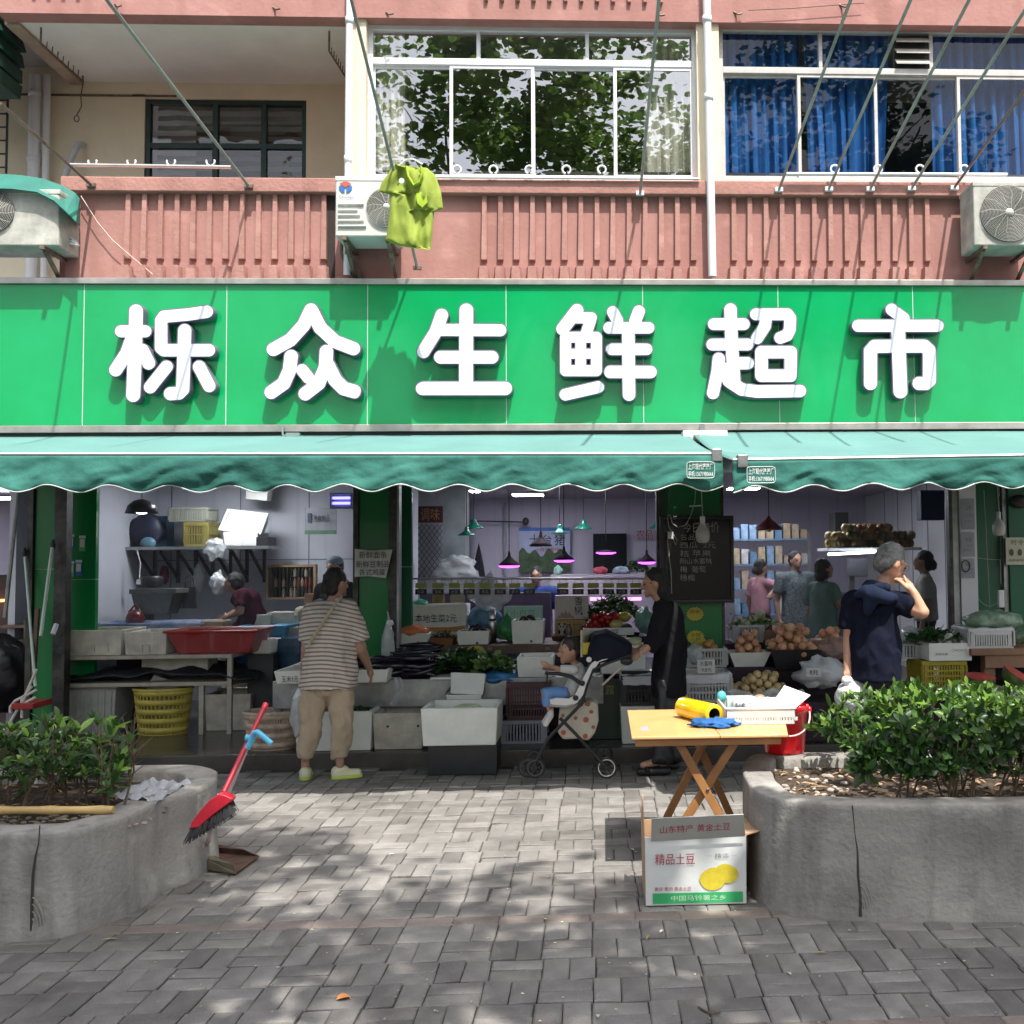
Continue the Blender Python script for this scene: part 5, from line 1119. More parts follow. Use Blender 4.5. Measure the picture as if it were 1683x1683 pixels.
def pile(name, label, group, cat, x0, x1, y0, y1, z0, r, n, mt_, sq=(1, 1, .92), hump=.5, seed=0, variants=3, kinds=None, drop=0):
    """single pieces heaped up by dropping them one after another"""
    rg = random.Random(seed); ms = []
    for v in range(variants):
        b = MB(); b.ell((0, 0, 0), (r*sq[0], r*sq[1], r*sq[2]), 14, 9, nz=.08, ns=1.6, seed=seed+v*3)
        ms.append(mesh(name, b, mt_ if not kinds else kinds[v % len(kinds)], True))
    placed = []
    for i in range(n):
        best = None
        for k in range(14):
            q = rg.random; x = x0+r+(x1-x0-2*r)*(.5+(q()-.5)*(1 if i < n*.6 else .65)); y = y0+r+(y1-y0-2*r)*(.5+(q()-.5)*(1 if i < n*.6 else .7)); z = z0+r*.9
            for (a, b_, c) in placed:
                d2 = (a-x)**2+(b_-y)**2
                if d2 < (1.9*r)**2: z = max(z, c+math.sqrt((1.9*r)**2-d2)*.95)
            if best is None or z < best[2]: best = (x, y, z)
        placed.append(best)
    for i, p in enumerate(placed):
        o = bpy.data.objects.new(name, ms[i % variants]); C.objects.link(o); o.location = p; o.rotation_euler = (rg.random()*6, rg.random()*6, rg.random()*6)
        o['label'] = label; o['category'] = cat; o['group'] = group
    return placed
def greens(name, label, cat, x0, x1, y0, y1, z0, h, n, mats_, L=.07, W=.035, seed=0, erect=.5, group=None):
    rg = random.Random(seed); mb = MB()
    for i in range(n):
        u, v = rg.random(), rg.random(); x = x0+(x1-x0)*u; y = y0+(y1-y0)*v; z = z0+h*(sin(pi*u)**.5)*(sin(pi*min(1, .15+v*.85))**.5)*rg.uniform(.55, 1.05)
        vs, fs = leaf_shape(L*rg.uniform(.6, 1.2), W*rg.uniform(.7, 1.3), rg.uniform(-.2, .5), rg.uniform(-.2, .5))
        M = Matrix.Rotation(rg.random()*6.3, 3, 'Z') @ Matrix.Rotation(rg.uniform(-.2, 1.3)*erect*1.4, 3, 'X') @ Matrix.Rotation(rg.uniform(-.6, .6), 3, 'Y')
        mb.cur = rg.randrange(len(mats_)); mb.add([Vector((x, y, z))+M @ Vector(q) for q in vs], fs)
    return single(name, label, cat, mb, mats_, smooth=True, kind='stuff', group=group)
def sack(name, label, cat, c, r, mt_, seed=0, nz=.25, ns=2.2, top=0, n=26, group=None, **k):
    mb = MB(); mb.ell(c, r, n, 16, nz=nz, ns=ns, seed=seed)
    vs = [Vector(v) for v in mb.v]
    if top:
        for i, v in enumerate(vs):
            t_ = (v.z-c[2])/r[2]
            if t_ > .35: f = max(.12, 1-(t_-.35)*1.3); vs[i] = Vector((c[0]+(v.x-c[0])*f, c[1]+(v.y-c[1])*f, v.z+top*(t_-.35)))
    vs = [v+Vector((0, 0, 0))+v.normalized()*0 + Vector((.012*noise.noise(v*22), .012*noise.noise(v*22+Vector((5, 0, 0))), .01*noise.noise(v*20+Vector((0, 9, 0))))) for v in vs]
    mb.v = [tuple(v) for v in vs]
    return single(name, label, cat, mb, mt_, smooth=True, group=group, **k)
clear_bag = mat('clear_bag', (.62, .66, .66), .2, var=.2, trans=.45, bump=.8, bscale=18, spec=.8)
white_bag = mat('white_bag', (.66, .68, .70), .35, var=.1, trans=.15, bump=.8, bscale=14, sub=.2)
blue_film = mat('blue_film', (.04, .17, .36), .3, var=.35, bump=.6, bscale=14)
green_film = mat('green_film', (.08, .36, .13), .35, var=.25, bump=.6, bscale=14)
black_film = mat('black_film', (.012, .012, .016), .4, var=.4, bump=.5, bscale=14)
wood_brown = mat('brown_board', (.10, .06, .04), .6, var=.35, scale=7, bump=.1)
veg_d = mat('greens_dark', (.02, .06, .02), .5, var=.3, sub=.1); veg_m = mat('greens_mid', (.05, .13, .03), .5, var=.3, sub=.1); veg_l = mat('greens_light', (.20, .32, .10), .5, var=.3, sub=.15)
Y1 = 9.02
zt = P(220, 1077, Y1).z; zm = P(220, 1122, Y1).z
rk = thing('steel_rack', 'worn two tier steel rack carrying the white tubs and the red basin', 'rack', (P(215, 1100, Y1).x, Y1, .12), )
rkm = mat('worn_cream_steel', (.30, .27, .20), .6, var=.5, scale=11, bump=.2, col2=(.42, .39, .32))
X0, X1 = P(58, 1100, Y1).x, P(377, 1100, Y1).x
for (x, y) in ((X0, Y1), (X1, Y1), (X0, Y1+.55), (X1, Y1+.55), (P(331, 1100, Y1).x, Y1)):
    mb = MB(); mb.box(x-.02, x+.02, y, y+.04, .12, zt-.035 if x != P(331, 1100, Y1).x else zm-.035); obj('leg', mb, rkm, parent=rk, bev=.003)
for z, nm in ((zt, 'top_shelf'), (zm, 'lower_shelf')):
    mb = MB(); mb.box(X0-.02, X1+.02, Y1-.004, Y1+.6, z-.035, z-.001); obj(nm, mb, rkm, parent=rk, bev=.004)
foam_box('long dirty white tub at the left end of the rack', 62, 200, 1036, 1076, Y1, .5, z0=zt, mt_=foam_d, marks=2, group='tubs on the steel rack')
foam_box('shorter dirty white tub in the middle of the rack', 203, 274, 1039, 1076, Y1, .5, z0=zt, mt_=foam_d, marks=1, group='tubs on the steel rack')
def basin(label, px0, px1, pyt, pyb, Y, dep, mt_, z0, sl=.07, group=None, name='basin'):
    x0, x1, a, b = XZ(px0, px1, pyt, pyb, Y); mb = MB(); shell(mb, x0, x1, Y, Y+dep, z0, b, .012, sl)
    t = thing(name, label, 'basin', ((x0+x1)/2, Y, z0), group); obj('body', mb, mt_, parent=t, bev=.01)
    mb = MB(); frame_ = [(x0-.012, Y-.012), (x1+.012, Y-.012), (x1+.012, Y+dep+.012), (x0-.012, Y+dep+.012)]; mb.tube([(x, y, b) for x, y in frame_], .011, 8, closed=True); obj('rim', mb, mt_, parent=t)
    return t, x0, x1, b
red_pl = mat('dark_red_plastic', (.30, .018, .016), .35, var=.12, bump=.03)
basin('wide dark red basin at the right end of the rack', 272, 420, 1038, 1076, Y1-.03, .5, red_pl, zt, .08)
blue_w = mat('blue_tray', (.05, .14, .40), .25, var=.6, scale=3, col2=(.45, .5, .55))
basin('shallow blue and white tray standing behind the tubs', 152, 330, 1026, 1046, Y1+.56, .5, blue_w, P(240, 1046, Y1+.56).z, .03)
basin('flat blue tray beside the butcher', 395, 470, 1030, 1046, 9.9, .4, mat('cyan_tray', (.05, .3, .5), .35), P(430, 1046, 9.9).z, .02)
t, x0, x1, z0, b = foam_box('tan box standing on the edge behind the red basin', 328, 366, 1021, 1036, Y1+.6, .25, mt_=mat('tan_plastic', (.40, .30, .18), .5), t=.015, group=None)
mb = MB(); mb.grid(40, 14, lambda u, v: (P(95, 1115, Y1).x+1.65*u, Y1-.01+.55*v, zm+.025+.085*sin(pi*u)*(.5+v)+.05*noise.noise(Vector((u*7, v*3, 2)))))
single('black_net', 'crumpled black netting lying on the lower shelf of the rack', 'net', mb, mat('black_net', (.012, .013, .018), .6, bump=.7, bscale=30), smooth=True, solid=.01)
mb = MB(); x0, x1, z0, z1 = XZ(236, 345, 1084, 1108, Y1+.3); mb.box(x0, x1, Y1+.25, Y1+.5, zm+.06, zm+.2); single('foam_slab', 'grey foam lid tucked onto the lower shelf of the rack', 'lid', mb, foam_d, bev=.01)
x0, x1, z0, z1 = XZ(84, 190, 1130, 1187, Y1+.1); tt = thing('ribbed_tub', 'grey white ribbed tub under the left of the rack', 'tub', ((x0+x1)/2, Y1+.1, .12))
tm = mat('grey_tub', (.42, .42, .38), .55, var=.15); mb = MB(); shell(mb, x0, x1, Y1+.1, Y1+.5, .12, z1, .012, .025); obj('body', mb, tm, parent=tt, bev=.006)
for i in range(9):
    u = (i+.5)/9; mb = MB(); mb.bar((x0+.03+(x1-x0-.06)*u, Y1+.118, .14), (x0+.01+(x1-x0-.02)*u, Y1+.098, z1-.03), .016); obj('rib', mb, tm, parent=tt)
mb = MB(); mb.tube([(x0-.01, Y1+.09, z1), (x1+.01, Y1+.09, z1), (x1+.01, Y1+.51, z1), (x0-.01, Y1+.51, z1)], .014, 8, closed=True); obj('rim', mb, tm, parent=tt)
def round_basket(label, px0, px1, pyt, pyb, Y, z0, mt_, bands=4, ratio=.75, open_=True, cat='basket', rib=40):
    x0, x1, a, b = XZ(px0, px1, pyt, pyb, Y); R = (x1-x0)/2; cx_ = (x0+x1)/2; cy_ = Y+R*ratio; t = thing('basket', label, cat, (cx_, cy_, z0)); H = b-z0
    mb = MB(); mb.lathe([(R*.97, H-.02), (R*1.0, H), (R*1.04, H-.004), (R*1.04, H-.022), (R*.99, H-.028)], (cx_, cy_, z0), 40, None, 1, ratio); obj('rim', mb, mt_, parent=t, smooth=True)
    mb = MB(); mb.lathe([(.001, .006), (R*.78, .006), (R*.80, 0), (.001, 0)], (cx_, cy_, z0), 30, None, 1, ratio); obj('base', mb, mt_, parent=t)
    mb = MB()
    for k in range(rib):
        q = 2*pi*k/rib; mb.bar((cx_+R*.80*cos(q), cy_+R*.80*ratio*sin(q), z0), (cx_+R*.98*cos(q), cy_+R*.98*ratio*sin(q), z0+H-.02), .008, .006)
    obj('ribs', mb, mt_, parent=t)
    for k in range(bands):
        f = (k+.5)/bands; r_ = R*(.80+.18*f)+.003; mb = MB(); h2 = H/bands*.30; mb.lathe([(r_-.002, -h2), (r_+.002, -h2), (r_+.006, h2), (r_, h2)], (cx_, cy_, z0+H*f), 40, None, 1, ratio); obj('band', mb, mt_, parent=t, smooth=True)
    return t, cx_, cy_, R, b
yel = mat('yellow_basket', (.46, .38, .07), .45, var=.2, scale=6)
round_basket('yellow plastic basket under the middle of the rack', 206, 303, 1133, 1188, Y1-.05, .12, yel, 5, .7)
mb = MB(); M = Matrix.Translation(P(268, 1130, Y1+.2)) @ Matrix.Rotation(.5, 4, 'Y') @ Matrix.Rotation(.3, 4, 'Z'); mb.box(-.12, .12, -.02, .02, -.06, .08, M); single('foam_block', 'foam block sticking out of the yellow basket', 'block', mb, foam_d, bev=.01)
wicker = mat('woven_plastic', (.46, .36, .27), .55, var=.25, scale=12)
round_basket('beige woven colander basket on the floor left of the striped shopper', 389, 482, 1172, 1222, 8.15, .12, wicker, 4, .8, rib=60)
foam_box('grey box on the platform right of the rack', 336, 412, 1141, 1181, 9.2, .35, z0=.12, mt_=foam_d, group=None)
foam_box('old foam crate behind the rack at the right', 356, 450, 1130, 1150, 9.6, .4, z0=.30, mt_=foam_d, group=None)
mb = MB(); a = P(410, 1148, 9.5); mb.box(a.x, a.x+.7, 9.3, 10.2, .12, a.z); single('steel_cabinet', 'low teal grey steel cabinet beside the rack', 'cabinet', mb, mat('cabinet_teal', (.07, .10, .10), .5, .3, var=.3))
mb = MB(); x0, x1, z0, z1 = XZ(372, 560, 1046, 1100, 10.0); mb.box(x0, x1, 10.0, 10.9, .12, z1); single('counter', 'blue covered counter in front of the butcher', 'counter', mb, mat('blue_cloth', (.02, .06, .18), .6, var=.4, scale=4, bump=.3))
k = 0
for (a, b_, c, d, Y, l) in ((392, 445, 1010, 1030, 10.25, 'upper left'), (440, 500, 1006, 1030, 10.3, 'upper right'), (398, 452, 1030, 1046, 10.02, 'lower left'), (455, 520, 1031, 1046, 10.02, 'lower right')):
    foam_box(l+' box of the four pale boxes on the blue counter', a, b_, c, d, Y, .22, mt_=foam_d, group='pale boxes on the blue counter', t=.015); k += 1
foam_box('white foam box right of the red basin', 412, 446, 1052, 1075, 9.3, .3, mt_=foam, group=None)
mb = MB(); x0, x1, z0, z1 = XZ(408, 450, 1075, 1120, 9.3); mb.box(x0, x1, 9.28, 9.7, .12, z1); single('stand', 'dark stand below the white foam box by the red basin', 'stand', mb, dark_metal)
mb = MB(); x0, x1, z0, z1 = XZ(447, 492, 1050, 1130, 9.5); mb.box(x0, x1, 9.5, 10, .12, z1); single('fish_tank', 'blue tinted water tank behind the striped shopper', 'tank', mb, mat('tank_blue', (.02, .07, .13), .2, var=.4))
Ysh_ = 10.6
x0, x1, z0, z1 = XZ(194, 442, 898, 903, Ysh_); shf = thing('wall_shelf', 'long glass and steel shelf on brackets in the fish stall', 'shelf', ((x0+x1)/2, Ysh_, z0))
mb = MB(); mb.box(x0, x1, Ysh_, Ysh_+.5, z0, z1); obj('board', mb, mat('shelf_steel', (.35, .37, .38), .3, .8), parent=shf)
for i, px in enumerate((222, 262, 292, 322, 352, 380, 410)):
    a = P(px, 903, Ysh_); mb = MB(); mb.bar((a.x, Ysh_+.48, z0-.35), (a.x, Ysh_+.48, z0-.001), .03); mb.bar((a.x, Ysh_+.03, z0-.02), (a.x, Ysh_+.48, z0-.3), .025); obj('bracket', mb, dark_metal, parent=shf)
mb = MB(); c = P(240, 870, 10.72); R = .17; mb.lathe([(.001, .02), (R*.85, .02), (R, -.03), (R*1.03, -.03), (R*.88, .04), (.001, .04)], (c.x, c.y, z1+R*1.03), 28, Matrix.Rotation(radians(90), 3, 'X')); single('round_basin', 'dark round basin standing on edge on the wall shelf', 'basin', mb, mat('navy_plastic', (.02, .025, .05), .5), smooth=True)
mb = MB(); a, b_, c, d = XZ(207, 274, 848, 898, 10.9); mb.box(a, b_, 10.9, 11.1, z1, d); single('blue_tub', 'blue tub behind the round basin on the wall shelf', 'tub', mb, mat('tub_blue', (.05, .12, .19), .5), bev=.01)
mb = MB(); c = P(242, 893, 10.64); mb.ell((c.x, 10.66, z1+.04), (.08, .04, .06)); single('bowl', 'pale blue bowl leaning on the dark round basin', 'bowl', mb, mat('pale_blue', (.12, .25, .33), .4), smooth=True)
crate('yellow crate on the wall shelf', 301, 342, 858, 898, 10.65, .35, mat('dull_yellow', (.22, .19, .05), .5), z0=z1, rows=2, group=None)
crate('upside down pale crate on the yellow crate of the wall shelf', 276, 340, 834, 857, 10.66, .33, mat('pale_crate', (.24, .25, .2), .6), rows=1, group=None)
foam_box('lower foam box of the stack on the wall shelf', 366, 424, 875, 898, 10.62, .36, z0=z1, group='foam boxes on the wall shelf')
def tilted_box(label, c, dims, rot, mt_=foam, group=None, name='foam_box', t=.025):
    th = thing(name, label, 'box', tuple(c), group); w_, d_, h_ = dims; mb = MB(); shell(mb, -w_/2, w_/2, -d_/2, d_/2, 0, h_, t, .01)
    mb.v = [tuple(Vector(v)+Vector(c)) for v in mb.v]; o = obj('body', mb, mt_, parent=th, bev=.006); th.rotation_euler = rot; return th
tilted_box('open foam box tipped towards the street on the wall shelf', P(402, 872, 10.85), (.42, .34, .13), (.75, .12, .1), group='foam boxes on the wall shelf')
tilted_box('topmost foam box leaning against the wall above the shelf', P(425, 822, 11.0), (.26, .12, .26), (.0, .1, -.2), group='foam boxes on the wall shelf')
sack('plastic_bag', 'clear plastic bag hanging over the edge of the wall shelf', 'bag', P(352, 902, 10.55), (.10, .05, .10), clear_bag, 3, .5)
mb = MB(); mb.box(P(421, 890, 10.6).x, P(439, 890, 10.6).x, 10.6, 10.9, z1, z1+.09); single('black_box', 'small black box at the right end of the wall shelf', 'box', mb, black_plastic)
mb = MB(); x0, x1, z0, z1 = XZ(212, 290, 968, 976, 10.1); mb.box(x0, x1, 10.1, 10.5, z0, z1); mb.box(x0+.02, x0+.06, 10.2, 10.45, z0-.12, z0); mb.hexa([(x0+.05, 10.15, z0-.2), (x1-.1, 10.15, z0-.2), (x1-.1, 10.4, z0-.2), (x0+.05, 10.4, z0-.2)], [(x0+.01, 10.12, z0), (x1-.04, 10.12, z0), (x1-.04, 10.45, z0), (x0+.01, 10.45, z0)]); mb.box(x0+.1, x0+.16, 10.2, 10.3, .6, z0-.2)
single('scale', 'flat topped weighing scale at the side of the fish stall', 'scale', mb, mat('scale_grey', (.13, .13, .12), .5, .3, var=.3), bev=.004)
c = P(250, 957, 10.2); mb = MB(); mb.lathe([(.001, 0), (.10, .01), (.105, .09), (.09, .11)], (c.x, c.y, c.z-.05), 18); single('dark_pot', 'dark pot standing on the weighing scale', 'pot', mb, black_plastic, smooth=True)
c = P(222, 1018, 10.0); mb = MB(); mb.ell(c, (.085, .085, .095)); mb.tube([c+Vector((.05, 0, .07)), c+Vector((.0, 0, .14)), c+Vector((-.06, 0, .07))], .01, 6); single('red_kettle', 'dark red round kettle beside the green side panel', 'kettle', mb, mat('kettle_red', (.10, .01, .014), .3), smooth=True)
mb = MB(); x0, x1, z0, z1 = XZ(200, 250, 1030, 1060, 10.0); mb.box(x0, x1, 9.9, 10.4, .12, z0+.02); single('low_cabinet', 'dark low cabinet under the red kettle', 'cabinet', mb, dark_metal)
mb = MB(); x0, x1, z0, z1 = XZ(299, 320, 965, 1000, 10.4); mb.hexa([(x0, 10.4, z0), (x1, 10.4, z0), (x1, 10.46, z0), (x0, 10.46, z0)], [(x0+.01, 10.41, z1), (x1-.01, 10.41, z1), (x1-.01, 10.45, z1), (x0+.01, 10.45, z1)]); mb.tube([(x0+.02, 10.43, z1), (x0+.03, 10.43, z1+.09), ((x0+x1)/2, 10.43, z1+.13), (x1-.03, 10.43, z1+.09), (x1-.02, 10.43, z1)], .007, 6)
single('handbag', 'black handbag hanging under the wall shelf', 'bag', mb, mat('black_leather', (.015, .013, .016), .5))
mb = MB(); x0, x1, z0, z1 = XZ(281, 298, 970, 1000, 10.5); mb.grid(6, 8, lambda u, v: (x0+(x1-x0)*u, 10.5+.02*sin(u*9), z0+(z1-z0)*v)); single('hanging_cloth', 'grey green cloth hanging beside the black handbag', 'cloth', mb, mat('grey_cloth', (.25, .30, .27), .8), solid=.004)
sack('plastic_bag', 'white plastic bag hanging left of the butcher', 'bag', P(358, 958, 10.4), (.075, .04, .11), white_bag, 8, .4)
sack('plastic_bag', 'pale bag on the wall right of the handbag', 'bag', P(327, 950, 10.9), (.07, .03, .13), white_bag, 9, .4)
mb = MB(); a = P(270, 945, 10.8); mb.ell(a, (.05, .03, .1)); single('red_towel', 'dark red towel hanging under the shelf', 'towel', mb, mat('towel_red', (.09, .012, .02), .9))
mb = MB()
for i, (px, py) in enumerate(((232, 905), (234, 930), (229, 945), (231, 960))): mb.v
mb.tube([P(225, 904, 10.5), P(231, 925, 10.5), P(229, 950, 10.5)], .006, 5); c = P(229, 952, 10.5); mb.box(c.x-.02, c.x+.02, 10.48, 10.52, c.z-.05, c.z); single('socket', 'socket on a dangling cable below the wall shelf', 'socket', mb, white_paint)
fb_, x0, x1, z0, z1 = (None,)+XZ(438, 520, 928, 985, 10.95)
t = thing('bottle_display', 'wooden framed display of dark bottles at the back of the fish stall', 'display', (x0, 10.95, z0))
mb = MB(); frame(mb, x0, x1, z0, z1, 10.92, 11.0, .025); obj('frame', mb, mat('pale_wood', (.35, .25, .13), .6), parent=t)
mb = MB(); mb.box(x0+.02, x1-.02, 10.98, 10.995, z0, z1); obj('backing', mb, wood_brown, parent=t)
rg = random.Random(2)
bmat = [mat('bottle_dark', (.02, .018, .018), .3), mat('bottle_label', (.3, .26, .2), .6), mat('bottle_red', (.15, .03, .02), .4)]
for r in range(3):
    for i in range(11):
        cx_ = x0+.045+(x1-x0-.09)*(i+.5)/11; zz = z0+.03+r*(z1-z0-.05)/3; mb = MB(); mb.lathe([(.018, 0), (.018, .06), (.008, .075), (.008, .09), (.001, .09)], (cx_, 10.94, zz), 8)
        o = single('bottle', 'small bottle standing in the wooden display frame', 'bottle', mb, bmat[rg.choice((0, 0, 1, 2))], group='bottles in the display frame', smooth=True)
mb = MB(); x0, x1, z0, z1 = XZ(505, 560, 975, 1010, 10.7); mb.box(x0, x1, 10.6, 10.9, z0, z1); single('cardboard_box', 'brown cardboard box behind the striped shopper', 'box', mb, mat('brown_card', (.20, .12, .07), .8, var=.2), bev=.005)
sack('plastic_bag', 'cream paper bag beside the brown cardboard box', 'bag', P(498, 1008, 10.2), (.08, .06, .07), mat('cream_bag', (.42, .38, .28), .7, bump=.4), 4, .3)
def pole(name, label, cat, a, b_, r, mt_, extra=None):
    t = thing(name, label, cat, tuple(b_)); mb = MB(); mb.tube([a, b_], r, 8); obj('handle', mb, mt_, parent=t, smooth=True)
    return t
t = pole('mop', 'long pale mop handle leaning left against the left opening', 'mop', P(41, 915, 8.8), P(58, 1128, 8.6), .012, mat('pale_green_tube', (.5, .6, .52), .45))
mb = MB(); a = P(40, 908, 8.8); mb.ell(a, (.02, .02, .04)); obj('grip', mb, black_plastic, parent=t)
t = pole('broom', 'long pale broom handle leaning on the green pillar', 'broom', P(86, 900, 8.75), P(67, 1045, 8.55), .014, mat('pale_green_tube', (.5, .6, .52), .45))
mb = MB(); a = P(87, 896, 8.76); mb.ell(a, (.02, .02, .05)); obj('grip', mb, black_plastic, parent=t)
mb = MB(); a = P(93, 1026, 8.7); mb.tube([a, P(87, 1042, 8.66)], .02, 8); single('tube_end', 'short white tube end above the long dirty tub', 'tube', mb, pipe_white, smooth=True)
t = thing('folding_stool', 'folding stool with white legs and a red seat at the left edge', 'stool', tuple(P(38, 1180, 8.4)))
wt = mat('cream_tube', (.55, .52, .45), .5)
for pts in (((60, 1134), (25, 1152), (17, 1162), (17, 1172)), ((58, 1146), (40, 1156), (36, 1166)), ((60, 1100), (40, 1148), (18, 1185)), ((52, 1128), (36, 1150), (36, 1180))):
    mb = MB(); mb.tube([P(x, y, 8.45) for x, y in pts], .012, 7); obj('leg', mb, wt, parent=t, smooth=True)
mb = MB(); x0, x1, z0, z1 = XZ(18, 54, 1156, 1166, 8.4); mb.box(x0, x1, 8.4, 8.7, z0, z1); obj('seat', mb, red_pl, parent=t, bev=.006)
sack('dark_cloth', 'black cloth covered heap at the far left edge', 'cloth', P(-8, 1110, 9.0), (.25, .22, .34), black_film, 5, .25)
mb = MB()
for i in range(5): a = P(18, 1030+i*24, 9.2); mb.box(a.x-.1, a.x+.24, 9.2, 9.6, a.z-.012, a.z+.012)
a0, a1, b0, b1 = XZ(40, 46, 1018, 1150, 9.2); mb.box(a0-.3, a0-.27, 9.18, 9.22, .12, b1); mb.box(a0, a1, 9.18, 9.22, .12, b1)
single('wire_shelf', 'dark shelf unit behind the mop at the left', 'shelf', mb, rust_steel)
mb = MB(); a = P(62, 1000, 8.7); mb.bar(a, P(55, 1110, 8.68), .03); single('plank', 'brown plank leaning beside the green pillar', 'plank', mb, wood_brown)
YC = 8.42
zc1 = P(640, 1117, YC).z; zc0 = P(640, 1162, YC).z
cx0, cx1 = P(448, 1140, YC).x, P(992, 1140, YC).x
t = thing('steel_counter', 'long brushed steel counter carrying the vegetable trays', 'counter', ((cx0+cx1)/2, YC, .12))
mb = MB(); mb.box(cx0, cx1, YC, YC+.03, zc0, zc1); obj('front_panel', mb, dull_steel, parent=t, bev=.003)
mb = MB(); mb.box(cx0, cx1, YC+.031, 9.15, zc1-.04, zc1-.002); obj('top', mb, dull_steel, parent=t)
mb = MB(); mb.box(cx0, P(1078, 1140, 9.0).x, 9.16, 9.2, .121, zc1-.05); obj('back_panel', mb, black_plastic, parent=t)  # added dark sheet, stands in for the shade under the counter
for x in (cx0+.03, (cx0+cx1)/2, cx1-.03):
    mb = MB(); mb.box(x-.025, x+.025, YC+.05, YC+.1, .12, zc1-.041); obj('leg', mb, dull_steel, parent=t)
ZS = P(830, 1060, 9.15).z
t = thing('board_shelf', 'brown board shelf above the vegetable counter', 'shelf', (P(830, 1060, 9.15).x, 9.15, ZS-.1)); a, b_ = P(650, 1060, 9.15).x, P(1090, 1060, 9.15).x
mb = MB(); mb.box(a, b_, 9.15, 9.18, P(830, 1074, 9.15).z, ZS-.004); obj('front_board', mb, wood_brown, parent=t)
mb = MB(); mb.box(a, b_, 9.182, 9.95, ZS-.03, ZS); obj('top', mb, wood_brown, parent=t)
for i, px in enumerate((664, 709, 755, 805, 900, 960)):
    p = P(px, 1066, 9.148); mb = MB(); mb.box(p.x-.02, p.x+.02, 9.145, 9.1495, p.z-.012, p.z+.012); obj('label_tag', mb, mat('faded_tag', (.2, .16, .12), .7), parent=t)
p = P(782, 1068, 9.14); mb = MB(); mb.lathe([(.001, 0), (.075, 0)], (p.x, 9.142, p.z), 20, Matrix.Rotation(radians(90), 3, 'X'), 1, 1); 
mb.v = [(x, y, p.z+(z-p.z)*.5) for x, y, z in mb.v]; tg = single('price_tag', 'yellow oval price tag on the brown board', 'tag', mb, mat('tag_yellow', (.45, .38, .04), .6))
text('青菜 2元', ink, w=.07, h=.03, parent=tg, o=(p.x-.035, 9.139, p.z-.015))
mb = MB(); a, b_ = XZ(648, 1060, 1076, 1112, 9.16)[:2]; mb.box(a, b_, 9.16, 9.19, zc1, P(800, 1078, 9.16).z); single('back_board', 'dark board behind the vegetable trays', 'board', mb, mat('dark_board', (.025, .03, .035), .7))
t = thing('foam_tray', 'wide white foam tray with aubergines in front of the striped shopper', 'tray', (P(550, 1118, 8.2).x, 8.2, zc1)); a, b_, c, d = XZ(456, 632, 1106, 1118, 8.3)
mb = MB(); shell(mb, a, b_+.05, 8.2, 9.05, zc1, d+.03, .03, .02); obj('body', mb, foam, parent=t, bev=.008)
p = P(470, 1118, 8.2); text('玉米1元', ink, w=.13, h=.05, parent=t, o=(a+.06, 8.205, zc1+.015))
egg = mat('aubergine_skin', (.012, .008, .018), .22, var=.3, spec=.6)
def long_veg(label, group, cat, name, mt_, L, r, spots_, bend=.06, seed=0, fat=1.25):
    rg = random.Random(seed); ms = []
    for v in range(3):
        b = MB(); n = 9; bb = bend*rg.uniform(.4, 1.3); b.tube([(L*(i/n-.5), bb*sin(pi*i/n), 0) for i in range(n+1)], [r*q for q in (.15, .55, .75, .9, 1, fat*.9, fat, fat*.95, fat*.7, .2)], 9); ms.append(mesh(name, b, mt_, True))
    for i, (x, y, z, rz, tilt) in enumerate(spots_):
        o = bpy.data.objects.new(name, ms[i % 3]); C.objects.link(o); o.location = (x, y, z); o.rotation_euler = (rg.random()*6, tilt, rz); o['label'] = label; o['category'] = cat; o['group'] = group
rg = random.Random(4)
long_veg('long dark aubergine lying in the white foam tray', 'aubergines in the foam tray', 'aubergine', 'aubergine', egg, .30, .022, [(a+.5+rg.uniform(0, .42), 8.35+.6*rg.random(), d+.0+.02*(i % 3), rg.uniform(-.4, .4), 0) for i in range(18)])
px0_, px1_ = P(640, 1100, 8.6).x, P(716, 1100, 8.6).x
long_veg('long dark aubergine in the big heap beside the foam tray', 'heap of long aubergines', 'aubergine', 'aubergine', egg, .36, .02, [((px0_+px1_)/2+rg.uniform(-.03, .05), 8.45+.5*((i % 9)/9), zc1+.02+.026*(i//9)*(1+.4*((i % 9)/9)), rg.uniform(-.12, .12), rg.uniform(-.06, .06)) for i in range(63)], .03)
sack('blue_bag_sheet', 'blue plastic sheet draped round the cabbages', 'sheet', P(822, 1104, 8.62)+Vector((0, 0, -.035)), (.20, .24, .06), blue_film, 6, .2)
greens('leafy_greens', 'dark leafy greens heaped on the counter', 'vegetables', P(712, 1100, 8.5).x, P(786, 1100, 8.5).x, 8.46, 9.0, zc1+.01, .19, 1100, [veg_d, veg_d, veg_m], .075, .04, 1)
greens('cabbage_heap', 'pale green cabbages in the blue plastic', 'vegetables', P(775, 1100, 8.55).x, P(836, 1100, 8.55).x, 8.44, 8.85, zc1+.03, .13, 480, [veg_l, veg_l, veg_m], .09, .06, 2, erect=.35)
mb = MB(); x0, x1, z0, z1 = XZ(708, 770, 1114, 1118, YC-.03); mb.box(x0, x1, YC-.06, YC+.2, zc1+.001, zc1+.018); single('foam_slab', 'white foam lid under the leafy greens', 'lid', mb, foam, bev=.004)
mb = MB(); mb.grid(8, 16, lambda u, v: (P(645+14*u+6*sin(v*4), 1100, YC).x, YC-.012-.01*sin(u*9+v*4), zc1+.02-.22*v)); single('clear_film', 'strip of clear film hanging over the steel front', 'film', mb, clear_bag, smooth=True)
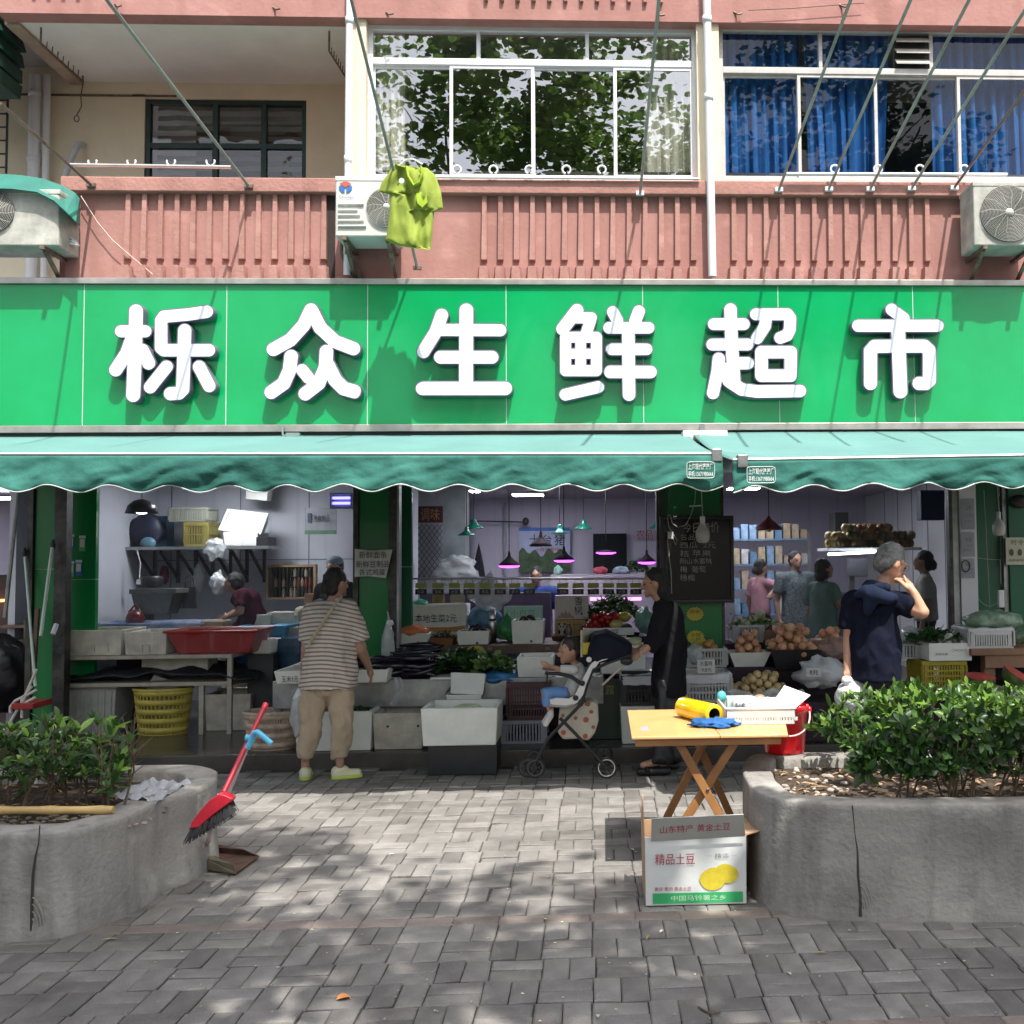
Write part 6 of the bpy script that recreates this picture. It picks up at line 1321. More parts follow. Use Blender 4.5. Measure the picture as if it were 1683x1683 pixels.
def small_box(label, px0, px1, pyt, pyb, holes=(), Y=9.2, dep=.3, mt_=foam, **k): return foam_box(label, px0, px1, pyt, pyb, Y, dep, z0=ZS, mt_=mt_, t=.02, holes=holes, group='white boxes on the board shelf', **k)
small_box('white box under the orange bag', 654, 704, 1041, 1060, ((687, 1056),))
small_box('small white box with dark pods left of the thermos', 750, 804, 1037, 1060, ((784, 1057),))
small_box('white box full of dark pods right of the thermos', 840, 894, 1020, 1058, ((873, 1054),), dep=.36)
sack('orange_bag', 'orange plastic bag lying on a white box', 'bag', P(678, 1037, 9.3), (.14, .12, .055), mat('orange_film', (.62, .20, .07), .4, bump=.5, bscale=16), 3, .2)
mb = MB(); x0, x1, z0, z1 = XZ(706, 745, 1049, 1060, 9.22); shell(mb, x0, x1, 9.22, 9.5, ZS, ZS+.06, .01, .02); single('wooden_tray', 'small brown tray of dried herbs on the board shelf', 'tray', mb, mat('tray_orange', (.25, .11, .04), .6))
greens('dried_herbs', 'dried herbs in the small brown tray', 'herbs', x0+.02, x1-.02, 9.24, 9.46, ZS+.04, .07, 160, [mat('herb_brown', (.09, .07, .03), .8), veg_d], .04, .012, 5)
pod = mat('dark_pods', (.025, .012, .02), .4)
rg = random.Random(9)
for nm, (q0, q1) in (('left of the thermos', (755, 800)), ('right of the thermos', (848, 888))):
    u0, u1 = P(q0, 1040, 9.3).x, P(q1, 1040, 9.3).x; zz = P(870, 1024, 9.25).z if q0 > 800 else P(775, 1040, 9.25).z
    long_veg('dark pod in the white box '+nm, 'dark pods '+nm, 'pod', 'pod', pod, .13, .011, [(rg.uniform(u0+.04, u1-.04), 9.28+.2*rg.random(), zz-.015+.012*(i % 4), rg.uniform(-.7, .7), .1) for i in range(16)])
p = P(809, 1060, 9.35); t = thing('thermos', 'steel thermos flask standing on the board shelf', 'flask', (p.x, 9.38, ZS))
zt_ = P(809, 1003, 9.35).z; h_ = zt_-ZS; mb = MB(); mb.lathe([(.001, 0), (.036, 0), (.036, h_*.66), (.033, h_*.68)], (p.x, 9.38, ZS), 18); obj('body', mb, steel, parent=t, smooth=True)
mb = MB(); mb.lathe([(.034, h_*.68), (.034, h_*.74)], (p.x, 9.38, ZS), 18); obj('band', mb, black_plastic, parent=t, smooth=True); mb = MB(); mb.lathe([(.033, h_*.74), (.031, h_*.97), (.02, h_), (.001, h_)], (p.x, 9.38, ZS), 18); obj('cap', mb, steel, parent=t, smooth=True)
sack('green_bag', 'bright green plastic bag beside the box of pods', 'bag', P(834, 1034, 9.55), (.10, .1, .1), green_film, 2, .35, top=.08)
def card(label, px0, px1, pyt, pyb, Y, lines, mt_, tilt=0, stand=True, name='price_card', cat='card', im=ink, extra=None, dep=.02):
    x0, x1, z0, z1 = XZ(px0, px1, pyt, pyb, Y); t = thing(name, label, cat, ((x0+x1)/2, Y, z0)); mb = MB(); mb.box(x0, x1, Y, Y+dep, z0, z1); obj('sheet', mb, mt_, parent=t, bev=.002)
    for (s, fx0, fx1, fy0, fy1) in lines:
        text(s, im, w=(x1-x0)*(fx1-fx0), h=(z1-z0)*(fy1-fy0), parent=t, o=(x0+(x1-x0)*fx0, Y-.002, z0+(z1-z0)*fy0), jit=.06)
    return t, x0, x1, z0, z1
t, x0, x1, z0, z1 = foam_box('big foam box with a handwritten lettuce price', 663, 766, 994, 1058, 9.62, .35, z0=ZS, group=None, mt_=foam)[:5]
text('本地生菜2元', ink, w=(x1-x0)*.66, h=.075, parent=t, o=(x0+(x1-x0)*.19, 9.615, P(700, 1023, 9.62).z), jit=.1)
mb = MB(); n = 20; zb_ = P(700, 1029, 9.62).z; mb.add([(x0+.01+(x1-x0-.02)*i/n, 9.612, zb_-.055+.0*i) for i in range(n+1)]+[(x0+.01+(x1-x0-.02)*i/n, 9.612, zb_-.012+.09*max(0, i/n-.75)**1.3) for i in range(n+1)], [(i, i+1, n+2+i, n+1+i) for i in range(n)]); obj('printed_band', mb, mat('orange_print', (.45, .22, .05), .6), parent=t)
sack('blue_bag', 'blue plastic bag between the two price boxes', 'bag', P(797, 1017, 9.8), (.16, .14, .13), mat('blue_bag_film', (.10, .26, .38), .35, var=.3, trans=.1, bump=.6, bscale=15), 7, .18)
card('pale green price card standing behind the pods', 828, 892, 996, 1036, 9.75, [('小白菜', .18, .8, .55, .85)], mat('pale_green_card', (.30, .50, .40), .5), im=mat('faint_ink', (.16, .3, .24), .7))
sack('green_film', 'small bright green bag on top of the lettuce box', 'bag', P(691, 990, 9.8), (.065, .06, .028), mat('mint_film', (.06, .45, .25), .35, emit=0), 4, .3)
mb = MB(); c = P(720, 1000, 9.95); mb.ell((c.x, 9.98, c.z+.07), (.06, .03, .12), nz=.3); single('yellow_packet', 'brownish yellow packet behind the lettuce box', 'packet', mb, mat('packet_yellow', (.22, .16, .04), .5), smooth=True)
gbm = mat('gift_box_white', (.50, .45, .42), .5, var=.06)
zA = P(940, 1019, 9.6).z
t, x0, x1, z0, z1 = card('pinkish white gift box with black brush lettering', 912, 967, 979, 1018, 9.6, [], gbm, name='gift_box', cat='box', dep=.22)
text('雪桃', ink, w=.08, h=.15, parent=t, o=(x0+(x1-x0)*.58, 9.597, z0+.045), jit=.15, vert=True)
mb = MB(); n = 14; mb.add([(x0+.02+.16*i/n, 9.597, z0+.012) for i in range(n+1)]+[(x0+.02+.16*i/n, 9.597, z0+.02+.05*sin(pi*i/n)*(1+.4*sin(i*2))) for i in range(n+1)], [(i, i+1, n+2+i, n+1+i) for i in range(n)]); obj('printed_hills', mb, mat('print_pink', (.35, .22, .17), .6), parent=t)
t, x0, x1, z0, z1 = card('yellow brown box with a black and white bear under the gift box', 912, 967, 1019, 1045, 9.6, [], mat('yellow_card', (.40, .27, .10), .6), name='carton', cat='box', dep=.22)
c = Vector((x0+.065, 9.597, (z0+z1)/2+.012)); kw = mat('print_white', (.55, .5, .42), .6)
def disc(x, z, rx, rz, y, mt_, par, nm='printed_bear'): mb = MB(); mb.poly([(x+rx*cos(q), y, z+rz*sin(q)) for q in np.linspace(0, 2*pi, 15)[:-1]]); obj(nm, mb, mt_, parent=par)
disc(c.x, c.z-.045, .03, .03, 9.5975, kw, t); disc(c.x, c.z, .033, .028, 9.5965, kw, t)
for s in (-1, 1): disc(c.x+s*.026, c.z+.024, .011, .011, 9.5955, ink, t); disc(c.x+s*.013, c.z+.002, .008, .01, 9.595, ink, t); disc(c.x+s*.025, c.z-.048, .011, .022, 9.5955, ink, t)
text('竹', mat('print_brown', (.2, .12, .04), .6), w=.09, h=.09, parent=t, o=(x0+.16, 9.597, z0+.04))
foam_box('low box carrying the two cartons', 906, 975, 1045, 1062, 9.55, .34, z0=ZS, group=None, mt_=wood_brown, t=.015)
p = P(935, 1060, 9.3); mb = MB(); mb.lathe([(.001, 0), (.028, 0), (.028, .13), (.018, .15), (.018, .17), (.001, .17)], (p.x, 9.3, ZS), 14); single('jar', 'brown jar with a pale lid in front of the bear carton', 'jar', mb, mat('jar_brown', (.12, .08, .06), .3), smooth=True)
a, b_ = P(958, 1035, 9.3).x, P(1030, 1035, 9.3).x; zz = P(990, 1046, 9.3).z
mb = MB(); shell(mb, a-.03, b_+.16, 9.22, 9.8, ZS, zz, .012, .03); single('display_tray', 'dark tray holding the red peppers and melons', 'tray', mb, black_plastic)
pile('red_pepper', 'glossy red pepper in the heap behind the pushchair', 'red peppers', 'pepper', a-.02, b_+.01, 9.22, 9.7, zz-.03, .033, 85, mat('pepper_red', (.32, .015, .012), .25, var=.3), (1, .8, 1.25), seed=3)
pile('small_red_tomato', 'small red tomato in front of the pepper heap', 'small tomatoes', 'tomato', a-.02, a+.2, 9.2, 9.32, zz+.02, .02, 20, mat('pepper_red', (.32, .015, .012)), seed=5)
mel = mat('melon_yellow', (.50, .38, .05), .4, var=.15); p = P(1020, 1024, 9.35)
for (x, y_, r_, l, m__) in ((1013, 1027, .055, 'yellow melon in front, beside the red peppers', mat('mango_yellow', (.48, .42, .14), .4)), (1025, 1014, .058, 'orange yellow melon lying behind the front one', mel)):
    p = P(x, y_, 9.3 if r_ < .057 else 9.45); mb = MB(); mb.ell(p, (r_*1.15, r_, r_*.85), 18, 12); single('melon', l, 'melon', mb, m__, smooth=True, group='melons')
p = P(1030, 1032, 9.28); mb = MB(); mb.ell(p, (.05, .05, .042)); single('dark_avocado', 'dark round fruit right of the yellow melon', 'fruit', mb, mat('dark_fruit', (.05, .05, .05), .6), smooth=True)
greens('leafy_greens', 'leafy greens piled behind the red peppers', 'vegetables', P(966, 1000, 9.7).x, P(1052, 1000, 9.7).x, 9.55, 9.95, P(1000, 1015, 9.7).z-.05, .24, 800, [veg_m, veg_d, veg_l], .08, .03, 7)
sack('clear_bag', 'clear pale green bag right of the melons', 'bag', P(1060, 1020, 9.45), (.09, .09, .12), mat('mint_bag', (.22, .42, .34), .3, trans=.15, bump=.7, bscale=16), 5, .25)
card('white handwritten card beside the pushchair hood', 1002, 1030, 1045, 1058, 9.12, [('本地辣椒', .1, .9, .5, .9)], mat('paper_white', (.6, .6, .58), .6))
card('long white strip of paper under the peppers', 958, 1042, 1032, 1044, 9.17, [('时令蔬菜', .4, .7, .2, .8)], mat('paper_white', (.6, .6, .58), .6), dep=.01)
sack('food_tray_wrapped', 'wrapped pale green pack in front of the melons', 'pack', P(1042, 1054, 9.0), (.10, .06, .035), mat('pale_pack', (.42, .45, .25), .4, var=.3), 3, .15)
foam_box('tall white foam box standing right of the cabbages', 849, 910, 1080, 1116, YC, .42, z0=zc1, marks=1, group='foam boxes at the counter end')
x0, x1, z0, z1 = XZ(852, 918, 1062, 1080, 8.84)
foam_box('pale foam box beside the pushchair seat', 985, 1062, 1066, 1108, 8.6, .4, group='foam boxes at the counter end')
foam_box('white foam box on the platform behind the striped shopper', 484, 611, 1170, 1222, 8.12, .5, z0=.121, group='foam boxes on the platform', t=.035, holes=((526, 1206),), writing=None)
foam_box('white foam box with two black plugs and red tape', 612, 696, 1172, 1217, 8.14, .42, z0=.121, group='foam boxes on the platform', mt_=foam_d, t=.03, holes=((637, 1194), (687, 1193)))
greens('leafy_greens', 'dark scraps of greens in the foam box behind the shopper', 'vegetables', P(575, 1168, 8.3).x, P(608, 1168, 8.3).x, 8.2, 8.5, P(590, 1172, 8.2).z-.03, .05, 120, [veg_d, veg_m], .05, .02, 11)
zb = .121
mb = MB(); 
t = thing('black_crate', 'black crate standing on the bricks under the big foam box', 'crate', (P(762, 1258, 7.87).x, 7.72, 0)); x0, x1, z0, z1 = XZ(708, 820, 1217, 1258, 7.86)
mb = MB(); shell(mb, x0, x1, 7.72, 8.05, .003, z1-.012, .012, .005); obj('body', mb, black_plastic, parent=t, bev=.004)
t, x0, x1, z0, z1 = foam_box('big clean white foam box on the black crate', 691, 818, 1164, 1221, 7.68, .5, z0=z1-.01, t=.035, fl=.015, group='foam boxes on the platform')
sack('white_gourd', 'pale gourd lying in the big white foam box', 'gourd', P(768, 1163, 7.95), (.11, .06, .03), mat('gourd_pale', (.42, .48, .30), .5), 2, .1)
foam_box('small foam box with cucumbers behind the big one', 733, 792, 1142, 1166, 8.3, .28, group='foam boxes on the platform', t=.02)
tilted_box('small foam box leaning open against the steel front', P(768, 1142, 8.36), (.28, .1, .17), (-.25, .05, 0), group='foam boxes on the platform')
rg = random.Random(1)
cuc = mat('cucumber_skin', (.03, .06, .02), .4)
long_veg('dark green cucumber in the small foam box', 'cucumbers', 'cucumber', 'cucumber', cuc, .2, .017, [(P(757, 1140, 8.4).x+rg.uniform(-.03, .05), 8.38+.03*i, P(757, 1141, 8.4).z+.01, rg.uniform(-.2, .3), 0) for i in range(4)])
mar = mat('maroon_crate', (.055, .012, .018), .45, var=.3); lil = mat('lilac_grey_crate', (.30, .31, .36), .5, var=.12); blk = mat('black_crate_plastic', (.015, .015, .018), .4)
t, x0, x1, z0, z1 = crate('pale lilac grey crate at the bottom under the maroon one', 822, 898, 1184, 1212, 8.3, .4, lil, z0=.122, rows=1)
crate('maroon crate stacked behind the pushchair seat', 832, 905, 1121, 1184, 8.28, .42, mar, z0=z1+.002, rows=4, pitch=.022, liner=None)
t, x0, x1, z0, z1 = XZ(966, 1022, 1118, 1195, 8.45)+(0,)
bx = thing('dark_box', 'dark green box with yellow characters behind the pushchair', 'box', (t, 8.45, .12)); mb = MB(); mb.box(t, x0, 8.45, 8.85, .121, P(990, 1118, 8.45).z); obj('body', mb, mat('dark_green_box', (.012, .03, .018), .4), parent=bx, bev=.006)
p = P(978, 1142, 8.44); text('玉露', mat('faded_gold', (.25, .24, .06), .6), w=.16, h=.075, parent=bx, o=(p.x, 8.446, p.z))
foam_box('white foam box at the bottom right of the pushchair', 1020, 1076, 1161, 1213, 8.2, .35, z0=.121, group='foam boxes on the platform')
zz = P(1046, 1161, 8.2).z
crate('black crate lined with white film beside the black clad shopper', 1020, 1078, 1110, 1160, 8.22, .36, blk, z0=zz+.002, rows=2, liner=white_bag)
Yr = 9.55; a, b_ = P(676, 951, Yr), P(1088, 951, Yr)
t = thing('tag_rail', 'steel rail carrying the hanging price tags over the vegetables', 'rail', ((a.x+b_.x)/2, Yr, a.z)); mb = MB(); mb.tube([a, b_], .01, 8); obj('bar', mb, steel, parent=t, smooth=True)
mb = MB(); mb.tube([(a.x, Yr, a.z), (a.x, Yr, ZC)], .006, 5); mb.tube([(b_.x-.05, Yr, a.z), (b_.x-.05, Yr, ZC)], .006, 5); obj('hanger', mb, steel, parent=t)
yt = mat('tag_yellow_green', (.30, .32, .06), .6); bt = mat('tag_black', (.015, .015, .018), .5)
for i, px in enumerate((692, 720, 747, 771, 797, 822, 846, 870, 925, 950, 975, 1000, 1022, 1045)):
    p = P(px, 953, Yr-.01); k = thing('hanging_tag', ['first', 'second', 'third', 'fourth', 'fifth', 'sixth', 'seventh', 'eighth', 'ninth', 'tenth', 'eleventh', 'twelfth', 'thirteenth', 'last'][i]+' black and yellow price tag from the left on the steel rail', 'tag', (p.x, Yr-.01, p.z-.2), 'price tags on the rail')
    w_ = .052; mb = MB(); mb.box(p.x-w_, p.x+w_, Yr-.012, Yr-.006, p.z-.075, p.z-.03); obj('price_field', mb, yt, parent=k)
    mb = MB(); mb.box(p.x-w_, p.x+w_, Yr-.012, Yr-.006, p.z-.135, p.z-.085); obj('name_field', mb, bt, parent=k)
    text(['白菜', '菠菜', '土豆', '青椒', '冬瓜', '南瓜', '萝卜', '茄子', '豆角', '韭菜', '芹菜', '生菜', '大葱', '黄瓜'][i], mat('tag_print', (.3, .3, .26), .6), w=.06, h=.028, parent=k, o=(p.x-.03, Yr-.0135, p.z-.124))
    mb = MB(); mb.tube([(p.x-.03, Yr, p.z), (p.x-.03, Yr-.009, p.z-.03)], .002, 4); mb.tube([(p.x+.03, Yr, p.z), (p.x+.03, Yr-.009, p.z-.03)], .002, 4); obj('hook', mb, dark_metal, parent=k)
mb = MB(); x0, x1, z0, z1 = XZ(905, 1060, 944, 960, 11.8); mb.box(x0, x1, 11.8, 12.5, .12, z1); single('far_counter', 'pale counter at the back of the vegetable bay', 'counter', mb, mat('counter_pale', (.38, .36, .40), .5))
for i, (px, l, m_, r_) in enumerate(((917, 'mint green box on the far counter', mat('mint_plastic', (.25, .45, .38), .5), (.05, .05, .06)), (987, 'pinkish red packet on the far counter', mat('packet_pink', (.45, .06, .09), .5), (.08, .05, .05)), (1020, 'blue and white bag on the far counter', mat('bag_bluewhite', (.25, .32, .4), .5, var=.5), (.10, .05, .05)))):
    sack('packet', l, 'packet', P(px, 938, 11.9), r_, m_, i, .2)
greens('leafy_greens', 'greens on the far counter below the dark doorway', 'vegetables', P(1030, 940, 12.2).x, P(1062, 940, 12.2).x, 12.0, 12.3, z1, .14, 220, [veg_m, veg_d], .08, .03, 14)
mb = MB(); x0, x1, z0, z1 = XZ(690, 905, 975, 1010, 11.0); mb.box(x0, x1, 11.0, 11.5, .12, z1); single('inner_counter', 'dim inner counter behind the hanging tags', 'counter', mb, mat('inner_counter_grey', (.07, .075, .085), .5, var=.2))
mb = MB(); c = P(752, 984, 10.8); mb.lathe([(.001, 0), (.08, 0)], c, 20, Matrix.Rotation(radians(90), 3, 'X')); single('wall_clock', 'small round dial behind the hanging tags', 'dial', mb, mat('dial_yellow', (.3, .33, .15), .5))
sack('plastic_bag', 'clear bags heaped in front of the pale column', 'bag', P(752, 938, 11.6), (.22, .1, .16), clear_bag, 6, .5)
sack('net_bag', 'large clear net bag hanging below the tag rail', 'bag', P(806, 975, 9.75), (.19, .1, .17), clear_bag, 8, .35, top=.05)
for i, (px, w_) in enumerate(((985, 30), (1035, 38))):
    a, b_ = P(px-w_/2, 984, 11.0), P(px+w_/2, 984, 11.0); mb = MB(); mb.box(a.x, b_.x, 11.0, 11.05, a.z-.02, a.z+.012); single('purple_tube_light', ['left', 'right'][i]+' purple tube light low behind the tags', 'lamp', mb, mat('purple_tube', (.75, .25, .8), .5, emit=1.8, var=0))
t, x0, x1, z0, z1 = (thing('notice', 'white paper notice with three lines of brush lettering', 'notice', tuple(P(613, 950, 8.8))),)+XZ(583, 645, 902, 950, 8.82)
pm = mat('notice_paper', (.58, .58, .57), .7)
q = [P(583, 902, 8.82), P(612, 905, 8.80), P(645, 903, 8.82), P(640, 926, 8.82), P(634, 950, 8.82), P(606, 947, 8.79), P(583, 948, 8.82), P(583, 925, 8.81)]
mb = MB(); mb.add(q, [tuple(range(8))[::-1]]); obj('sheet', mb, pm, parent=t, solid=.002)
for s, (u0, u1, v0, v1) in (('新鲜面条', (590, 636, 906, 918)), ('新鲜豆制品', (585, 640, 921, 933)), ('各式鸡蛋', (590, 633, 935, 946))):
    p = P(u0, v1, 8.775); r_ = P(u1, v0, 8.775); text(s, ink, w=r_.x-p.x, h=r_.z-p.z, parent=t, o=tuple(p))
sack('tied_bag', 'clear bag with a white knot hanging beside the green pillar', 'bag', P(638, 1060, 8.7), (.055, .05, .19), clear_bag, 2, .25, top=.1)
c = P(641, 1024, 8.66); mb = MB(); mb.ell(c, (.03, .03, .025), nz=.3); single('bag_knot', 'white knotted top of the clear bag by the pillar', 'knot', mb, white_paint, smooth=True)
x0, x1, z0, z1 = XZ(1085, 1206, 848, 991, 8.74); t = thing('blackboard', 'black framed blackboard with chalk writing on the wide green pillar', 'board', ((x0+x1)/2, 8.74, z0))
mb = MB(); frame(mb, x0, x1, z0, z1, 8.72, 8.77, .03); obj('frame', mb, mat('black_frame', (.012, .012, .014), .35), parent=t, bev=.004)
mb = MB(); mb.box(x0+.03, x1-.03, 8.745, 8.765, z0+.03, z1-.03); obj('writing_panel', mb, mat('black_glass', (.006, .0065, .007), .15, var=.4, scale=2, spec=.35), parent=t)
ch = mat('chalk', (.34, .34, .32), .9)
for s, (u0, u1, v0, v1) in (('今日特价', (1122, 1182, 858, 876)), ('名品', (1118, 1142, 878, 888)), ('西瓜  2元', (1118, 1176, 890, 901)), ('桔 苹果', (1118, 1168, 904, 915)), ('阳山水蜜桃', (1118, 1170, 917, 927)), ('梅  葡萄', (1118, 1160, 930, 941)), ('杨梅', (1118, 1142, 944, 955))):
    p = P(u0, v1, 8.742); r_ = P(u1, v0, 8.742); text(s, ch, w=r_.x-p.x, h=r_.z-p.z, parent=t, o=(p.x, 8.742, p.z), jit=.08)
def bulb(label, px, pyt, pyb, Y, topz=None):
    a = P(px, pyt, Y); b_ = P(px, pyb, Y); H = a.z-b_.z; t = thing('light_bulb', label, 'bulb', tuple(b_), 'unlit bulbs hanging under the awnings'); R = H*.26
    mb = MB(); mb.lathe([(.001, 0), (R*.6, .004), (R*.92, H*.1), (R, H*.28), (R*.95, H*.45), (R*.45, H*.66), (R*.33, H*.72)], b_, 20); obj('globe', mb, mat('bulb_white', (.62, .62, .60), .35, sub=.2), parent=t, smooth=True)
    mb = MB(); mb.lathe([(R*.34, H*.70), (R*.36, H*.97), (R*.2, H), (.001, H)], b_, 14); obj('socket', mb, white_paint, parent=t, smooth=True)
    mb = MB(); mb.tube([a, (a.x-.01, Y, a.z+.25), (a.x-.02, Y+.02, topz or a.z+.5)], .004, 5); obj('cord', mb, mat('cord_grey', (.35, .36, .33), .6), parent=t)
bulb('unlit white bulb hanging in front of the blackboard', 1155, 848, 893, 8.2, 2.6)
bulb('unlit white bulb hanging before the right green wall', 1642, 841, 881, 8.3, 2.6)
cm = mat('cord_grey', (.35, .36, .33), .6)
def cord(label, pts, Y, r=.004, mt_=cm, name='cord'): mb = MB(); mb.tube([P(x, y, Y) for x, y in pts], r, 5); return single(name, label, 'cord', mb, mt_)
cord('white extension cord looped down the left of the blackboard', [(1143, 806), (1142, 825), (1136, 845), (1128, 862), (1115, 867), (1105, 860), (1102, 848), (1099, 845), (1097, 852), (1100, 868), (1113, 888), (1111, 896), (1104, 880), (1098, 872), (1097, 890), (1103, 940), (1104, 975)], 8.6)
p = P(1102, 880, 8.6); mb = MB(); mb.box(p.x-.022, p.x+.022, 8.58, 8.62, p.z-.03, p.z+.03); single('socket', 'white socket on the looped cord by the blackboard', 'socket', mb, white_paint, bev=.004)
p = P(1145, 832, 8.7); mb = MB(); mb.bar(P(1133, 832, 8.72), P(1153, 831, 8.72), .01); single('wall_hook', 'small pale hook on the green pillar above the blackboard', 'hook', mb, white_paint)
cord('thin vertical cord on the right green wall', [(1617, 805), (1620, 860), (1624, 940), (1627, 1000)], 8.7, .003)
cord('short cord leading to the white adapter on the right wall', [(1607, 917), (1622, 919), (1644, 920), (1645, 960)], 8.7, .003)
cord('slack cord below the white adapter', [(1608, 985), (1618, 994), (1628, 997), (1640, 990)], 8.7, .003)
p = P(1645, 985, 8.68); mb = MB(); mb.box(p.x-.025, p.x+.025, 8.66, 8.7, p.z-.07, p.z+.08); single('adapter', 'white power adapter hanging on the right green wall', 'adapter', mb, white_paint, bev=.006)
ys = mat('sticker_yellow', (.42, .36, .03), .5)
def star(label, px, py, rpx, lines, Y=8.88, heart=False):
    c = P(px, py, Y); R = rpx*Y/F_PX; t = thing('star_tag', label, 'tag', (c.x, Y-.01, c.z), 'yellow star price tags'); n = 16
    mb = MB(); mb.prism([(R*(1 if i % 2 else .84)*cos(pi*i/n), R*.8*(1 if i % 2 else .84)*sin(pi*i/n)) for i in range(2*n)], 0, .003)
    mb.v = [(c.x+x, Y-.012+z, c.z+y) for x, y, z in mb.v]; obj('sheet', mb, ys, parent=t)
    for k, s in enumerate(lines): text(s, mat('brown_ink', (.16, .10, .02), .7), w=R*1.1, h=R*.42, parent=t, o=(c.x-R*.55, Y-.0135, c.z+R*.05-k*R*.5))
star('yellow star tag, the highest one on the green pillar', 1142, 1009, 15, ['鲜果'])
star('yellow star tag, the middle one on the green pillar', 1143, 1047, 15, ['冰糖', '心橙'], 8.8)
star('yellow star tag, the lowest one overlapping the middle one', 1155, 1062, 16, ['水蜜桃', '9.9元'], 8.76)
Ys_ = (8.15, 8.6, 9.05); zs_ = [P(1250, 1155, 8.15).z, P(1230, 1096, 8.62).z, P(1230, 1056, 9.1).z]
dcl = mat('dark_purple_cloth', (.025, .012, .022), .75, var=.4, bump=.3, bscale=10)
t = thing('display_steps', 'stepped stand draped in dark cloth in the fruit bay', 'stand', (P(1300, 1100, 8.3).x, 8.15, .12)); xa, xb = P(1100, 1150, 8.15).x, P(1470, 1150, 8.15).x
for i, nm in enumerate(('lower_step', 'middle_step', 'upper_step')):
    mb = MB(); y1_ = (list(Ys_)+[9.5])[i+1]; mb.box(xa, xb, Ys_[i], y1_-.002, .121, zs_[i]-.003); obj(nm, mb, dcl, parent=t, bev=.01)
wc = mat('pale_crate_plastic', (.42, .43, .42), .5, var=.1); wc2 = mat('white_crate_plastic', (.55, .55, .52), .45, var=.1)
crate('pale lined crate in the front row left of the potatoes', 1122, 1204, 1108, 1156, 8.17, .38, wc, z0=zs_[0], rows=3, liner=white_bag, group='crates of fruit on the steps')
crate('pale crate with oranges behind the front crate', 1127, 1196, 1066, 1106, 8.62, .34, wc, z0=zs_[1], rows=2, group='crates of fruit on the steps')
x0, x1 = P(1127, 1080, 8.62).x, P(1196, 1080, 8.62).x
pile('orange', 'dull orange in the crate behind the front crate', 'oranges in the crate', 'orange', x0+.02, x1-.02, 8.65, 8.93, P(1160, 1082, 8.65).z-.04, .036, 20, mat('orange_peel', (.45, .25, .09), .5, var=.2), seed=8)
sack('clear_bag', 'clear bag over the oranges on the left', 'bag', P(1143, 1075, 8.66), (.08, .08, .09), clear_bag, 12, .25)
t = card('white handwritten price card stuck in the front crate', 1146, 1175, 1084, 1107, 8.14, [('水蜜桃', .15, .85, .55, .9), ('9.8元', .25, .8, .1, .4)], mat('paper_white', (.6, .6, .58), .6), dep=.003)[0]
crate('grey white crate with cauliflowers on the upper step', 1204, 1256, 1027, 1056, 9.1, .32, wc, z0=zs_[2], rows=1, group='crates of fruit on the steps')
x0, x1 = P(1206, 1030, 9.1).x, P(1275, 1030, 9.1).x
cau = mat('cauliflower', (.50, .50, .38), .8, var=.15, bump=.8, bscale=70)
pile('cauliflower', 'cauliflower head on the upper step', 'cauliflowers', 'cauliflower', x0, x1, 9.12, 9.42, P(1230, 1026, 9.1).z-.05, .05, 7, cau, seed=2)
greens('leafy_greens', 'green leaves round the cauliflowers', 'vegetables', x0, x1+.05, 9.1, 9.4, P(1230, 1030, 9.1).z-.03, .10, 200, [veg_l, veg_m], .07, .03, 21)
mb = MB(); x0, x1, z0, z1 = XZ(1257, 1304, 1042, 1060, 9.08); shell(mb, x0, x1, 9.08, 9.35, zs_[2], z1+.02, .012, .0); single('wooden_crate', 'brown wooden crate right of the cauliflower crate', 'crate', mb, mat('crate_wood', (.20, .13, .07), .7, var=.3))
pe = mat('peach_skin', (.50, .20, .13), .6, var=.3, scale=14, objrand=.2, col2=(.58, .36, .20)); pt = mat('yellow_fruit_skin', (.52, .38, .17), .6, var=.2, scale=14, objrand=.15, col2=(.58, .46, .24))
t = thing('foam_box', 'white flared box of peaches on the middle step', 'box', (P(1232, 1090, 8.62).x, 8.6, zs_[1]), 'foam boxes'); x0, x1, z0, z1 = XZ(1202, 1262, 1072, 1096, 8.62); mb = MB(); shell(mb, x0-.02, x1+.02, 8.58, 8.9, zs_[1], z1, .012, .05); obj('body', mb, foam, parent=t)
pile('peach', 'peach in the white flared box', 'peaches in the white box', 'peach', x0+.02, x1-.02, 8.62, 8.86, z1-.07, .036, 22, pe, seed=11)
mb = MB(); x0, x1, z0, z1 = XZ(1264, 1338, 1062, 1096, 8.62); shell(mb, x0, x1+.04, 8.5, 8.98, zs_[1]-.02, z1-.02, .012, .05); single('dark_basket', 'dark basket heaped with peaches', 'basket', mb, black_plastic)
pile('peach', 'peach in the heap of the dark basket', 'peaches in the dark basket', 'peach', x0-.01, x1+.04, 8.5, 8.95, z1-.09, .038, 62, pe, seed=12)
pile('peach', 'peach in the loose pink bag behind the navy clad man', 'peaches in the pink bag', 'peach', x1+.0, x1+.32, 8.6, 8.95, z1-.06, .038, 24, pe, seed=13)
sack('pink_bag', 'clear pinkish bag over the peaches left of the man', 'bag', P(1372, 1066, 8.7), (.20, .16, .11), mat('pink_clear_bag', (.5, .36, .33), .3, trans=.55, bump=.8, bscale=16), 6, .25)
x0, x1, z0, z1 = XZ(1204, 1302, 1108, 1136, 8.2)
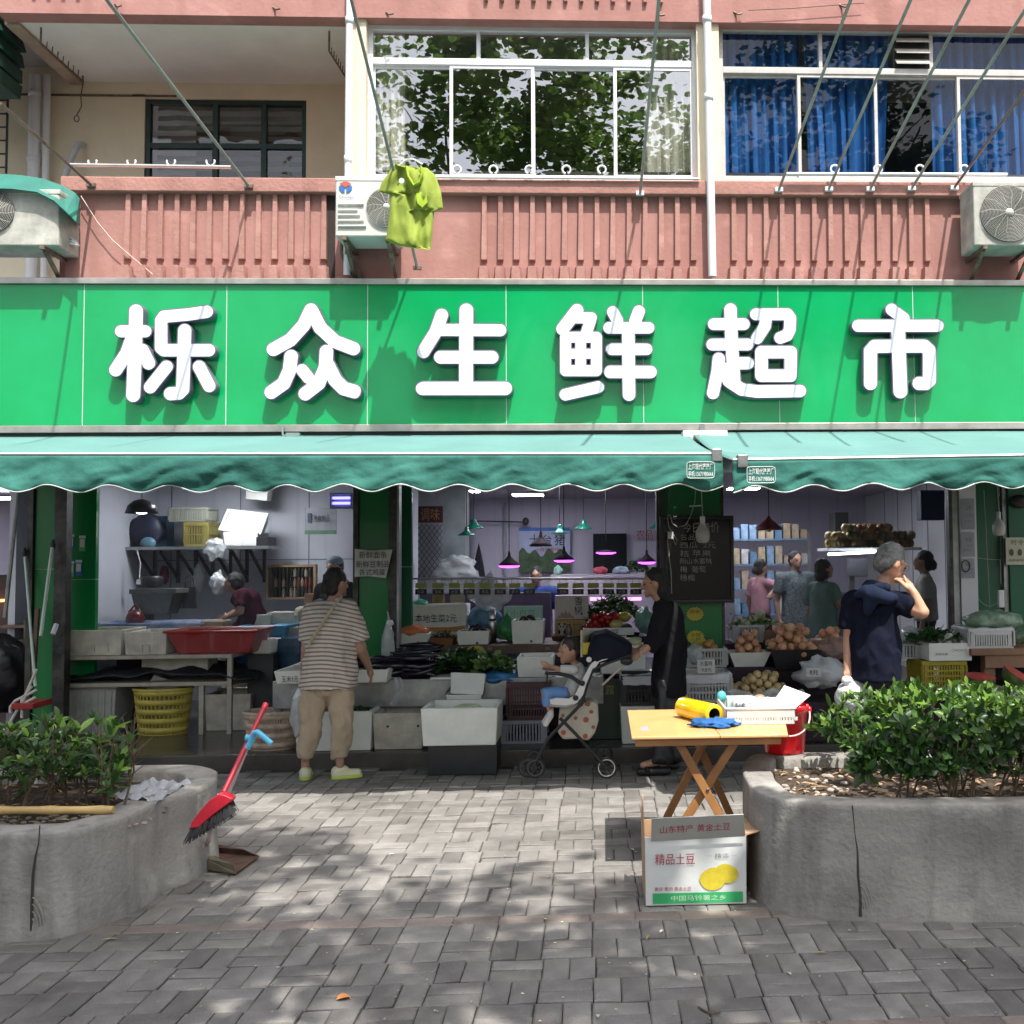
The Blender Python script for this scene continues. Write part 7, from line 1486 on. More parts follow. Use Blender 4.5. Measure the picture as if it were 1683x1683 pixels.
mb = MB(); mb.grid(24, 8, lambda u, v: (x0-.05+(x1-x0+.12)*u+.02*sin(v*7), 8.14+.02*sin(u*21)-.02*v, zs_[0]+.01+(.085+.02*sin(u*13))*(1-v))); single('plastic_sheet', 'grey plastic sheet lining the front of the yellow fruit', 'sheet', mb, clear_bag, smooth=True)
pile('yellow_fruit', 'pale yellow round fruit heaped on the lower step', 'yellow fruit on the lower step', 'fruit', x0-.01, x1+.01, 8.18, 8.56, zs_[0]+.02, .034, 60, pt, seed=14)
sack('plastic_bag', 'white crumpled plastic bags behind the white board', 'bag', P(1352, 1105, 8.35), (.20, .14, .12), white_bag, 9, .4)
card('white paper lying on the crumpled bags', 1325, 1350, 1098, 1112, 8.2, [('桃', .2, .8, .2, .8)], mat('paper_white', (.6, .6, .58), .6), dep=.003)
zr_ = P(1550, 1135, 8.05).z
mb = MB(); a, b_ = P(1475, 1150, 8.05).x, P(1700, 1150, 8.05).x; mb.box(a, b_+1, 8.05, 8.7, .121, zr_); single('low_stand', 'dark low stand under the yellow crate', 'stand', mb, dcl)
yc = mat('yellow_crate_plastic', (.34, .27, .02), .45, var=.15)
t, x0, x1, z0, z1 = crate('yellow crate under the white box of greens', 1516, 1590, 1086, 1135, 8.07, .4, yc, z0=zr_, rows=4, pitch=.022)
crate('pale crate left of the yellow one behind the man', 1478, 1514, 1058, 1084, 8.25, .35, wc, rows=1, z0=z1)
t = thing('carton', 'white printed box of greens on the yellow crate', 'box', (P(1560, 1085, 8.05).x, 8.05, z1+.002)); q0, q1, _, q3 = XZ(1527, 1597, 1057, 1085, 8.04); mb = MB(); shell(mb, q0, q1, 8.04, 8.42, z1+.002, q3, .01, .0); obj('body', mb, foam, parent=t, bev=.003)
text('CHOICE', mat('grey_ink', (.2, .2, .2), .7), w=.12, h=.018, parent=t, o=(q0+.18, 8.037, z1+.075)); text('新鲜水果', mat('grey_ink', (.2, .2, .2), .7), w=.1, h=.02, parent=t, o=(q0+.05, 8.037, z1+.045))
mb = MB(); 
greens('leafy_greens', 'green leaves in the white printed box', 'vegetables', q0-.1, q1-.05, 8.1, 8.4, q3-.03, .12, 260, [veg_m, veg_d, veg_m], .09, .03, 31)
pile('white_radish', 'white rounded radish in the printed box', 'white radishes', 'radish', q0+.1, q1, 8.06, 8.35, q3-.05, .035, 9, mat('radish_white', (.6, .6, .52), .45), (1.5, .9, .8), seed=4)
sack('clear_bag', 'clear bag of produce beside the man at the right', 'bag', P(1500, 1048, 8.45), (.14, .1, .08), clear_bag, 2, .3)
sack('red_radish_bunch', 'dark red leafy bunch behind the white printed box', 'vegetables', P(1572, 1046, 8.6), (.09, .07, .06), mat('dark_red_veg', (.10, .02, .025), .6, var=.4, bump=.8), 3, .4)
wb = mat('table_wood_brown', (.24, .13, .07), .55, var=.25, scale=4, bump=.05)
t = thing('wooden_table', 'brown wooden table at the right edge of the shop front', 'table', (P(1650, 1100, 8.0).x, 8.0, .12)); x0, x1, z0, z1 = XZ(1596, 1850, 1065, 1076, 8.0)
mb = MB(); mb.box(x0, x1, 8.0, 8.75, z0, z1); obj('top', mb, wb, parent=t, bev=.004)
mb = MB(); mb.box(x0+.12, x1, 8.02, 8.05, z0-.1, z0-.001); obj('apron', mb, wb, parent=t)
for x in (x0+.17, x1-.2): mb = MB(); mb.box(x-.045, x+.045, 8.06, 8.14, .121, z0-.002); obj('leg', mb, wb, parent=t, bev=.004)
mb = MB(); mb.box(x0, x1, 8.7, 8.74, .121, z0-.002); obj('back_panel', mb, mat('dark_board', (.025, .03, .035), .7), parent=t)
crate('white crate with wrapped greens on the brown table', 1592, 1668, 1033, 1064, 8.03, .4, wc2, z0=z1, rows=1, pitch=.02, liner=white_bag, group='crates of fruit on the steps')
sack('wrapped_greens', 'greens wrapped in clear film on the white crate', 'vegetables', P(1632, 1020, 8.2), (.24, .15, .085), mat('wrapped_green', (.22, .32, .22), .25, var=.5, scale=12, trans=.1, bump=.8, bscale=20), 4, .2)
sack('wrapped_greens', 'pale green wrapped vegetable at the right edge of the table', 'vegetables', P(1678, 1045, 8.2), (.10, .1, .06), mat('wrapped_green', (.22, .32, .22)), 9, .2)
zw = P(1640, 1139, 7.55).z
t = thing('trestle', 'low white topped trestle holding the cut watermelons', 'table', (P(1650, 1145, 7.5).x, 7.5, 0)); x0, x1, _, _ = XZ(1590, 1900, 1135, 1150, 7.5)
mb = MB(); mb.box(x0, x1, 7.5, 7.95, zw-.06, zw); obj('top', mb, foam_d, parent=t, bev=.005)
for x in (x0+.1, x1-.1): mb = MB(); mb.box(x-.03, x+.03, 7.55, 7.61, .0, zw-.061); obj('leg', mb, dark_metal, parent=t)
rind = mat('melon_rind', (.03, .07, .015), .4, var=.5, scale=10, col2=(.14, .20, .05)); flesh = mat('melon_flesh', (.50, .06, .05), .4, var=.2, scale=12)
def melon_half(label, px, py, R, tilt):
    c = P(px, py, 7.65); t = thing('watermelon_half', label, 'watermelon', (c.x, 7.68, zw+R*.95), 'cut watermelons')
    mb = MB(); mb.lathe([(max(.001, R*sin(q)), -R*cos(q)) for q in np.linspace(0, pi/2, 9)], (c.x, 7.68, zw+R*.95), 24); obj('rind', mb, rind, parent=t, smooth=True)
    mb = MB(); mb.lathe([(R*.98, .001), (R*.88, .004), (.001, .014)], (c.x, 7.68, zw+R*.95), 24); obj('flesh', mb, flesh, parent=t, smooth=True); t.rotation_euler = tilt
melon_half('cut watermelon half facing up beside the yellow crate', 1614, 1125, .115, (.18, .05, 0))
melon_half('cut watermelon half tipped at the right edge', 1678, 1122, .125, (.3, .5, 0))
x0, x1, z0, z1 = XZ(1360, 1516, 900, 912, 11.0); t = thing('snack_shelf', 'lit shelf loaded with snack bags behind the man', 'shelf', ((x0+x1)/2, 11.0, z0)); mb = MB(); mb.box(x0, x1, 11.0, 11.5, z1-.03, z1); obj('board', mb, white_paint, parent=t)
mb = MB(); a, b_ = P(1361, 911, 10.98), P(1440, 907, 10.98); mb.tube([a, b_], .014, 8); obj('lit_tube', mb, mat('white_glow', (.85, .9, 1)), parent=t)
rg = random.Random(6); bags = [mat('snack_%d' % i, c_, .5, var=.35, scale=20) for i, c_ in enumerate(((.28, .20, .06), (.16, .12, .05), (.30, .24, .12), (.22, .10, .04), (.12, .12, .06)))]
for r in range(3):
    for i in range(17):
        if r == 2 and (i < 3 or i > 12): continue
        xx = x0+.04+(x1-x0-.08)*(i+.5)/17; mb = MB(); mb.ell((xx, 11.15+.1*rg.random(), z1+.05+r*.085), (.05, .045, .05), 8, 6, nz=.3, seed=i+r*20)
        single('snack_bag', 'small snack bag on the lit shelf behind the man', 'snack', mb, bags[rg.randrange(5)], group='snack bags on the lit shelf', smooth=True)
mb = MB(); x0, x1, z0, z1 = XZ(1372, 1395, 842, 876, 12.5); mb.box(x0, x1, 12.5, 12.8, z0, z1); single('loudspeaker', 'dark loudspeaker high on the fruit bay back wall', 'speaker', mb, black_plastic, bev=.01)
mb = MB(); x0, x1, z0, z1 = XZ(1511, 1550, 806, 855, 10.4); mb.box(x0, x1, 10.35, 10.5, z0, z1); single('wall_box', 'navy blue box hanging on the white panelled wall', 'box', mb, mat('navy_box', (.02, .035, .08), .5, var=.2), bev=.008)
t = thing('goods_rack', 'tall rack of pale goods at the back of the fruit bay', 'rack', (P(1240, 960, 13.5).x, 13.5, .12)); x0, x1, z0, z1 = XZ(1204, 1330, 876, 1010, 13.5)
for z in np.linspace(.5, z1-.1, 5): mb = MB(); mb.box(x0, x1, 13.5, 13.9, z, z+.025); obj('shelf', mb, mat('rack_blue', (.12, .2, .3), .5), parent=t)
for x in (x0, x1): mb = MB(); mb.box(x-.02, x+.02, 13.48, 13.5, .121, z1); obj('post', mb, dull_steel, parent=t)
pk = [mat('goods_%d' % i, c_, .6, var=.3, scale=12) for i, c_ in enumerate(((.38, .30, .2), (.2, .3, .45), (.45, .45, .45), (.10, .2, .35), (.4, .33, .25)))]
for z in np.linspace(.5, z1-.1, 5):
    for i in range(9):
        xx = x0+(x1-x0)*(i+.5)/9; h_ = rg.uniform(.1, .24); mb = MB(); mb.box(xx-.045, xx+.045, 13.52, 13.7, z+.0255, z+.026+h_); single('packet', 'pale packet on the tall rack at the back', 'packet', mb, pk[rg.randrange(5)], group='packets on the tall rack')
mb = MB(); x0, x1, z0, z1 = XZ(1380, 1440, 975, 985, 11.2); mb.box(x0, x1, 11.0, 11.6, .12, z1); single('till_counter', 'dark till counter behind the man', 'counter', mb, mat('till_dark', (.03, .03, .035), .5))
mb = MB(); a = P(1403, 985, 11.2); mb.box(a.x-.03, a.x+.03, 11.25, 11.3, a.z, a.z+.45); b_ = P(1412, 940, 11.2); mb.box(b_.x-.12, b_.x+.1, 11.2, 11.28, b_.z-.05, b_.z+.15); single('till_screen', 'grey till screen on a post behind the man', 'screen', mb, mat('till_grey', (.2, .2, .23), .5), bev=.005)
for i, (v0, v1, s) in enumerate(((820, 870, '公告'), (875, 915, '价目'), (918, 950, '证'))):
    t, x0, x1, z0, z1 = card(['top', 'middle', 'bottom'][i]+' paper notice on the grey panel at the right', 1580, 1602, v0, v1, YF-.03, [(s, .3, .75, .62, .8), ('一二三四', .15, .85, .40, .5), ('五六七八', .15, .85, .22, .32)], mat('grey_paper', (.36, .38, .43), .6), dep=.003, name='notice', cat='notice', im=mat('grey_ink', (.2, .2, .2)))
    if i == 2:
        mb = MB(); c = Vector(((x0+x1)/2-.02, YF-.034, (z0+z1)/2+.02)); mb.tube([(c.x+.035*cos(q), c.y, c.z+.05*sin(q)) for q in np.linspace(0, 2*pi, 21)[:-1]], .004, 5, closed=True); obj('emblem', mb, ink, parent=t)
t, x0, x1, z0, z1 = card('pale poster with a row of green gourds on the right green wall', 1653, 1740, 883, 928, YF-.05, [('时令鲜果', .1, .6, .72, .92), ('品质保证新鲜直达', .05, .6, .12, .22)], mat('poster_cream', (.50, .50, .40), .6), dep=.004, name='poster', cat='poster', im=mat('olive_ink', (.16, .16, .05), .7))
for k in range(6): disc(x0+.05+k*.075, z0+(z1-z0)*.45, .02, .03, YF-.054, mat('gourd_print', (.10, .12, .03), .7), t, 'printed_gourd')
mb = MB(); c = P(1677, 824, YF-.06); mb.ell(c, (.10, .04, .06), 16, 10); single('dark_plaque', 'dark oval plaque high on the right green wall', 'plaque', mb, black_plastic, smooth=True)
tw = mat('varnished_wood', (.56, .33, .12), .4, var=.12, scale=3, coat=.25, bump=.03, col2=(.66, .41, .17)); tw2 = mat('varnished_wood_dark', (.34, .16, .055), .45, var=.25, scale=5, coat=.2)
ZT_ = .70; fl_, fr_, bl_, br_ = G(1038, 1211, ZT_), G(1298, 1209, ZT_), G(1031, 1167, ZT_), G(1290, 1166, ZT_)
ft = thing('folding_table', 'light wooden folding table with crossed legs', 'table', ((fl_.x+fr_.x)/2, fl_.y+.4, 0))
y0, y1 = fl_.y, bl_.y; xm = G(1170, 1190, ZT_).x; xL = (fl_.x+bl_.x)/2-.03; xR = fr_.x+.015
def slabq(xa0, xa1, xb0, xb1, nm): 
    mb = MB(); mb.hexa([(xa0, y0, ZT_-.016), (xa1, y0, ZT_-.016), (xb1, y1, ZT_-.016), (xb0, y1, ZT_-.016)], [(xa0, y0, ZT_), (xa1, y0, ZT_), (xb1, y1, ZT_), (xb0, y1, ZT_)]); obj(nm, mb, tw, parent=ft, bev=.004)
slabq(fl_.x, xm-.001, bl_.x, xm-.001, 'tabletop_half'); slabq(xm+.001, fr_.x, xm+.001, br_.x, 'tabletop_half')
mb = MB(); mb.box(fl_.x+.02, fr_.x-.03, y0+.03, y0+.055, ZT_-.055, ZT_-.017); obj('front_rail', mb, tw2, parent=ft, bev=.003)
mb = MB(); mb.box(fl_.x+.02, fr_.x-.03, y1-.055, y1-.03, ZT_-.055, ZT_-.017); obj('rear_rail', mb, tw2, parent=ft, bev=.003)
for (a, b_, yy, dz) in (((1112, 1219), (1228, 1420), y0+.10, 0), ((1214, 1219), (1072, 1432), y0+.135, 0), ((1176, 1215), (1072, 1390), y1-.22, 0), ((1130, 1215), (1218, 1378), y1-.18, 0)):
    A = P(*a, yy); B = P(*b_, yy); d_ = (B-A); k = (A.z-.01)/(-d_.z) if d_.z else 1; B = A+d_*k; A.z = ZT_-.03
    mb = MB(); mb.bar(A, B, .042, .022, up=(0, 1, 0)); obj('leg', mb, tw2, parent=ft, bev=.003)
c = P(1163, 1297, y0+.09); mb = MB(); mb.lathe([(.001, .006), (.008, .004), (.009, 0)], (c.x, y0+.085, c.z), 10, Matrix.Rotation(radians(90), 3, 'X')); obj('bolt', mb, steel, parent=ft)
def onT(px, py): return G(px, py, ZT_)
a, b_ = onT(1171, 1188), onT(1153, 1166); R = .055; d_ = Vector((-.055, .30, 0)); e0 = Vector((onT(1172, 1191).x+.0, y0+.33, ZT_+R)); e1 = e0+Vector((-.08, .36, 0))
e0 = P(1174, 1162, y0+.32); e0.z = ZT_+R; e1 = e0+Vector((-.14, .30, 0)); q = (e1-e0).to_track_quat('Z', 'Y').to_matrix()
t = thing('film_roll', 'roll of yellow cling film lying on the folding table', 'roll', tuple(e0)); L = (e1-e0).length
mb = MB(); mb.lathe([(R*.62, 0), (R, .0), (R*1.02, .004), (R*1.02, L-.004), (R, L), (.001, L)], e0, 28, q); obj('film', mb, mat('film_yellow', (.72, .50, .01), .22, var=.15, scale=9, coat=.5), parent=t, smooth=True)
mb = MB(); mb.lathe([(R*.62, 0), (R*.6, L*.9)], e0, 24, q); obj('cardboard_core', mb, mat('core_dark', (.05, .03, .015), .9), parent=t, smooth=True)
cl = onT(1167, 1186); mb = MB(); mb.ell((cl.x, y0+.28, ZT_+.014), (.115, .075, .026), 30, 16, nz=.6, ns=3.2, seed=4)
mb.v = [(x+.014*noise.noise(Vector((x*30, y*30, z*30))), y+.014*noise.noise(Vector((x*30, y*30, z*30+4))), max(ZT_+.001, z+.012*noise.noise(Vector((x*36, y*36, 7))))) for x, y, z in mb.v]
single('blue_cloth', 'crumpled blue cloth in front of the yellow roll', 'cloth', mb, mat('cloth_blue', (.03, .11, .30), .85, var=.3, scale=14, bump=.3), smooth=True)
wb_ = mat('white_tray_plastic', (.66, .67, .66), .4, var=.05, sub=.15)
X0_, X1_ = onT(1198, 1192).x, onT(1306, 1190).x+.0; Yt0 = G(1250, 1191, ZT_).y; zt1 = P(1250, 1165, Yt0).z
X0_, X1_ = P(1194, 1180, Yt0).x, P(1307, 1180, Yt0).x
t = thing('tray_basket', 'white perforated tray full of oddments on the folding table', 'basket', ((X0_+X1_)/2, Yt0, ZT_+.001)); Dp = .38
mb = MB(); mb.box(X0_+.012, X1_-.012, Yt0+.012, Yt0+Dp-.012, ZT_+.002, ZT_+.008); obj('base', mb, wb_, parent=t)
mb = MB(); mb.tube([(X0_, Yt0, zt1), (X1_, Yt0, zt1), (X1_, Yt0+Dp, zt1), (X0_, Yt0+Dp, zt1)], .009, 8, closed=True); obj('rim', mb, wb_, parent=t, smooth=True)
for side in range(4):
    mb = MB()
    def sp(u): return ((X0_+(X1_-X0_)*u, Yt0) if side == 0 else (X0_+(X1_-X0_)*u, Yt0+Dp) if side == 1 else (X0_, Yt0+Dp*u) if side == 2 else (X1_, Yt0+Dp*u))
    for (za, zb2) in ((ZT_+.002, ZT_+.02), (zt1-.045, zt1)):
        p0, p1 = sp(0), sp(1); mb.box(min(p0[0], p1[0])-.002, max(p0[0], p1[0])+.002, min(p0[1], p1[1])-.002, max(p0[1], p1[1])+.002, za, zb2)
    for i in range(25):
        p0 = sp(i/24); w_ = .011 if i % 6 == 0 else .0035; mb.box(p0[0]-w_*(side < 2)-.0018, p0[0]+w_*(side < 2)+.0018, p0[1]-w_*(side > 1)-.0018, p0[1]+w_*(side > 1)+.0018, ZT_+.02, zt1-.045)
    obj('side_panel', mb, wb_, parent=t)
zb_ = ZT_+.012
sack('plastic_wrap', 'crumpled clear wrapping inside the white tray', 'wrapping', (X0_+.22, Yt0+.2, zb_+.045), (.17, .13, .05), mat('clear_wrap', (.70, .74, .74), .2, trans=.35, bump=.9, bscale=20, spec=.9), 5, .5)
c = P(1186, 1145, Yt0+.36); mb = MB(); mb.ell(c, (.028, .028, .034)); single('teal_ball', 'small teal bottle top at the back of the white tray', 'cap', mb, mat('teal_plastic', (.08, .42, .45), .35), smooth=True)
mb = MB(); c = P(1213, 1149, Yt0+.30); mb.box(c.x-.07, c.x+.07, Yt0+.25, Yt0+.31, zb_, c.z+.02); single('tape_dispenser', 'pale mint box at the back left of the white tray', 'box', mb, mat('mint_pale', (.50, .62, .58), .4), bev=.008)
c = P(1246, 1150, Yt0+.25); mb = MB(); mb.ell(c, (.042, .032, .028), M=Matrix.Rotation(-.4, 3, 'Y')); mb.tube([c, c+Vector((-.04, 0, -.05)), c+Vector((-.07, 0, -.06))], .013, 8)
single('brown_scoop', 'brown plastic scoop lying in the white tray', 'scoop', mb, mat('brown_clear', (.36, .20, .13), .3), smooth=True)
mb = MB(); c = P(1213, 1161, Yt0+.12); mb.ell(c, (.016, .014, .022)); mb.ell(c+Vector((.05, .02, 0)), (.03, .012, .02)); single('keys', 'dark bunch of keys in the white tray', 'keys', mb, dull_steel, smooth=True)
pw = [P(1262, 1166, Yt0+.06), P(1300, 1170, Yt0+.05), P(1332, 1143, Yt0+.30), P(1289, 1127, Yt0+.36)]
mb = MB(); n_ = (pw[1]-pw[0]).cross(pw[3]-pw[0]).normalized()*.004; mb.hexa([p-n_ for p in pw], [p+n_ for p in pw]); single('white_board', 'white plastic board sticking up out of the tray', 'board', mb, mat('board_white', (.74, .75, .84), .35, var=.03), bev=.003)
c = G(1291, 1243, HR); c.y += .02; H = P(1294, 1163, c.y).z-HR; bk = thing('bucket', 'bright red bucket standing on the planter rim', 'bucket', (c.x, c.y+.10, HR+.004)); rp = mat('red_plastic', (.75, .005, .014), .28, var=.05, coat=.3)
r0 = (P(1325, 1235, c.y).x-P(1259, 1235, c.y).x)/2; r1 = (P(1338, 1168, c.y).x-P(1258, 1168, c.y).x)/2; cc_ = Vector((P(1295, 1235, c.y).x, c.y+.10, HR+.004))
mb = MB(); mb.lathe([(.001, 0), (r0*.96, 0), (r0, .01), (r1*.97, H-.03), (r1*1.0, H-.028), (r1*1.03, H), (r1*.99, H+.002), (r1*.95, H-.02), (r0*.93, .02), (.001, .015)], cc_, 40); obj('body', mb, rp, parent=bk, smooth=True)
mb = MB(); pts = []
for s in np.linspace(0, pi, 17): pts.append((cc_.x+r1*1.04*cos(s), cc_.y-r1*1.15*sin(s)-.01, cc_.z+H-.03-.12*sin(s)))
mb.tube(pts, .005, 7); obj('handle', mb, mat('handle_pink', (.66, .42, .40), .4), parent=bk, smooth=True)
mb = MB(); mb.tube(pts[9:13], .009, 8); obj('handle_grip', mb, mat('grip_orange', (.75, .38, .05), .5), parent=bk, smooth=True)
for s in (0, -1): p = pts[s]; mb = MB(); mb.ell((p[0], p[1], p[2]), (.014, .016, .02)); obj('ear', mb, rp, parent=bk)
yb_ = G(1142, 1488, 0).y; x0, x1, z0, z1 = XZ(1061, 1226, 1375, 1489, yb_); Db = .33
cw = mat('carton_white', (.60, .62, .60), .6, var=.05, scale=4, bump=.06, bscale=12); cbn = mat('carton_brown', (.45, .29, .17), .75, var=.12, scale=6, bump=.06)
t = thing('cardboard_box', 'open white potato carton with a green band at its foot', 'box', ((x0+x1)/2, yb_, .0))
def panel(nm, q, mt_, th=.006, back=None):
    q = [Vector(p) for p in q]; n_ = (q[1]-q[0]).cross(q[3]-q[0]).normalized()*th/2
    mb = MB(); mb.hexa([p-n_ for p in q], [p+n_ for p in q]); o = obj(nm, mb, mt_, parent=t, bev=.0015); return o
sk = .012
F0, F1, F2, F3 = (x0, yb_, .004), (x1, yb_, .004), (x1+.003, yb_+.004, z1), (x0-.002, yb_+.004, z1)
panel('front_panel', [F0, F1, F2, F3], cw)
panel('back_panel', [(x0, yb_+Db, .004), (x1, yb_+Db, .004), (x1, yb_+Db, z1), (x0, yb_+Db, z1)], cbn)
panel('side_panel', [(x0+.002, yb_+.006, .004), (x0+.002, yb_+Db-.006, .004), (x0-.001, yb_+Db-.006, z1), (x0-.001, yb_+.006, z1)], cbn)
panel('side_panel', [(x1-.002, yb_+.006, .004), (x1-.002, yb_+Db-.006, .004), (x1+.002, yb_+Db-.006, z1), (x1+.002, yb_+.006, z1)], cbn)
panel('bottom_panel', [(x0+.006, yb_+.006, .003), (x1-.006, yb_+.006, .003), (x1-.006, yb_+Db-.006, .003), (x0+.006, yb_+Db-.006, .003)], cbn)
greyc = mat('carton_flap_grey', (.36, .36, .33), .65, var=.08, scale=5)
fA, fB = P(1070, 1383, yb_-.02), P(1225, 1374, yb_-.02); fC, fD = P(1222, 1338, yb_-.07), P(1071, 1345, yb_-.07)
fo = panel('front_flap', [fA, fB, fC, fD], greyc)
panel('side_flap', [(x0-.003, yb_+.05, z1), (x0-.003, yb_+Db-.03, z1), (x0+.004, yb_+Db-.03, z1+.13), (x0-.006, yb_+.05, z1+.13)], cbn)
r_a = P(1224, 1380, yb_+.02); panel('side_flap', [(x1+.004, yb_+.01, z1), (x1+.11, yb_+.03, z1+.02), (x1+.11, yb_+Db-.02, z1-.005), (x1+.004, yb_+Db-.02, z1)], cbn)
yy = yb_-.0035-.001
mb = MB(); a, b_ = P(1073, 1489, yb_-.004), P(1221, 1465, yb_-.004); mb.box(a.x, b_.x, yy-.0012, yy, .012, b_.z); obj('printed_band', mb, mat('print_green', (.03, .36, .12), .6, var=.1), parent=t)
def ptext(s, u0, u1, v0, v1, mt_, bold=0, yo=0): a = P(u0, v1, yb_-.006); b_ = P(u1, v0, yb_-.006); text(s, mt_, w=b_.x-a.x, h=b_.z-a.z, parent=t, o=(a.x, yy-.0018+yo, a.z), bold=bold)
ptext('精品土豆', 1077, 1142, 1402, 1422, red_ink); ptext('黄皮 黄肉 黄金土豆', 1076, 1136, 1457, 1465, red_ink); ptext('中国马铃薯之乡', 1103, 1193, 1470, 1481, mat('print_pale', (.5, .7, .5), .6)); ptext('··· 精选 ···', 1163, 1210, 1402, 1410, mat('grey_ink', (.2, .2, .2), .7))
ex = (fB-fA).normalized(); ey = (fD-fA).normalized(); nrm = ex.cross(ey); off = fA - nrm*(-.0045); 
def flt(s, u0, u1, v0, v1): W = (fB-fA).length; Hh = (fD-fA).length; o_ = fA+ex*W*u0+ey*Hh*v0+nrm*.0052; text(s, red_ink, w=W*(u1-u0), h=Hh*(v1-v0), parent=t, o=tuple(o_), ex=ex, ey=ey)
flt('山东特产', .09, .44, .34, .66); flt('黄金土豆', .48, .83, .34, .66)
pm_ = mat('print_yellow', (.58, .47, .03), .6, var=.12, scale=30); 
def blobp(u, v, rx, ry, ang, k): 
    c = P(u, v, yb_); f = yb_/F_PX; mb = MB(); mb.poly([(c.x+f*(rx*cos(q)*cos(ang)-ry*sin(q)*sin(ang))*(1+.05*sin(3*q)), yy-.0014-.0004*k, c.z+f*(rx*cos(q)*sin(ang)+ry*sin(q)*cos(ang))) for q in np.linspace(0, 2*pi, 25)[:-1]]); obj('printed_potato', mb, pm_, parent=t)
blobp(1172, 1444, 22, 18, .2, 0); blobp(1194, 1435, 19, 15, -.35, 1)
t = thing('broom', 'red broom with black bristles leaning against the left planter', 'broom', tuple(G(332, 1415, 0))); rdb = mat('broom_red', (.42, .015, .03), .4, var=.15); rh = mat('broom_head_red', (.58, .02, .04), .35, var=.1)
A = P(437, 1157, 5.35); B = P(368, 1302, 4.98); mb = MB(); mb.tube([A, A.lerp(B, .96), B], .0125, 10); obj('handle', mb, rdb, parent=t, smooth=True)
mb = MB(); mb.tube([A+Vector((0, 0, .0)), A.lerp(B, .06)], .0145, 10); obj('handle_cap', mb, rh, parent=t, smooth=True)
hp = [P(x, y, 4.93) for x, y in ((362, 1303), (374, 1306), (384, 1312), (380, 1318), (350, 1340), (330, 1358), (314, 1361), (317, 1350), (330, 1332), (346, 1314))]
mb = MB(); n = len(hp); mb.add([p+Vector((0, -.02, 0)) for p in hp]+[p+Vector((0, .045, .0)) for p in hp], [tuple(range(n)), tuple(range(2*n-1, n-1, -1))]+[(i, n+i, n+(i+1) % n, (i+1) % n) for i in range(n)]); obj('head', mb, rh, parent=t, bev=.006)
mb = MB(); rg = random.Random(3); S0, S1 = P(316, 1360, 4.94), P(380, 1318, 4.94); T0, T1 = P(305, 1386, 4.90), P(385, 1338, 4.90)
for i in range(420):
    u = rg.random(); a = S0.lerp(S1, u); b_ = T0.lerp(T1, u)+Vector((rg.uniform(-.012, .012), 0, rg.uniform(-.01, .012))); dy = rg.uniform(-.018, .042); a = a+Vector((0, dy, 0)); b_ = b_+Vector((0, dy*1.3, 0)); mb.add([a+Vector((-.0016, 0, 0)), a+Vector((.0016, 0, 0)), b_+Vector((.0014, 0, 0)), b_-Vector((.0014, 0, 0))], [(0, 1, 2, 3)])
obj('bristles', mb, mat('bristles', (.012, .012, .014), .6, var=.2), parent=t)
mb = MB(); mb.bar(S0+Vector((0, .01, -.012)), S1+Vector((0, .01, -.012)), .055, .03); obj('bristle_block', mb, black_plastic, parent=t)
t = thing('dustpan', 'olive brown metal dustpan with a long handle beside the red broom', 'dustpan', tuple(G(380, 1425, 0))); dm = mat('dustpan_metal', (.13, .12, .08), .55, .2, var=.4, scale=9, bump=.15, col2=(.20, .18, .13)); dmi = mat('dustpan_inside', (.10, .06, .045), .8, var=.4, scale=14)
b0, b1, b2, b3 = G(331, 1428, .01), G(387, 1436, .012), G(426, 1408, .012), G(372, 1398, .01)
h0 = b0+Vector((.0, .01, .09)); h1 = b1+Vector((0, 0, .075)); h2 = b2+Vector((0, 0, .04)); 
base = [b0, b1, b2, G(345, 1400, .01)]; tr = P(334, 1402, b0.y+.05); tm = P(346, 1391, b0.y+.12)
mb = MB(); mb.poly(base); obj('floor', mb, dmi, parent=t, solid=.004)
mb = MB(); mb.add([b0, b1, P(385, 1421, b1.y), P(352, 1406, b0.y), P(332, 1410, b0.y)], [(0, 1, 2, 3, 4)]); obj('side', mb, dm, parent=t, solid=.004)
mb = MB(); q = G(345, 1400, .01); mb.add([b0, P(332, 1410, b0.y), P(337, 1391, q.y), q], [(0, 1, 2, 3)]); obj('back', mb, dm, parent=t, solid=.004)
mb = MB(); mb.add([q, P(337, 1391, q.y), P(358, 1388, q.y), P(400, 1396, b2.y+.02), P(426, 1407, b2.y), b2], [(0, 1, 2, 3, 4, 5)]); obj('side', mb, dmi, parent=t, solid=.004)
mb = MB(); mb.tube([P(337, 1398, q.y), P(347, 1365, 5.0), P(372, 1310, 5.05), P(408, 1222, 5.18)], .012, 10); obj('handle', mb, mat('pale_red_tube', (.45, .36, .33), .5, var=.3), parent=t, smooth=True)
mb = MB(); mb.tube([P(406, 1230, 5.16), P(414, 1216, 5.16), P(418, 1204, 5.15), P(424, 1203, 5.14), P(432, 1210, 5.13), P(446, 1222, 5.12)], [.014, .015, .014, .014, .014, .013], 10); mb.tube([P(404, 1212, 5.17), P(414, 1214, 5.17)], .016, 10); obj('hook_grip', mb, mat('sky_blue_plastic', (.10, .48, .72), .35), parent=t, smooth=True)
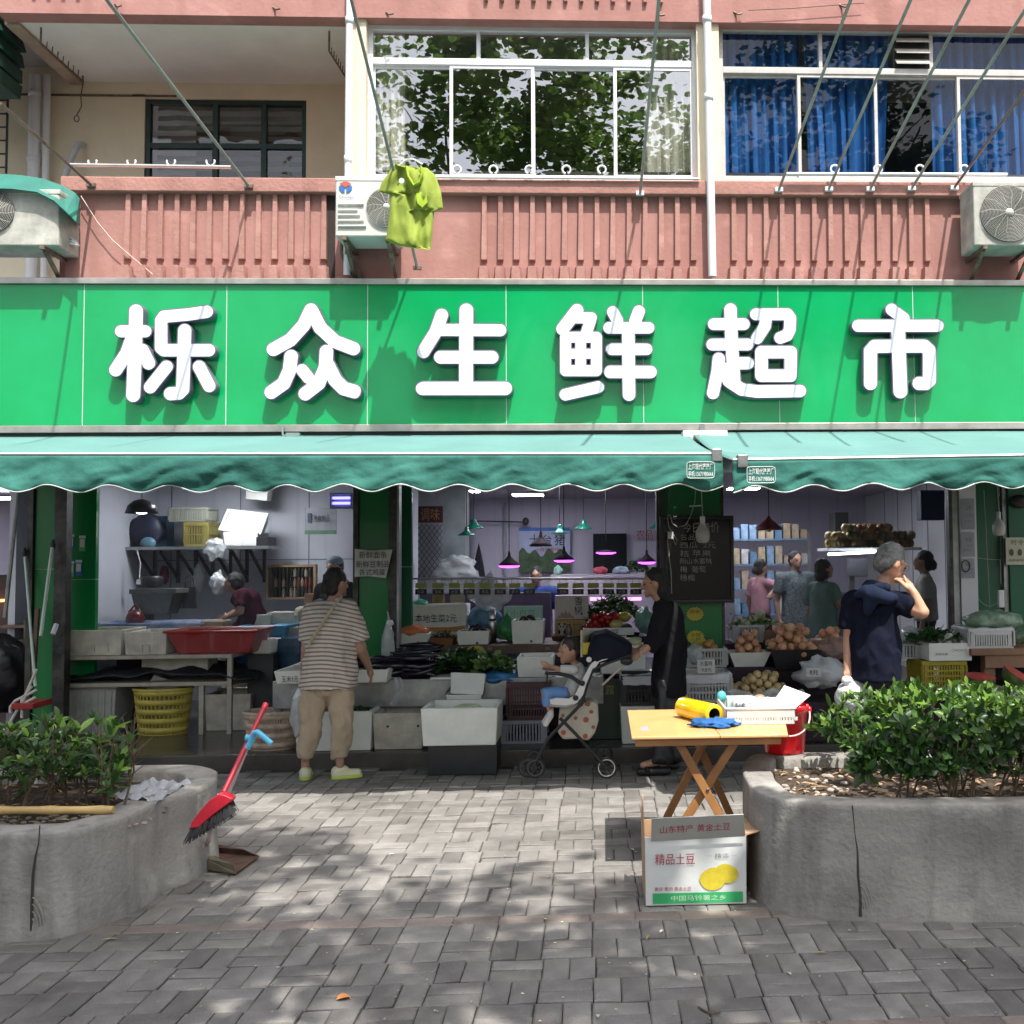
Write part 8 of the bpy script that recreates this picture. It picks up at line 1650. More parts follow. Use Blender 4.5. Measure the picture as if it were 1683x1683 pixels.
def blob(name, prims, vox, mt_, parent, sm=5, nz=0, ns=9, wob=0):
    """one continuous surface grown over overlapping limb shapes"""
    mb = MB()
    for p in prims:
        if p[0] == 'c': mb.cap(p[1], p[2], p[3], p[4], 12)
        elif p[0] == 'e': mb.ell(p[1], p[2], 14, 9, M=p[3] if len(p) > 3 else None)
        elif p[0] == 't': mb.tube(p[1], p[2], 14)
        elif p[0] == 'l': 
            vs = [c+p[2] @ Vector((rx*cos(2*pi*k/20), ry*sin(2*pi*k/20), 0)) for c, rx, ry in p[1] for k in range(20)]; N = len(p[1])
            mb.add(vs, [(i*20+k, i*20+(k+1) % 20, i*20+20+(k+1) % 20, i*20+20+k) for i in range(N-1) for k in range(20)]+[tuple(range(20))[::-1], tuple((N-1)*20+k for k in range(20))])
    me = mesh(name, mb, mt_, True); o = bpy.data.objects.new(name, me); C.objects.link(o)
    m1 = o.modifiers.new('r', 'REMESH'); m1.mode = 'VOXEL'; m1.voxel_size = vox; m1.use_smooth_shade = True
    m2 = o.modifiers.new('s', 'SMOOTH'); m2.iterations = sm; m2.factor = .5
    me2 = realise(o, name); n = len(me2.vertices); a = np.zeros(n*3); me2.vertices.foreach_get('co', a); a = a.reshape(-1, 3)
    if nz:
        nn = np.zeros(n*3); me2.vertices.foreach_get('normal', nn); nn = nn.reshape(-1, 3)
        for i in range(n): a[i] += nn[i]*max(-.35*nz, nz*1.9*(noise.noise(Vector((a[i][0]*ns, a[i][1]*ns, a[i][2]*ns*.5)))+.9*(.25-abs(noise.noise(Vector((a[i][0]*ns*1.5+a[i][2]*4+5, a[i][1]*ns*1.5, a[i][2]*ns*.8)))))))
    a -= np.array(parent['base']); me2.vertices.foreach_set('co', a.ravel())
    me2.materials.clear(); me2.materials.append(mt_); me2.polygons.foreach_set('use_smooth', [True]*len(me2.polygons)); me2.update()
    ob = bpy.data.objects.new(name, me2); C.objects.link(ob); ob.parent = parent; ob['base'] = list(parent['base']); return ob
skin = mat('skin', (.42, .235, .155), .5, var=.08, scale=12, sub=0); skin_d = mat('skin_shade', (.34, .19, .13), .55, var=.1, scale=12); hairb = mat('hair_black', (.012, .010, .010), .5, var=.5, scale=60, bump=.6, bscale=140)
def person(label, base, H, face, shirt, trousers, shoes=None, hair=hairb, sk=skin, over={}, wid=1.0, vox=.012, sleeve=.55, hem=0, legs=1.0, hairstyle='short', fingers=False, belly=0, dress=0, cap=None, fist=False, head_turn=0, head_tilt=0, cn=.006, grip=(), hs=1.0, lw=1.0, taper=.62):
    base = Vector(base); t = thing('person', label, 'person', tuple(base)); Rz = Matrix.Rotation(radians(face), 3, 'Z')
    def W(x, y, z): return base+Rz @ Vector((x, y, z))*H
    J = dict(pel=(0, 0, .53), wai=(0, 0, .62), che=(0, .0, .73), nec=(0, 0, .835), hea=(0, .012, .925))
    for s, L in ((-1, 'L'), (1, 'R')):
        J.update({'hip'+L: (s*.052, 0, .505), 'kne'+L: (s*.056, .012, .28), 'ank'+L: (s*.056, -.01, .045), 'toe'+L: (s*.064, .085, .018), 'sho'+L: (s*.108*wid, 0, .795), 'elb'+L: (s*.14*wid, -.012, .625), 'wri'+L: (s*.14*wid, .03, .49)})
    J = {k: W(*v) for k, v in J.items()}
    for k, v in over.items(): J[k] = Vector(v)
    w = wid*H; hR = Matrix.Rotation(radians(face+head_turn), 3, 'Z') @ Matrix.Rotation(radians(head_tilt), 3, 'X'); hd = J['hea']
    def Hd(x, y, z): return hd+hR @ Vector((x, y, z))*H*hs
    E = lambda c, r, M=Rz: ('e', c, (r[0]*H*(hs if M is hR else 1), r[1]*H*(hs if M is hR else 1), r[2]*H*(hs if M is hR else 1)), M)
    b = [E(J['pel'], (.070*wid, .048*wid, .06)), E(J['wai'], (.076*wid, .055*wid+belly, .085)), E(J['che'], (.088*wid, .058*wid, .095)), ('c', J['shoL'], .034*H, J['shoR'], .034*H), ('c', J['nec']-Vector((0, 0, .03*H)), .033*H, hd-Vector((0, 0, .03*H)), .029*H),
         ('c', J['che'], .048*w, J['nec'], .032*H), ('c', J['wai'], .045*w, J['pel'], .045*w)]
    b += [E(hd, (.045, .055, .062), hR), E(Hd(0, .016, -.030), (.034, .040, .036), hR), E(Hd(0, .062, -.012), (.007, .012, .013), hR), E(Hd(0, .052, -.038), (.016, .010, .006), hR), E(Hd(0, .05, -.052), (.016, .012, .011), hR), E(Hd(0, .046, .012), (.034, .014, .008), hR), E(Hd(-.046, -.002, -.010), (.006, .012, .018), hR), E(Hd(.046, -.002, -.010), (.006, .012, .018), hR)]
    for L in 'LR':
        b += [('c', J['hip'+L], .044*H*(.5+.5*wid), J['kne'+L], .031*H), ('c', J['kne'+L], .031*H, J['ank'+L], .020*H), ('c', J['ank'+L]-Vector((0, 0, .012*H)), .018*H, J['ank'+L]-(J['toe'+L]-J['ank'+L])*.15-Vector((0, 0, .015*H)), .016*H)]+([('c', J['ank'+L], .020*H, Vector((J['ank'+L].x, J['ank'+L].y, base.z+.05)), .021*H)] if shoes else [('c', J['ank'+L], .021*H, J['toe'+L], .016*H)])
        b += [('c', J['sho'+L], .031*w, J['elb'+L], .024*w), ('c', J['elb'+L], .0235*w, J['wri'+L], .0155*H)]
        fd = (J['wri'+L]-J['elb'+L]).normalized(); 
        if 'hnd'+L in over: fd = (Vector(over['hnd'+L])-J['wri'+L]).normalized()
        side = fd.cross(Rz @ Vector((0, 1, 0))); side = side.normalized() if side.length > .2 else (Rz @ Vector((1, 0, 0)))
        up_ = side.cross(fd).normalized(); s_ = -1 if L == 'L' else 1; inner = (Rz @ Vector((-s_, 0, 0)))
        wd = up_; palm = J['wri'+L]+fd*.030*H; hl = .108*H*.5
        b.append(('c', J['wri'+L], .0145*H, palm, .017*H))
        for k in range(4):
            o_ = wd*(k-1.5)*.0105*H; p0 = palm+o_+fd*.012*H; ln = (.040, .046, .043, .034)[k]*H; curl = (1.2 if L in grip else .45)
            p1 = p0+fd*ln*.5+inner*ln*.15*curl; p2 = p1+(fd*(1-.55*curl)+inner*.6*curl).normalized()*ln*.35; p3 = p2+(fd*(.6-.7*curl)+inner*(.5+.4*curl)).normalized()*ln*.28
            b += [('c', palm+o_*.9, .0095*H, p0, .0068*H), ('c', p0, .0062*H, p1, .0056*H), ('c', p1, .0056*H, p2, .005*H), ('c', p2, .005*H, p3, .0042*H)]
        th0 = palm+wd*.012*H-fd*.01*H; b += [('c', th0, .008*H, th0+(fd*.5+wd*.75+inner*.3)*.028*H, .0065*H), ('c', th0+(fd*.5+wd*.75+inner*.3)*.028*H, .0062*H, th0+(fd*1.3+wd*.8+inner*.6)*.036*H, .005*H)]
    obj_body = blob('body', b, vox if not fingers else min(vox, .0075), sk, t, 3)
    hm = J['pel']-Vector((0, 0, hem*H)); c1 = J['che'].lerp(J['wai'], .5)
    sh = [E(J['che'], (.097*wid, .070*wid, .095)), ('l', [(hm, .104*w, .080*w+belly*H*.6), (J['pel'].lerp(hm, .4), .101*w, .078*w+belly*H*.8), (J['wai'], .096*w, .071*w+belly*H), (c1, .096*w, .068*w+belly*H*.6), (J['che'], .098*w, .066*w), (J['che'].lerp((J['shoL']+J['shoR'])/2, .7), .098*w, .056*w), ((J['shoL']+J['shoR'])/2+Vector((0, 0, .022*H)), .072*w, .038*w)], Rz),
          ('c', J['shoL'], .038*w, J['shoR'], .038*w), ('c', J['che'], .064*w, J['nec']-Vector((0, 0, .022*H)), .042*H), ('c', J['nec']-Vector((0, 0, .045*H)), .05*w, J['nec']-Vector((0, 0, .022*H)), .040*H)]
    if dress: sh.append(('l', [(J['pel']-Vector((0, 0, dress*H)), .112*w, .10*w), (J['pel'], .10*w, .08*w)], Rz))
    for L in 'LR':
        e = J['sho'+L].lerp(J['elb'+L], min(1, sleeve*1.3)); sh.append(('t', [J['sho'+L], J['sho'+L].lerp(e, .5), e], [.040*w, .040*w, .041*w if sleeve < .8 else .036*w]))
        if sleeve > .8: sh.append(('t', [J['elb'+L], J['elb'+L].lerp(J['wri'+L], (sleeve-.77)*4)], [.034*w, .030*w])); sh.append(('c', J['elb'+L], .034*w, J['elb'+L]+Vector((0, 0, .004)), .034*w))
    obj_shirt = blob('shirt', sh, vox, shirt, t, 6, cn, 9)
    tr = [E(J['pel']-Vector((0, 0, .005*H)), (.084*wid, .064*wid, .065))]; lg = H*lw*(.5+.5*wid)
    for L in 'LR':
        a_, k_, n_ = J['hip'+L]+Vector((0, 0, .01)), J['kne'+L], J['kne'+L].lerp(J['ank'+L], legs*1.06)
        tr.append(('t', [a_, a_.lerp(k_, .5), k_, k_.lerp(n_, .5), n_], [.058*lg, .054*lg, .046*lg, .038*lg, .058*taper*lg if legs > .7 else .045*lg]))
    blob('trousers', tr, vox, trousers, t, 5, cn*1.2, 10)
    hp_ = [E(Hd(0, -.012, .016), (.050, .056, .056), hR), E(Hd(0, -.028, -.006), (.046, .040, .050), hR)]
    if hairstyle == 'bun': hp_ += [E(Hd(.0, -.062, -.03), (.030, .028, .032), hR), E(Hd(0, -.03, -.035), (.044, .034, .034), hR)]
    if hairstyle == 'bob': hp_ += [E(Hd(0, -.03, -.045), (.047, .036, .045), hR), E(Hd(-.03, -.01, -.03), (.02, .03, .04), hR), E(Hd(.03, -.01, -.03), (.02, .03, .04), hR)]
    if hairstyle == 'long': hp_ += [E(Hd(0, -.03, -.05), (.046, .036, .06), hR), E(Hd(0, -.035, -.10), (.036, .026, .045), hR), E(Hd(.025, .02, -.01), (.024, .03, .04), hR), E(Hd(.035, .01, -.05), (.012, .02, .05), hR)]
    blob('hair', hp_, max(.008, vox*.8), hair, t, 2, .006, 40)
    if shoes:
        for L in 'LR':
            d_ = (J['toe'+L]-J['ank'+L]); hl_ = J['ank'+L]-d_*.2; hl_.z = base.z+.022*H; to = J['toe'+L]+d_*.0; to.z = base.z+.020*H; mid = J['ank'+L]+d_*.2; mid.z = base.z+.038*H
            s_ = blob('shoe', [('c', hl_, .026*H, to, .022*H), ('c', hl_+Vector((0, 0, .012*H)), .027*H, mid, .025*H)], .009, shoes[0], t, 2)
            mb = MB(); n = 18; u_ = Vector((d_.x, d_.y, 0)).normalized(); v_ = Vector((-u_.y, u_.x, 0)); cen = (hl_+to)/2; hl2 = (to-hl_).length/2+.025*H
            pts = [(cen+u_*hl2*cos(q)+v_*.030*H*math.copysign(abs(sin(q))**.7, sin(q))) for q in np.linspace(0, 2*pi, n+1)[:-1]]
            mb.prism([(p.x, p.y) for p in pts], base.z+.001, base.z+.018*H); obj('sole', mb, shoes[1], parent=s_, bev=.003)
    if cap:
        blob('cap', [E(Hd(0, -.006, .035), (.053, .06, .040), hR)], .012, cap, t, 2)
    for s in (-1, 1):
        mb = MB(); mb.ell(Hd(s*.019, .050, .0), (.007*H, .005*H, .004*H), 8, 6, M=hR); obj('eye', mb, ink, parent=t)
    return t, J, W, Hd, hR
def stripes():
    m = mat('striped_jersey', (.5, .5, .5), .9, bump=.12, bscale=60); t = m.node_tree; n = t.nodes; L = t.links
    tc = [x for x in n if x.type == 'TEX_COORD'][0]; sp = n.new('ShaderNodeSeparateXYZ'); L.new(tc.outputs['Object'], sp.inputs[0])
    ab = n.new('ShaderNodeMath'); ab.operation = 'MULTIPLY'; L.new(sp.outputs['X'], ab.inputs[0]); L.new(sp.outputs['X'], ab.inputs[1])
    mm = n.new('ShaderNodeMath'); mm.operation = 'MULTIPLY_ADD'; L.new(ab.outputs[0], mm.inputs[0]); mm.inputs[1].default_value = .75; L.new(sp.outputs['Z'], mm.inputs[2])
    fr_ = n.new('ShaderNodeMath'); fr_.operation = 'MULTIPLY'; fr_.inputs[1].default_value = 1/.0305; L.new(mm.outputs[0], fr_.inputs[0])
    f2 = n.new('ShaderNodeMath'); f2.operation = 'FRACT'; L.new(fr_.outputs[0], f2.inputs[0])
    cr = n.new('ShaderNodeValToRGB'); e = cr.color_ramp.elements; e[0].position = 0; e[0].color = (.55, .49, .42, 1); e[1].position = .54; e[1].color = (.55, .49, .42, 1)
    for p, c_ in ((.60, (.22, .185, .165, 1)), (.94, (.22, .185, .165, 1)), (1.0, (.55, .49, .42, 1))): x = e.new(p); x.color = c_
    L.new(f2.outputs[0], cr.inputs[0]); L.new(cr.outputs[0], n['Principled BSDF'].inputs['Base Color']); return m
stripe = stripes(); khaki = mat('khaki_cloth', (.40, .32, .225), .85, var=.12, scale=5, bump=.25, bscale=18)
Yw = 7.72
b0 = Vector((P(534, 1150, Yw).x, Yw, 0))
sho = (mat('shoe_cream', (.62, .60, .42), .7), mat('sole_lime', (.48, .58, .12), .5))
ov = dict(shoL=P(517, 1003, Yw), shoR=P(573, 1003, Yw), elbL=P(505, 1068, Yw-.02), elbR=P(592, 1066, Yw+.02), wriL=P(499, 1098, Yw+.02), wriR=P(607, 1098, Yw+.16),
          pel=P(540, 1126, Yw), wai=P(542, 1088, Yw), che=P(545, 1030, Yw), nec=P(550, 985, Yw), hea=P(553, 957, Yw+.02), hipL=P(522, 1132, Yw), hipR=P(560, 1132, Yw),
          kneL=P(510, 1190, Yw-.02), kneR=P(562, 1190, Yw-.03), ankL=P(502, 1243, Yw-.03), ankR=P(559, 1243, Yw-.03), toeL=P(500, 1252, Yw-.03)+Vector((-.01, .13, -.03)), toeR=P(568, 1252, Yw-.1)+Vector((.06, .11, -.03)), hndR=P(612, 1120, Yw+.2), hndL=P(499, 1120, Yw+.03))
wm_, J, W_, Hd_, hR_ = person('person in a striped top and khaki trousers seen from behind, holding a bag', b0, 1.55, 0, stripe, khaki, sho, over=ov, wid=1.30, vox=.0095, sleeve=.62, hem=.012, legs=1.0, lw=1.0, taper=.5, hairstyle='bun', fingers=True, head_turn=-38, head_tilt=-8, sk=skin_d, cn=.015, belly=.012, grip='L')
mb = MB(); pts = [P(508, 1060, Yw-.155), P(514, 1050, Yw-.165), P(530, 1025, Yw-.165), P(547, 1000, Yw-.145), P(556, 987, Yw-.10), P(562, 982, Yw-.03)]
mb.tube([p+Vector((0, -.012, 0)) for p in pts], .024, 6, flat=.3)
obj('bag_strap', mb, mat('strap_cream', (.42, .38, .27), .8), parent=wm_, smooth=True)
t = thing('plastic_bag', 'white plastic bag hanging from the hand of the striped shopper', 'bag', tuple(P(492, 1208, Yw)))
mb = MB(); mb.ell(P(491, 1175, Yw), (.062, .06, .15), 20, 14, nz=.25, ns=2.2, seed=3); obj('body', mb, mat('grey_white_bag', (.46, .48, .50), .4, var=.3, scale=8, trans=.25, bump=.8, bscale=14), parent=t, smooth=True)
mb = MB(); mb.tube([P(488, 1150, Yw), P(495, 1128, Yw), P(499, 1112, Yw+.02)], [.035, .018, .01], 8); mb.tube([P(496, 1150, Yw), P(499, 1130, Yw), P(500, 1112, Yw+.02)], [.03, .014, .01], 8); obj('handle', mb, white_bag, parent=t, smooth=True)
Ys2 = 7.5; sc_ = thing('pushchair', 'black and white pushchair with a folded hood', 'pushchair', tuple(P(930, 1281, Ys2)))
bk_ = mat('pushchair_black', (.012, .012, .014), .4, .2, var=.2); wp_ = mat('pushchair_white', (.58, .58, .56), .5, var=.06); hood = mat('hood_navy', (.010, .012, .022), .8, var=.2, bump=.2, bscale=20)
HW = .22
def wheel(px, py, rpx, Y, cap_m, nm='wheel'):
    c = P(px, py, Y); R = rpx*Y/F_PX; c.z = max(c.z, R+.001); M = Matrix.Rotation(radians(90), 3, 'X')
    mb = MB(); mb.tube([(c.x+R*.88*cos(q), Y, c.z+R*.88*sin(q)) for q in np.linspace(0, 2*pi, 33)[:-1]], R*.12, 8, closed=True); w_ = obj(nm, mb, bk_, parent=sc_, smooth=True)
    mb = MB(); mb.tube([(c.x+R*.76*cos(q), Y-.004, c.z+R*.76*sin(q)) for q in np.linspace(0, 2*pi, 33)[:-1]], R*.06, 6, closed=True); obj('rim', mb, cap_m, parent=w_, smooth=True)
    for k in range(5): q = k*2*pi/5+.3; mb = MB(); mb.bar((c.x, Y, c.z), (c.x+R*.74*cos(q), Y, c.z+R*.74*sin(q)), .012, .008); obj('spoke', mb, bk_, parent=w_)
    mb = MB(); mb.lathe([(.001, .012), (R*.2, .01), (R*.22, -.01)], c, 14, M); obj('hub', mb, bk_, parent=w_)
    return c
rimw = mat('rim_cream', (.50, .48, .42), .45)
wf = wheel(997, 1262, 17.5, Ys2-HW+.02, rimw); wb1 = wheel(992, 1240, 16, Ys2+HW, bk_)
for (px, py, Y) in ((880, 1262, Ys2-HW+.06), (868, 1262, Ys2-HW+.10), (878, 1246, Ys2+HW-.05)): wheel(px, py, 16 if Y < Ys2 else 14, Y, mat('rim_dark', (.08, .08, .08), .5))
def bars(nm, segs, r, mt_, Ys_l):
    for Y in Ys_l: mb = MB(); mb.tube([P(x, y, Y) for x, y in segs], r, 8); obj(nm, mb, mt_, parent=sc_, smooth=True)
NS = (Ys2-HW, Ys2+HW)
bars('rear_leg_tube', [(920, 1180), (945, 1205), (975, 1238), (993, 1258)], .012, bk_, NS)
bars('front_leg_tube', [(962, 1150), (935, 1178), (900, 1215), (882, 1250)], .012, bk_, NS)
bars('side_tube', [(955, 1160), (965, 1125), (975, 1100), (1003, 1088), (1038, 1076)], .011, bk_, NS)
bars('handle_tube', [(990, 1126), (1012, 1105), (1032, 1088)], .008, mat('tube_pale', (.4, .33, .27), .4), NS)
mb = MB(); a, b_ = P(1036, 1080, NS[0]), P(1034, 1077, NS[1]); mb.tube([a, b_], .013, 8); obj('push_bar', mb, bk_, parent=sc_, smooth=True)
mb = MB(); a = P(1030, 1087, NS[0]); mb.ell(a, (.045, .02, .03)); obj('fold_joint', mb, bk_, parent=sc_, smooth=True)
bars('bumper_side', [(955, 1123), (938, 1112), (918, 1107), (900, 1106)], .014, bk_, NS)
mb = MB(); mb.tube([P(900, 1106, NS[0]), P(898, 1107, Ys2), P(899, 1105, NS[1])], .014, 8); obj('bumper_bar', mb, bk_, parent=sc_, smooth=True)
mb = MB(); mb.tube([P(900, 1106, NS[0]), P(898, 1128, NS[0])], .006, 6); obj('bumper_strap', mb, bk_, parent=sc_)
prof = [(903, 1150), (905, 1158), (930, 1160), (948, 1156), (960, 1140), (972, 1108), (985, 1088), (1003, 1082), (988, 1080), (972, 1090), (958, 1115), (945, 1142), (935, 1148), (915, 1147)]
for Y in NS:
    A_ = [P(x, y, Y-.008) for x, y in prof]; B_ = [P(x, y, Y+.008) for x, y in prof]; n = len(A_)
    for p, q in zip(A_, B_): q.x, q.z = p.x, p.z
    mb = MB(); mb.add(A_+B_, [tuple(range(n)), tuple(range(2*n-1, n-1, -1))]+[(i, n+i, n+(i+1) % n, (i+1) % n) for i in range(n)]); obj('seat_side', mb, wp_, parent=sc_, bev=.004)
for Y in (NS[0]-.012,):
    for (x, y) in ((946, 1147), (957, 1123), (968, 1084)): mb = MB(); mb.lathe([(.001, .008), (.018, .006), (.02, 0)], P(x, y, Y), 14, Matrix.Rotation(radians(90), 3, 'X')); obj('pivot_cap', mb, bk_ if y > 1100 else wp_, parent=sc_)
mb = MB(); sp_ = [(904, 1152), (930, 1154), (944, 1150), (958, 1122), (972, 1092), (985, 1080)]
mb.grid(10, 5, lambda u, v: tuple((lambda f, i: (P(*sp_[i], Ys2).lerp(P(*sp_[min(i+1, 5)], Ys2), f)))(u*5-int(min(4.999, u*5)), int(min(4.999, u*5)))+Vector((0, (v-.5)*HW*2, 0)))); obj('seat_cloth', mb, mat('seat_grey', (.30, .30, .30), .8), parent=sc_, smooth=True, solid=.02)
hpts = [(974, 1040), (998, 1036), (1022, 1048), (1038, 1058), (1036, 1076), (1010, 1082), (985, 1086), (972, 1092), (963, 1080), (966, 1062)]
A_ = [P(x, y, Ys2) for x, y in hpts]; n = len(A_); cen = sum(A_, Vector())/n; mb = MB()
rows = []
for k, (sc2, dy) in enumerate(((.0, -.24), (.82, -.225), (1, -.17), (1.04, 0), (1, .17), (.82, .225), (0, .24))): rows += [Vector((cen.x+(p.x-cen.x)*sc2, Ys2+dy, cen.z+(p.z-cen.z)*sc2)) for p in A_]
mb.add(rows, [(k*n+i, k*n+(i+1) % n, (k+1)*n+(i+1) % n, (k+1)*n+i) for k in range(6) for i in range(n)]); obj('hood', mb, hood, parent=sc_, bev=.02)
mb = MB(); mb.grid(8, 6, lambda u, v: P(955+24*u*(1-.3*v), 1036+v*44, Ys2-.17+.34*u+.02*sin(v*5))); obj('hood_trim', mb, mat('hood_trim_cream', (.50, .48, .38), .8), parent=sc_, smooth=True, solid=.008)
mb = MB(); mb.grid(5, 5, lambda u, v: P(957+16*u, 1056+v*20, Ys2-.18+.01*u)); obj('hood_patch', mb, mat('patch_yellow', (.42, .33, .03), .7), parent=sc_, smooth=True, solid=.006)
bgm = mat('bag_cream', (.46, .42, .34), .8, var=.05, bump=.2); t = thing('tote_bag', 'cream bag with brown dots hanging under the pushchair', 'bag', tuple(P(955, 1218, Ys2)))
bp_ = [(920, 1162), (975, 1152), (983, 1158), (984, 1185), (978, 1205), (968, 1218), (948, 1215), (925, 1216), (917, 1205), (918, 1180)]
A_ = [P(x, y, Ys2-.12) for x, y in bp_]; B_ = [p+Vector((0, .24, 0)) for p in A_]; n = len(A_); mb = MB(); mb.add(A_+B_, [tuple(range(n)), tuple(range(2*n-1, n-1, -1))]+[(i, n+i, n+(i+1) % n, (i+1) % n) for i in range(n)]); obj('body', mb, bgm, parent=t, bev=.02)
for (x, y, r, mm_) in ((966, 1157, 4, 'a'), (972, 1170, 3, 'a'), (963, 1183, 4.5, 'b'), (962, 1210, 4, 'b'), (926, 1204, 4, 'b'), (946, 1180, 3, 'a'), (925, 1176, 3, 'a'), (975, 1195, 3, 'a')):
    c = P(x, y, Ys2-.125); R = r*.0045; mb = MB(); mb.poly([(c.x+R*cos(q), c.y, c.z+R*sin(q)) for q in np.linspace(0, 2*pi, 13)[:-1]]); obj('printed_dot', mb, mat('dot_brown', (.25, .12, .07), .8) if mm_ == 'a' else mat('dot_rust', (.35, .10, .06), .8), parent=t)
Hb = .85; bb = P(925, 1205, Ys2-.02); base_b = Vector((bb.x, bb.y, bb.z))
ovb = dict(pel=P(938, 1142, Ys2-.02), wai=P(944, 1124, Ys2-.02), che=P(951, 1107, Ys2-.02), nec=P(948, 1092, Ys2-.02), hea=P(936, 1068, Ys2-.04), shoL=P(943, 1100, Ys2-.12), shoR=P(946, 1100, Ys2+.08), elbL=P(920, 1100, Ys2-.14), wriL=P(903, 1094, Ys2-.10), elbR=P(922, 1104, Ys2+.10), wriR=P(905, 1100, Ys2+.06),
 hipL=P(932, 1142, Ys2-.08), hipR=P(932, 1142, Ys2+.03), kneL=P(898, 1138, Ys2-.11), kneR=P(895, 1140, Ys2+.02), ankL=P(905, 1176, Ys2-.10), ankR=P(905, 1172, Ys2+.03), toeL=P(897, 1190, Ys2-.12), toeR=P(895, 1186, Ys2+.01), hndL=P(893, 1090, Ys2-.10), hndR=P(895, 1098, Ys2+.04))
jb = mat('toddler_blue', (.16, .30, .58), .85, var=.1, bump=.2, bscale=20)
kid, Jk, Wk, Hk, hRk = person('toddler in a white shirt and light blue trousers seated in the pushchair', base_b, Hb, 90, mat('toddler_white', (.60, .60, .58), .85, var=.05), jb, None, over=ovb, wid=1.0, vox=.0075, sleeve=.75, legs=.55, fingers=True, head_turn=22, cn=.005, hs=1.62, head_tilt=-12, hair=mat('hair_dark_brown', (.03, .02, .016), .6, var=.4, scale=60))
for L, a in (('L', 'ankL'), ('R', 'ankR')): s_ = Jk[a]; tt_ = Jk['toe'+L]; blob('sock', [('c', s_+Vector((0, 0, .03)), .024, s_, .022), ('c', s_, .024, tt_, .021)], .006, mat('sock_white', (.62, .60, .58), .9), kid, 2)
Yk = 7.72; blkc = mat('black_cloth', (.011, .011, .013), .85, var=.25, scale=5, bump=.3, bscale=14); blks = mat('black_shiny_cloth', (.014, .015, .018), .5, var=.3, scale=5, bump=.3, bscale=10)
bK = Vector((P(1086, 1150, Yk).x, Yk-.05, 0))
ovk = dict(pel=P(1100, 1108, Yk), wai=P(1100, 1070, Yk), che=P(1098, 1020, Yk), nec=P(1088, 983, Yk), hea=P(1076, 957, Yk), shoL=P(1090, 1000, Yk-.16), shoR=P(1098, 1000, Yk+.16), elbL=P(1078, 1052, Yk-.20), wriL=P(1053, 1073, Yk-.24), elbR=P(1076, 1050, Yk+.18), wriR=P(1052, 1066, Yk+.12),
 hipL=P(1097, 1118, Yk-.08), hipR=P(1100, 1118, Yk+.08), kneL=P(1094, 1180, Yk-.09), kneR=P(1100, 1180, Yk+.08), ankL=P(1088, 1250, Yk-.12), ankR=P(1101, 1246, Yk+.06), hndL=P(1040, 1080, Yk-.24), hndR=P(1040, 1074, Yk+.1))
ovk['toeL'] = ovk['ankL']+Vector((-.14, -.01, -.03)); ovk['toeR'] = ovk['ankR']+Vector((-.13, 0, -.03))
kk, Jn, Wn, Hn, hRn = person('person all in black with long hair pushing the pushchair', bK, 1.56, 84, blkc, blks, None, over=ovk, wid=1.10, vox=.010, sleeve=.9, hem=.10, legs=1.0, taper=.85, hairstyle='long', fingers=True, head_tilt=-12, cn=.012, sk=skin, grip='LR')
for L in 'LR':
    a = Jn['toe'+L]; cen = (Jn['ank'+L]+a)/2; s_ = blob('sandal', [('c', Vector((cen.x+.11, cen.y, .030)), .030, Vector((cen.x-.09, cen.y, .028)), .034)], .009, black_plastic, kk, 2)
    mb = MB(); mb.tube([(cen.x-.04, cen.y-.045, .04), (cen.x-.04, cen.y, .085), (cen.x-.04, cen.y+.045, .04)], .018, 8, flat=.5); obj('strap', mb, black_plastic, parent=s_, smooth=True)
mb = MB(); c = Jn['wriL']; mb.tube([(c.x+.005*cos(q)*0, c.y+.028*cos(q), c.z+.028*sin(q)) for q in np.linspace(0, 2*pi, 17)[:-1]], .007, 6, closed=True); obj('bracelet', mb, mat('bracelet', (.5, .42, .35), .4), parent=kk, smooth=True)
Ym = 6.42; navy = mat('navy_cloth', (.006, .008, .020), .85, var=.25, scale=5, bump=.3, bscale=14); navy2 = mat('navy_trousers', (.012, .016, .026), .75, var=.25, scale=5, bump=.3, bscale=12)
ghair = mat('grey_hair', (.05, .05, .052), .6, var=.5, scale=13, col2=(.36, .36, .365), bump=.7, bscale=110)
bM = Vector((P(1440, 1100, Ym).x, Ym, 0))
ovm = dict(pel=P(1438, 1108, Ym), wai=P(1438, 1060, Ym), che=P(1436, 1010, Ym), nec=P(1440, 966, Ym), hea=P(1465, 924, Ym-.03), shoL=P(1404, 985, Ym+.05), shoR=P(1472, 990, Ym-.10), elbL=P(1396, 1050, Ym+.08), wriL=P(1393, 1094, Ym+.02), elbR=P(1516, 1006, Ym-.22), wriR=P(1502, 974, Ym-.20), hndL=P(1395, 1120, Ym), hndR=P(1488, 958, Ym-.16),
 hipL=P(1420, 1125, Ym+.05), hipR=P(1458, 1125, Ym-.03), kneL=P(1425, 1205, Ym+.10), kneR=P(1470, 1205, Ym+.02))
for L, x in (('L', 1418), ('R', 1468)): p = P(x, 1290, Ym+.03); ovm['ank'+L] = Vector((p.x, p.y, .075)); ovm['toe'+L] = Vector((p.x+.13, p.y+.05, .03))
mn, Jm, Wm, Hm, hRm = person('grey haired person in a navy hooded top raising a hand to the face', bM, 1.70, -62, navy, navy2, (black_plastic, black_plastic), hair=ghair, over=ovm, wid=1.04, vox=.0095, sleeve=.55, hem=.02, legs=1.0, fingers=True, head_turn=-10, head_tilt=-26, cn=.013, belly=.01, taper=.85, grip='LR', sk=mat('skin_tan', (.50, .28, .18), .5, var=.08, scale=12))
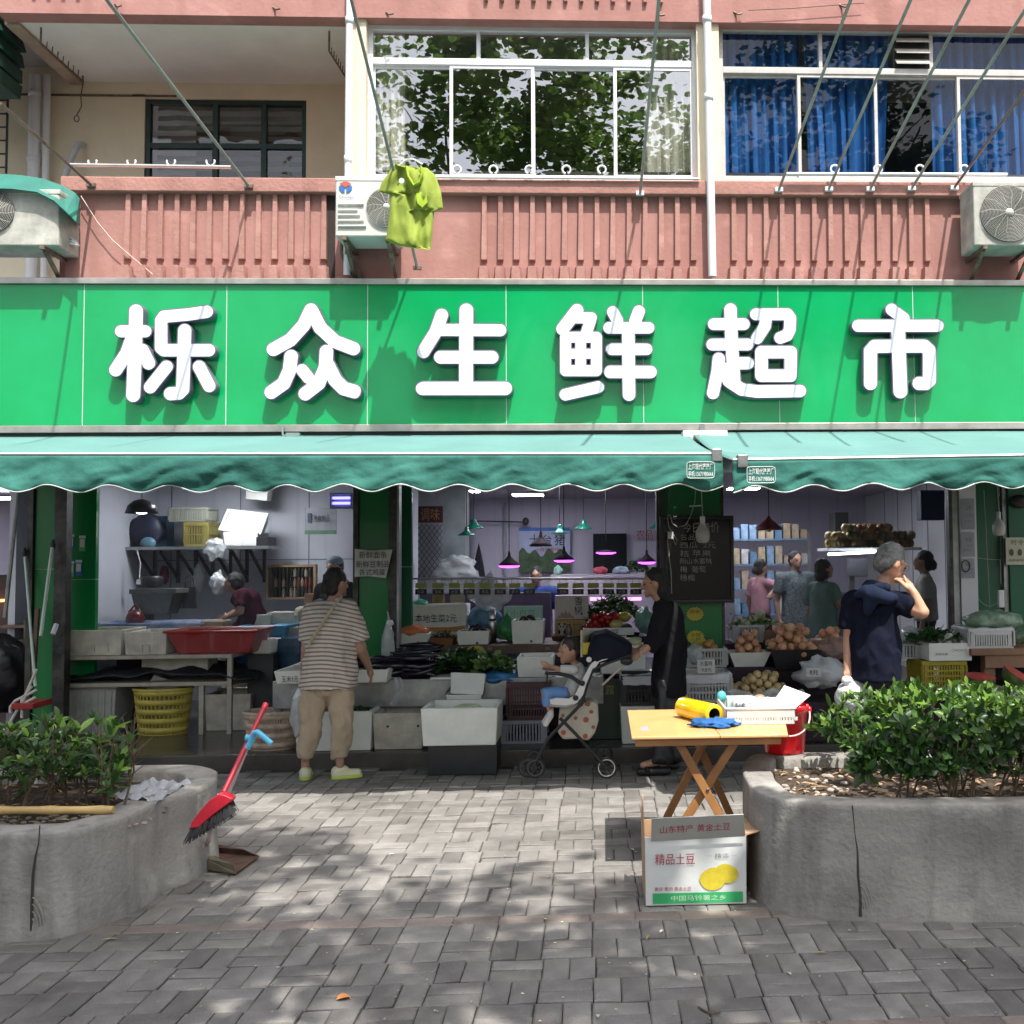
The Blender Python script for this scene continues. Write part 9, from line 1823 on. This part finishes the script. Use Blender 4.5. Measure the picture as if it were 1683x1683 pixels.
blob('hood', [('t', [P(1408, 978, Ym-.04), P(1420, 972, Ym-.13), P(1440, 978, Ym-.20), P(1462, 984, Ym-.19), P(1474, 984, Ym-.12)], [.02, .042, .055, .042, .02]), ('c', P(1432, 990, Ym-.16), .05, P(1428, 1004, Ym-.15), .025), ('c', P(1425, 965, Ym-.05), .04, P(1455, 966, Ym-.10), .035)], .0095, mat('navy_hood', (.013, .020, .046), .85, var=.2, bump=.3, bscale=14), mn, 4, .008, 12)
mb = MB(); c = P(1470, 972, Ym); 
d0 = Jm['wriR']+(ovm['hndR']-Jm['wriR']).normalized()*.05; blob('pointing_finger', [('c', d0, .011, P(1489, 955, Ym-.17), .0095), ('c', P(1489, 955, Ym-.17), .0095, P(1486, 947, Ym-.155), .008)], .005, MATS['skin_tan'], mn, 1)
mb = MB(); 
hd_ = Jm['hea']; mb.tube([hd_+hRm @ Vector((.079, -.01, .0)), hd_+hRm @ Vector((.075, .06, .004))], .0025, 5); 
for s in (.035, -.035): mb.tube([hd_+hRm @ Vector((s+.024*cos(q), .098, .0+.018*sin(q))) for q in np.linspace(0, 2*pi, 15)[:-1]], .002, 4, closed=True)
obj('glasses', mb, mat('glasses_frame', (.25, .25, .27), .3, .8), parent=mn)
t = thing('plastic_bag', 'white plastic bag in the lowered hand of the navy clad person', 'bag', tuple(P(1402, 1150, Ym-.03)))
mb = MB(); c = P(1402, 1146, Ym-.03); mb.ell(c, (.105, .07, .105), 22, 14, nz=.25, ns=2.4, seed=8); obj('body', mb, white_bag, parent=t, smooth=True)
mb = MB(); mb.tube([P(1398, 1125, Ym-.01), P(1393, 1112, Ym)], [.045, .018], 8); mb.ell(P(1392, 1119, Ym-.05), (.035, .02, .03), nz=.4); obj('handle', mb, mat('bag_bright', (.72, .72, .72), .5), parent=t, smooth=True)
def simple(label, px, Y, yh, face, shirt, tr, **k):
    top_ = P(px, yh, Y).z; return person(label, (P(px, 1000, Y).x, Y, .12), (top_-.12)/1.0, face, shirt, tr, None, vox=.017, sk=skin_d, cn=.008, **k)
mar_c = mat('maroon_cloth', (.045, .008, .018), .9); 
Yb_ = 10.35; bx_ = P(400, 1000, Yb_).x
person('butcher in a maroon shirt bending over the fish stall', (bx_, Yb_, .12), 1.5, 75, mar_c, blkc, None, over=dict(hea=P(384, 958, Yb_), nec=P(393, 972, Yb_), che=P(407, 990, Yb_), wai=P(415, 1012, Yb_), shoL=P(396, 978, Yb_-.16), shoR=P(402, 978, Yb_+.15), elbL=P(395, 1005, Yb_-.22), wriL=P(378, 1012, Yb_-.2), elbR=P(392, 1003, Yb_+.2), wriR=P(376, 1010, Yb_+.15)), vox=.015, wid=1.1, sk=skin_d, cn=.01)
simple('worker in a pale cap behind the striped shopper', 551, 10.2, 913, 160, blkc, blkc, cap=mat('cap_grey_blue', (.22, .27, .30), .8))
simple('worker in a blue coat behind the hanging price tags', 882, 11.3, 930, 175, mat('coat_blue', (.03, .06, .20), .8, var=.2), blkc, wid=1.25)
simple('person in a pink shirt and maroon apron at the back of the fruit bay', 1250, 12.6, 917, -60, mat('shirt_pink', (.42, .22, .26), .85), mat('apron_maroon', (.06, .012, .02), .85), hairstyle='bun', over=dict(elbR=P(1276, 965, 12.4), wriR=P(1268, 975, 12.3)))
simple('person in a dark patterned dress left of the green clad one', 1308, 12.0, 904, -160, mat('dress_grey', (.10, .12, .13), .9, var=.6, scale=60), blkc, wid=1.15, dress=.22, hairstyle='short')
simple('person in a grey green top with an arm held out, at the fruit bay', 1353, 9.95, 916, -75, mat('top_green', (.10, .17, .14), .9, var=.1), mat('top_green', (.10, .17, .14)), wid=1.2, dress=.2, hairstyle='bob', over=dict(elbR=P(1378, 992, 9.8), wriR=P(1394, 990, 9.8)))
simple('person in a pale shirt with dark hair right of the navy clad one', 1522, 10.3, 903, 70, mat('shirt_pale', (.36, .36, .33), .85, var=.08), blkc, hairstyle='bun', wid=1.05)
for o in list(S.objects):
    if 'base' in o: del o['base']
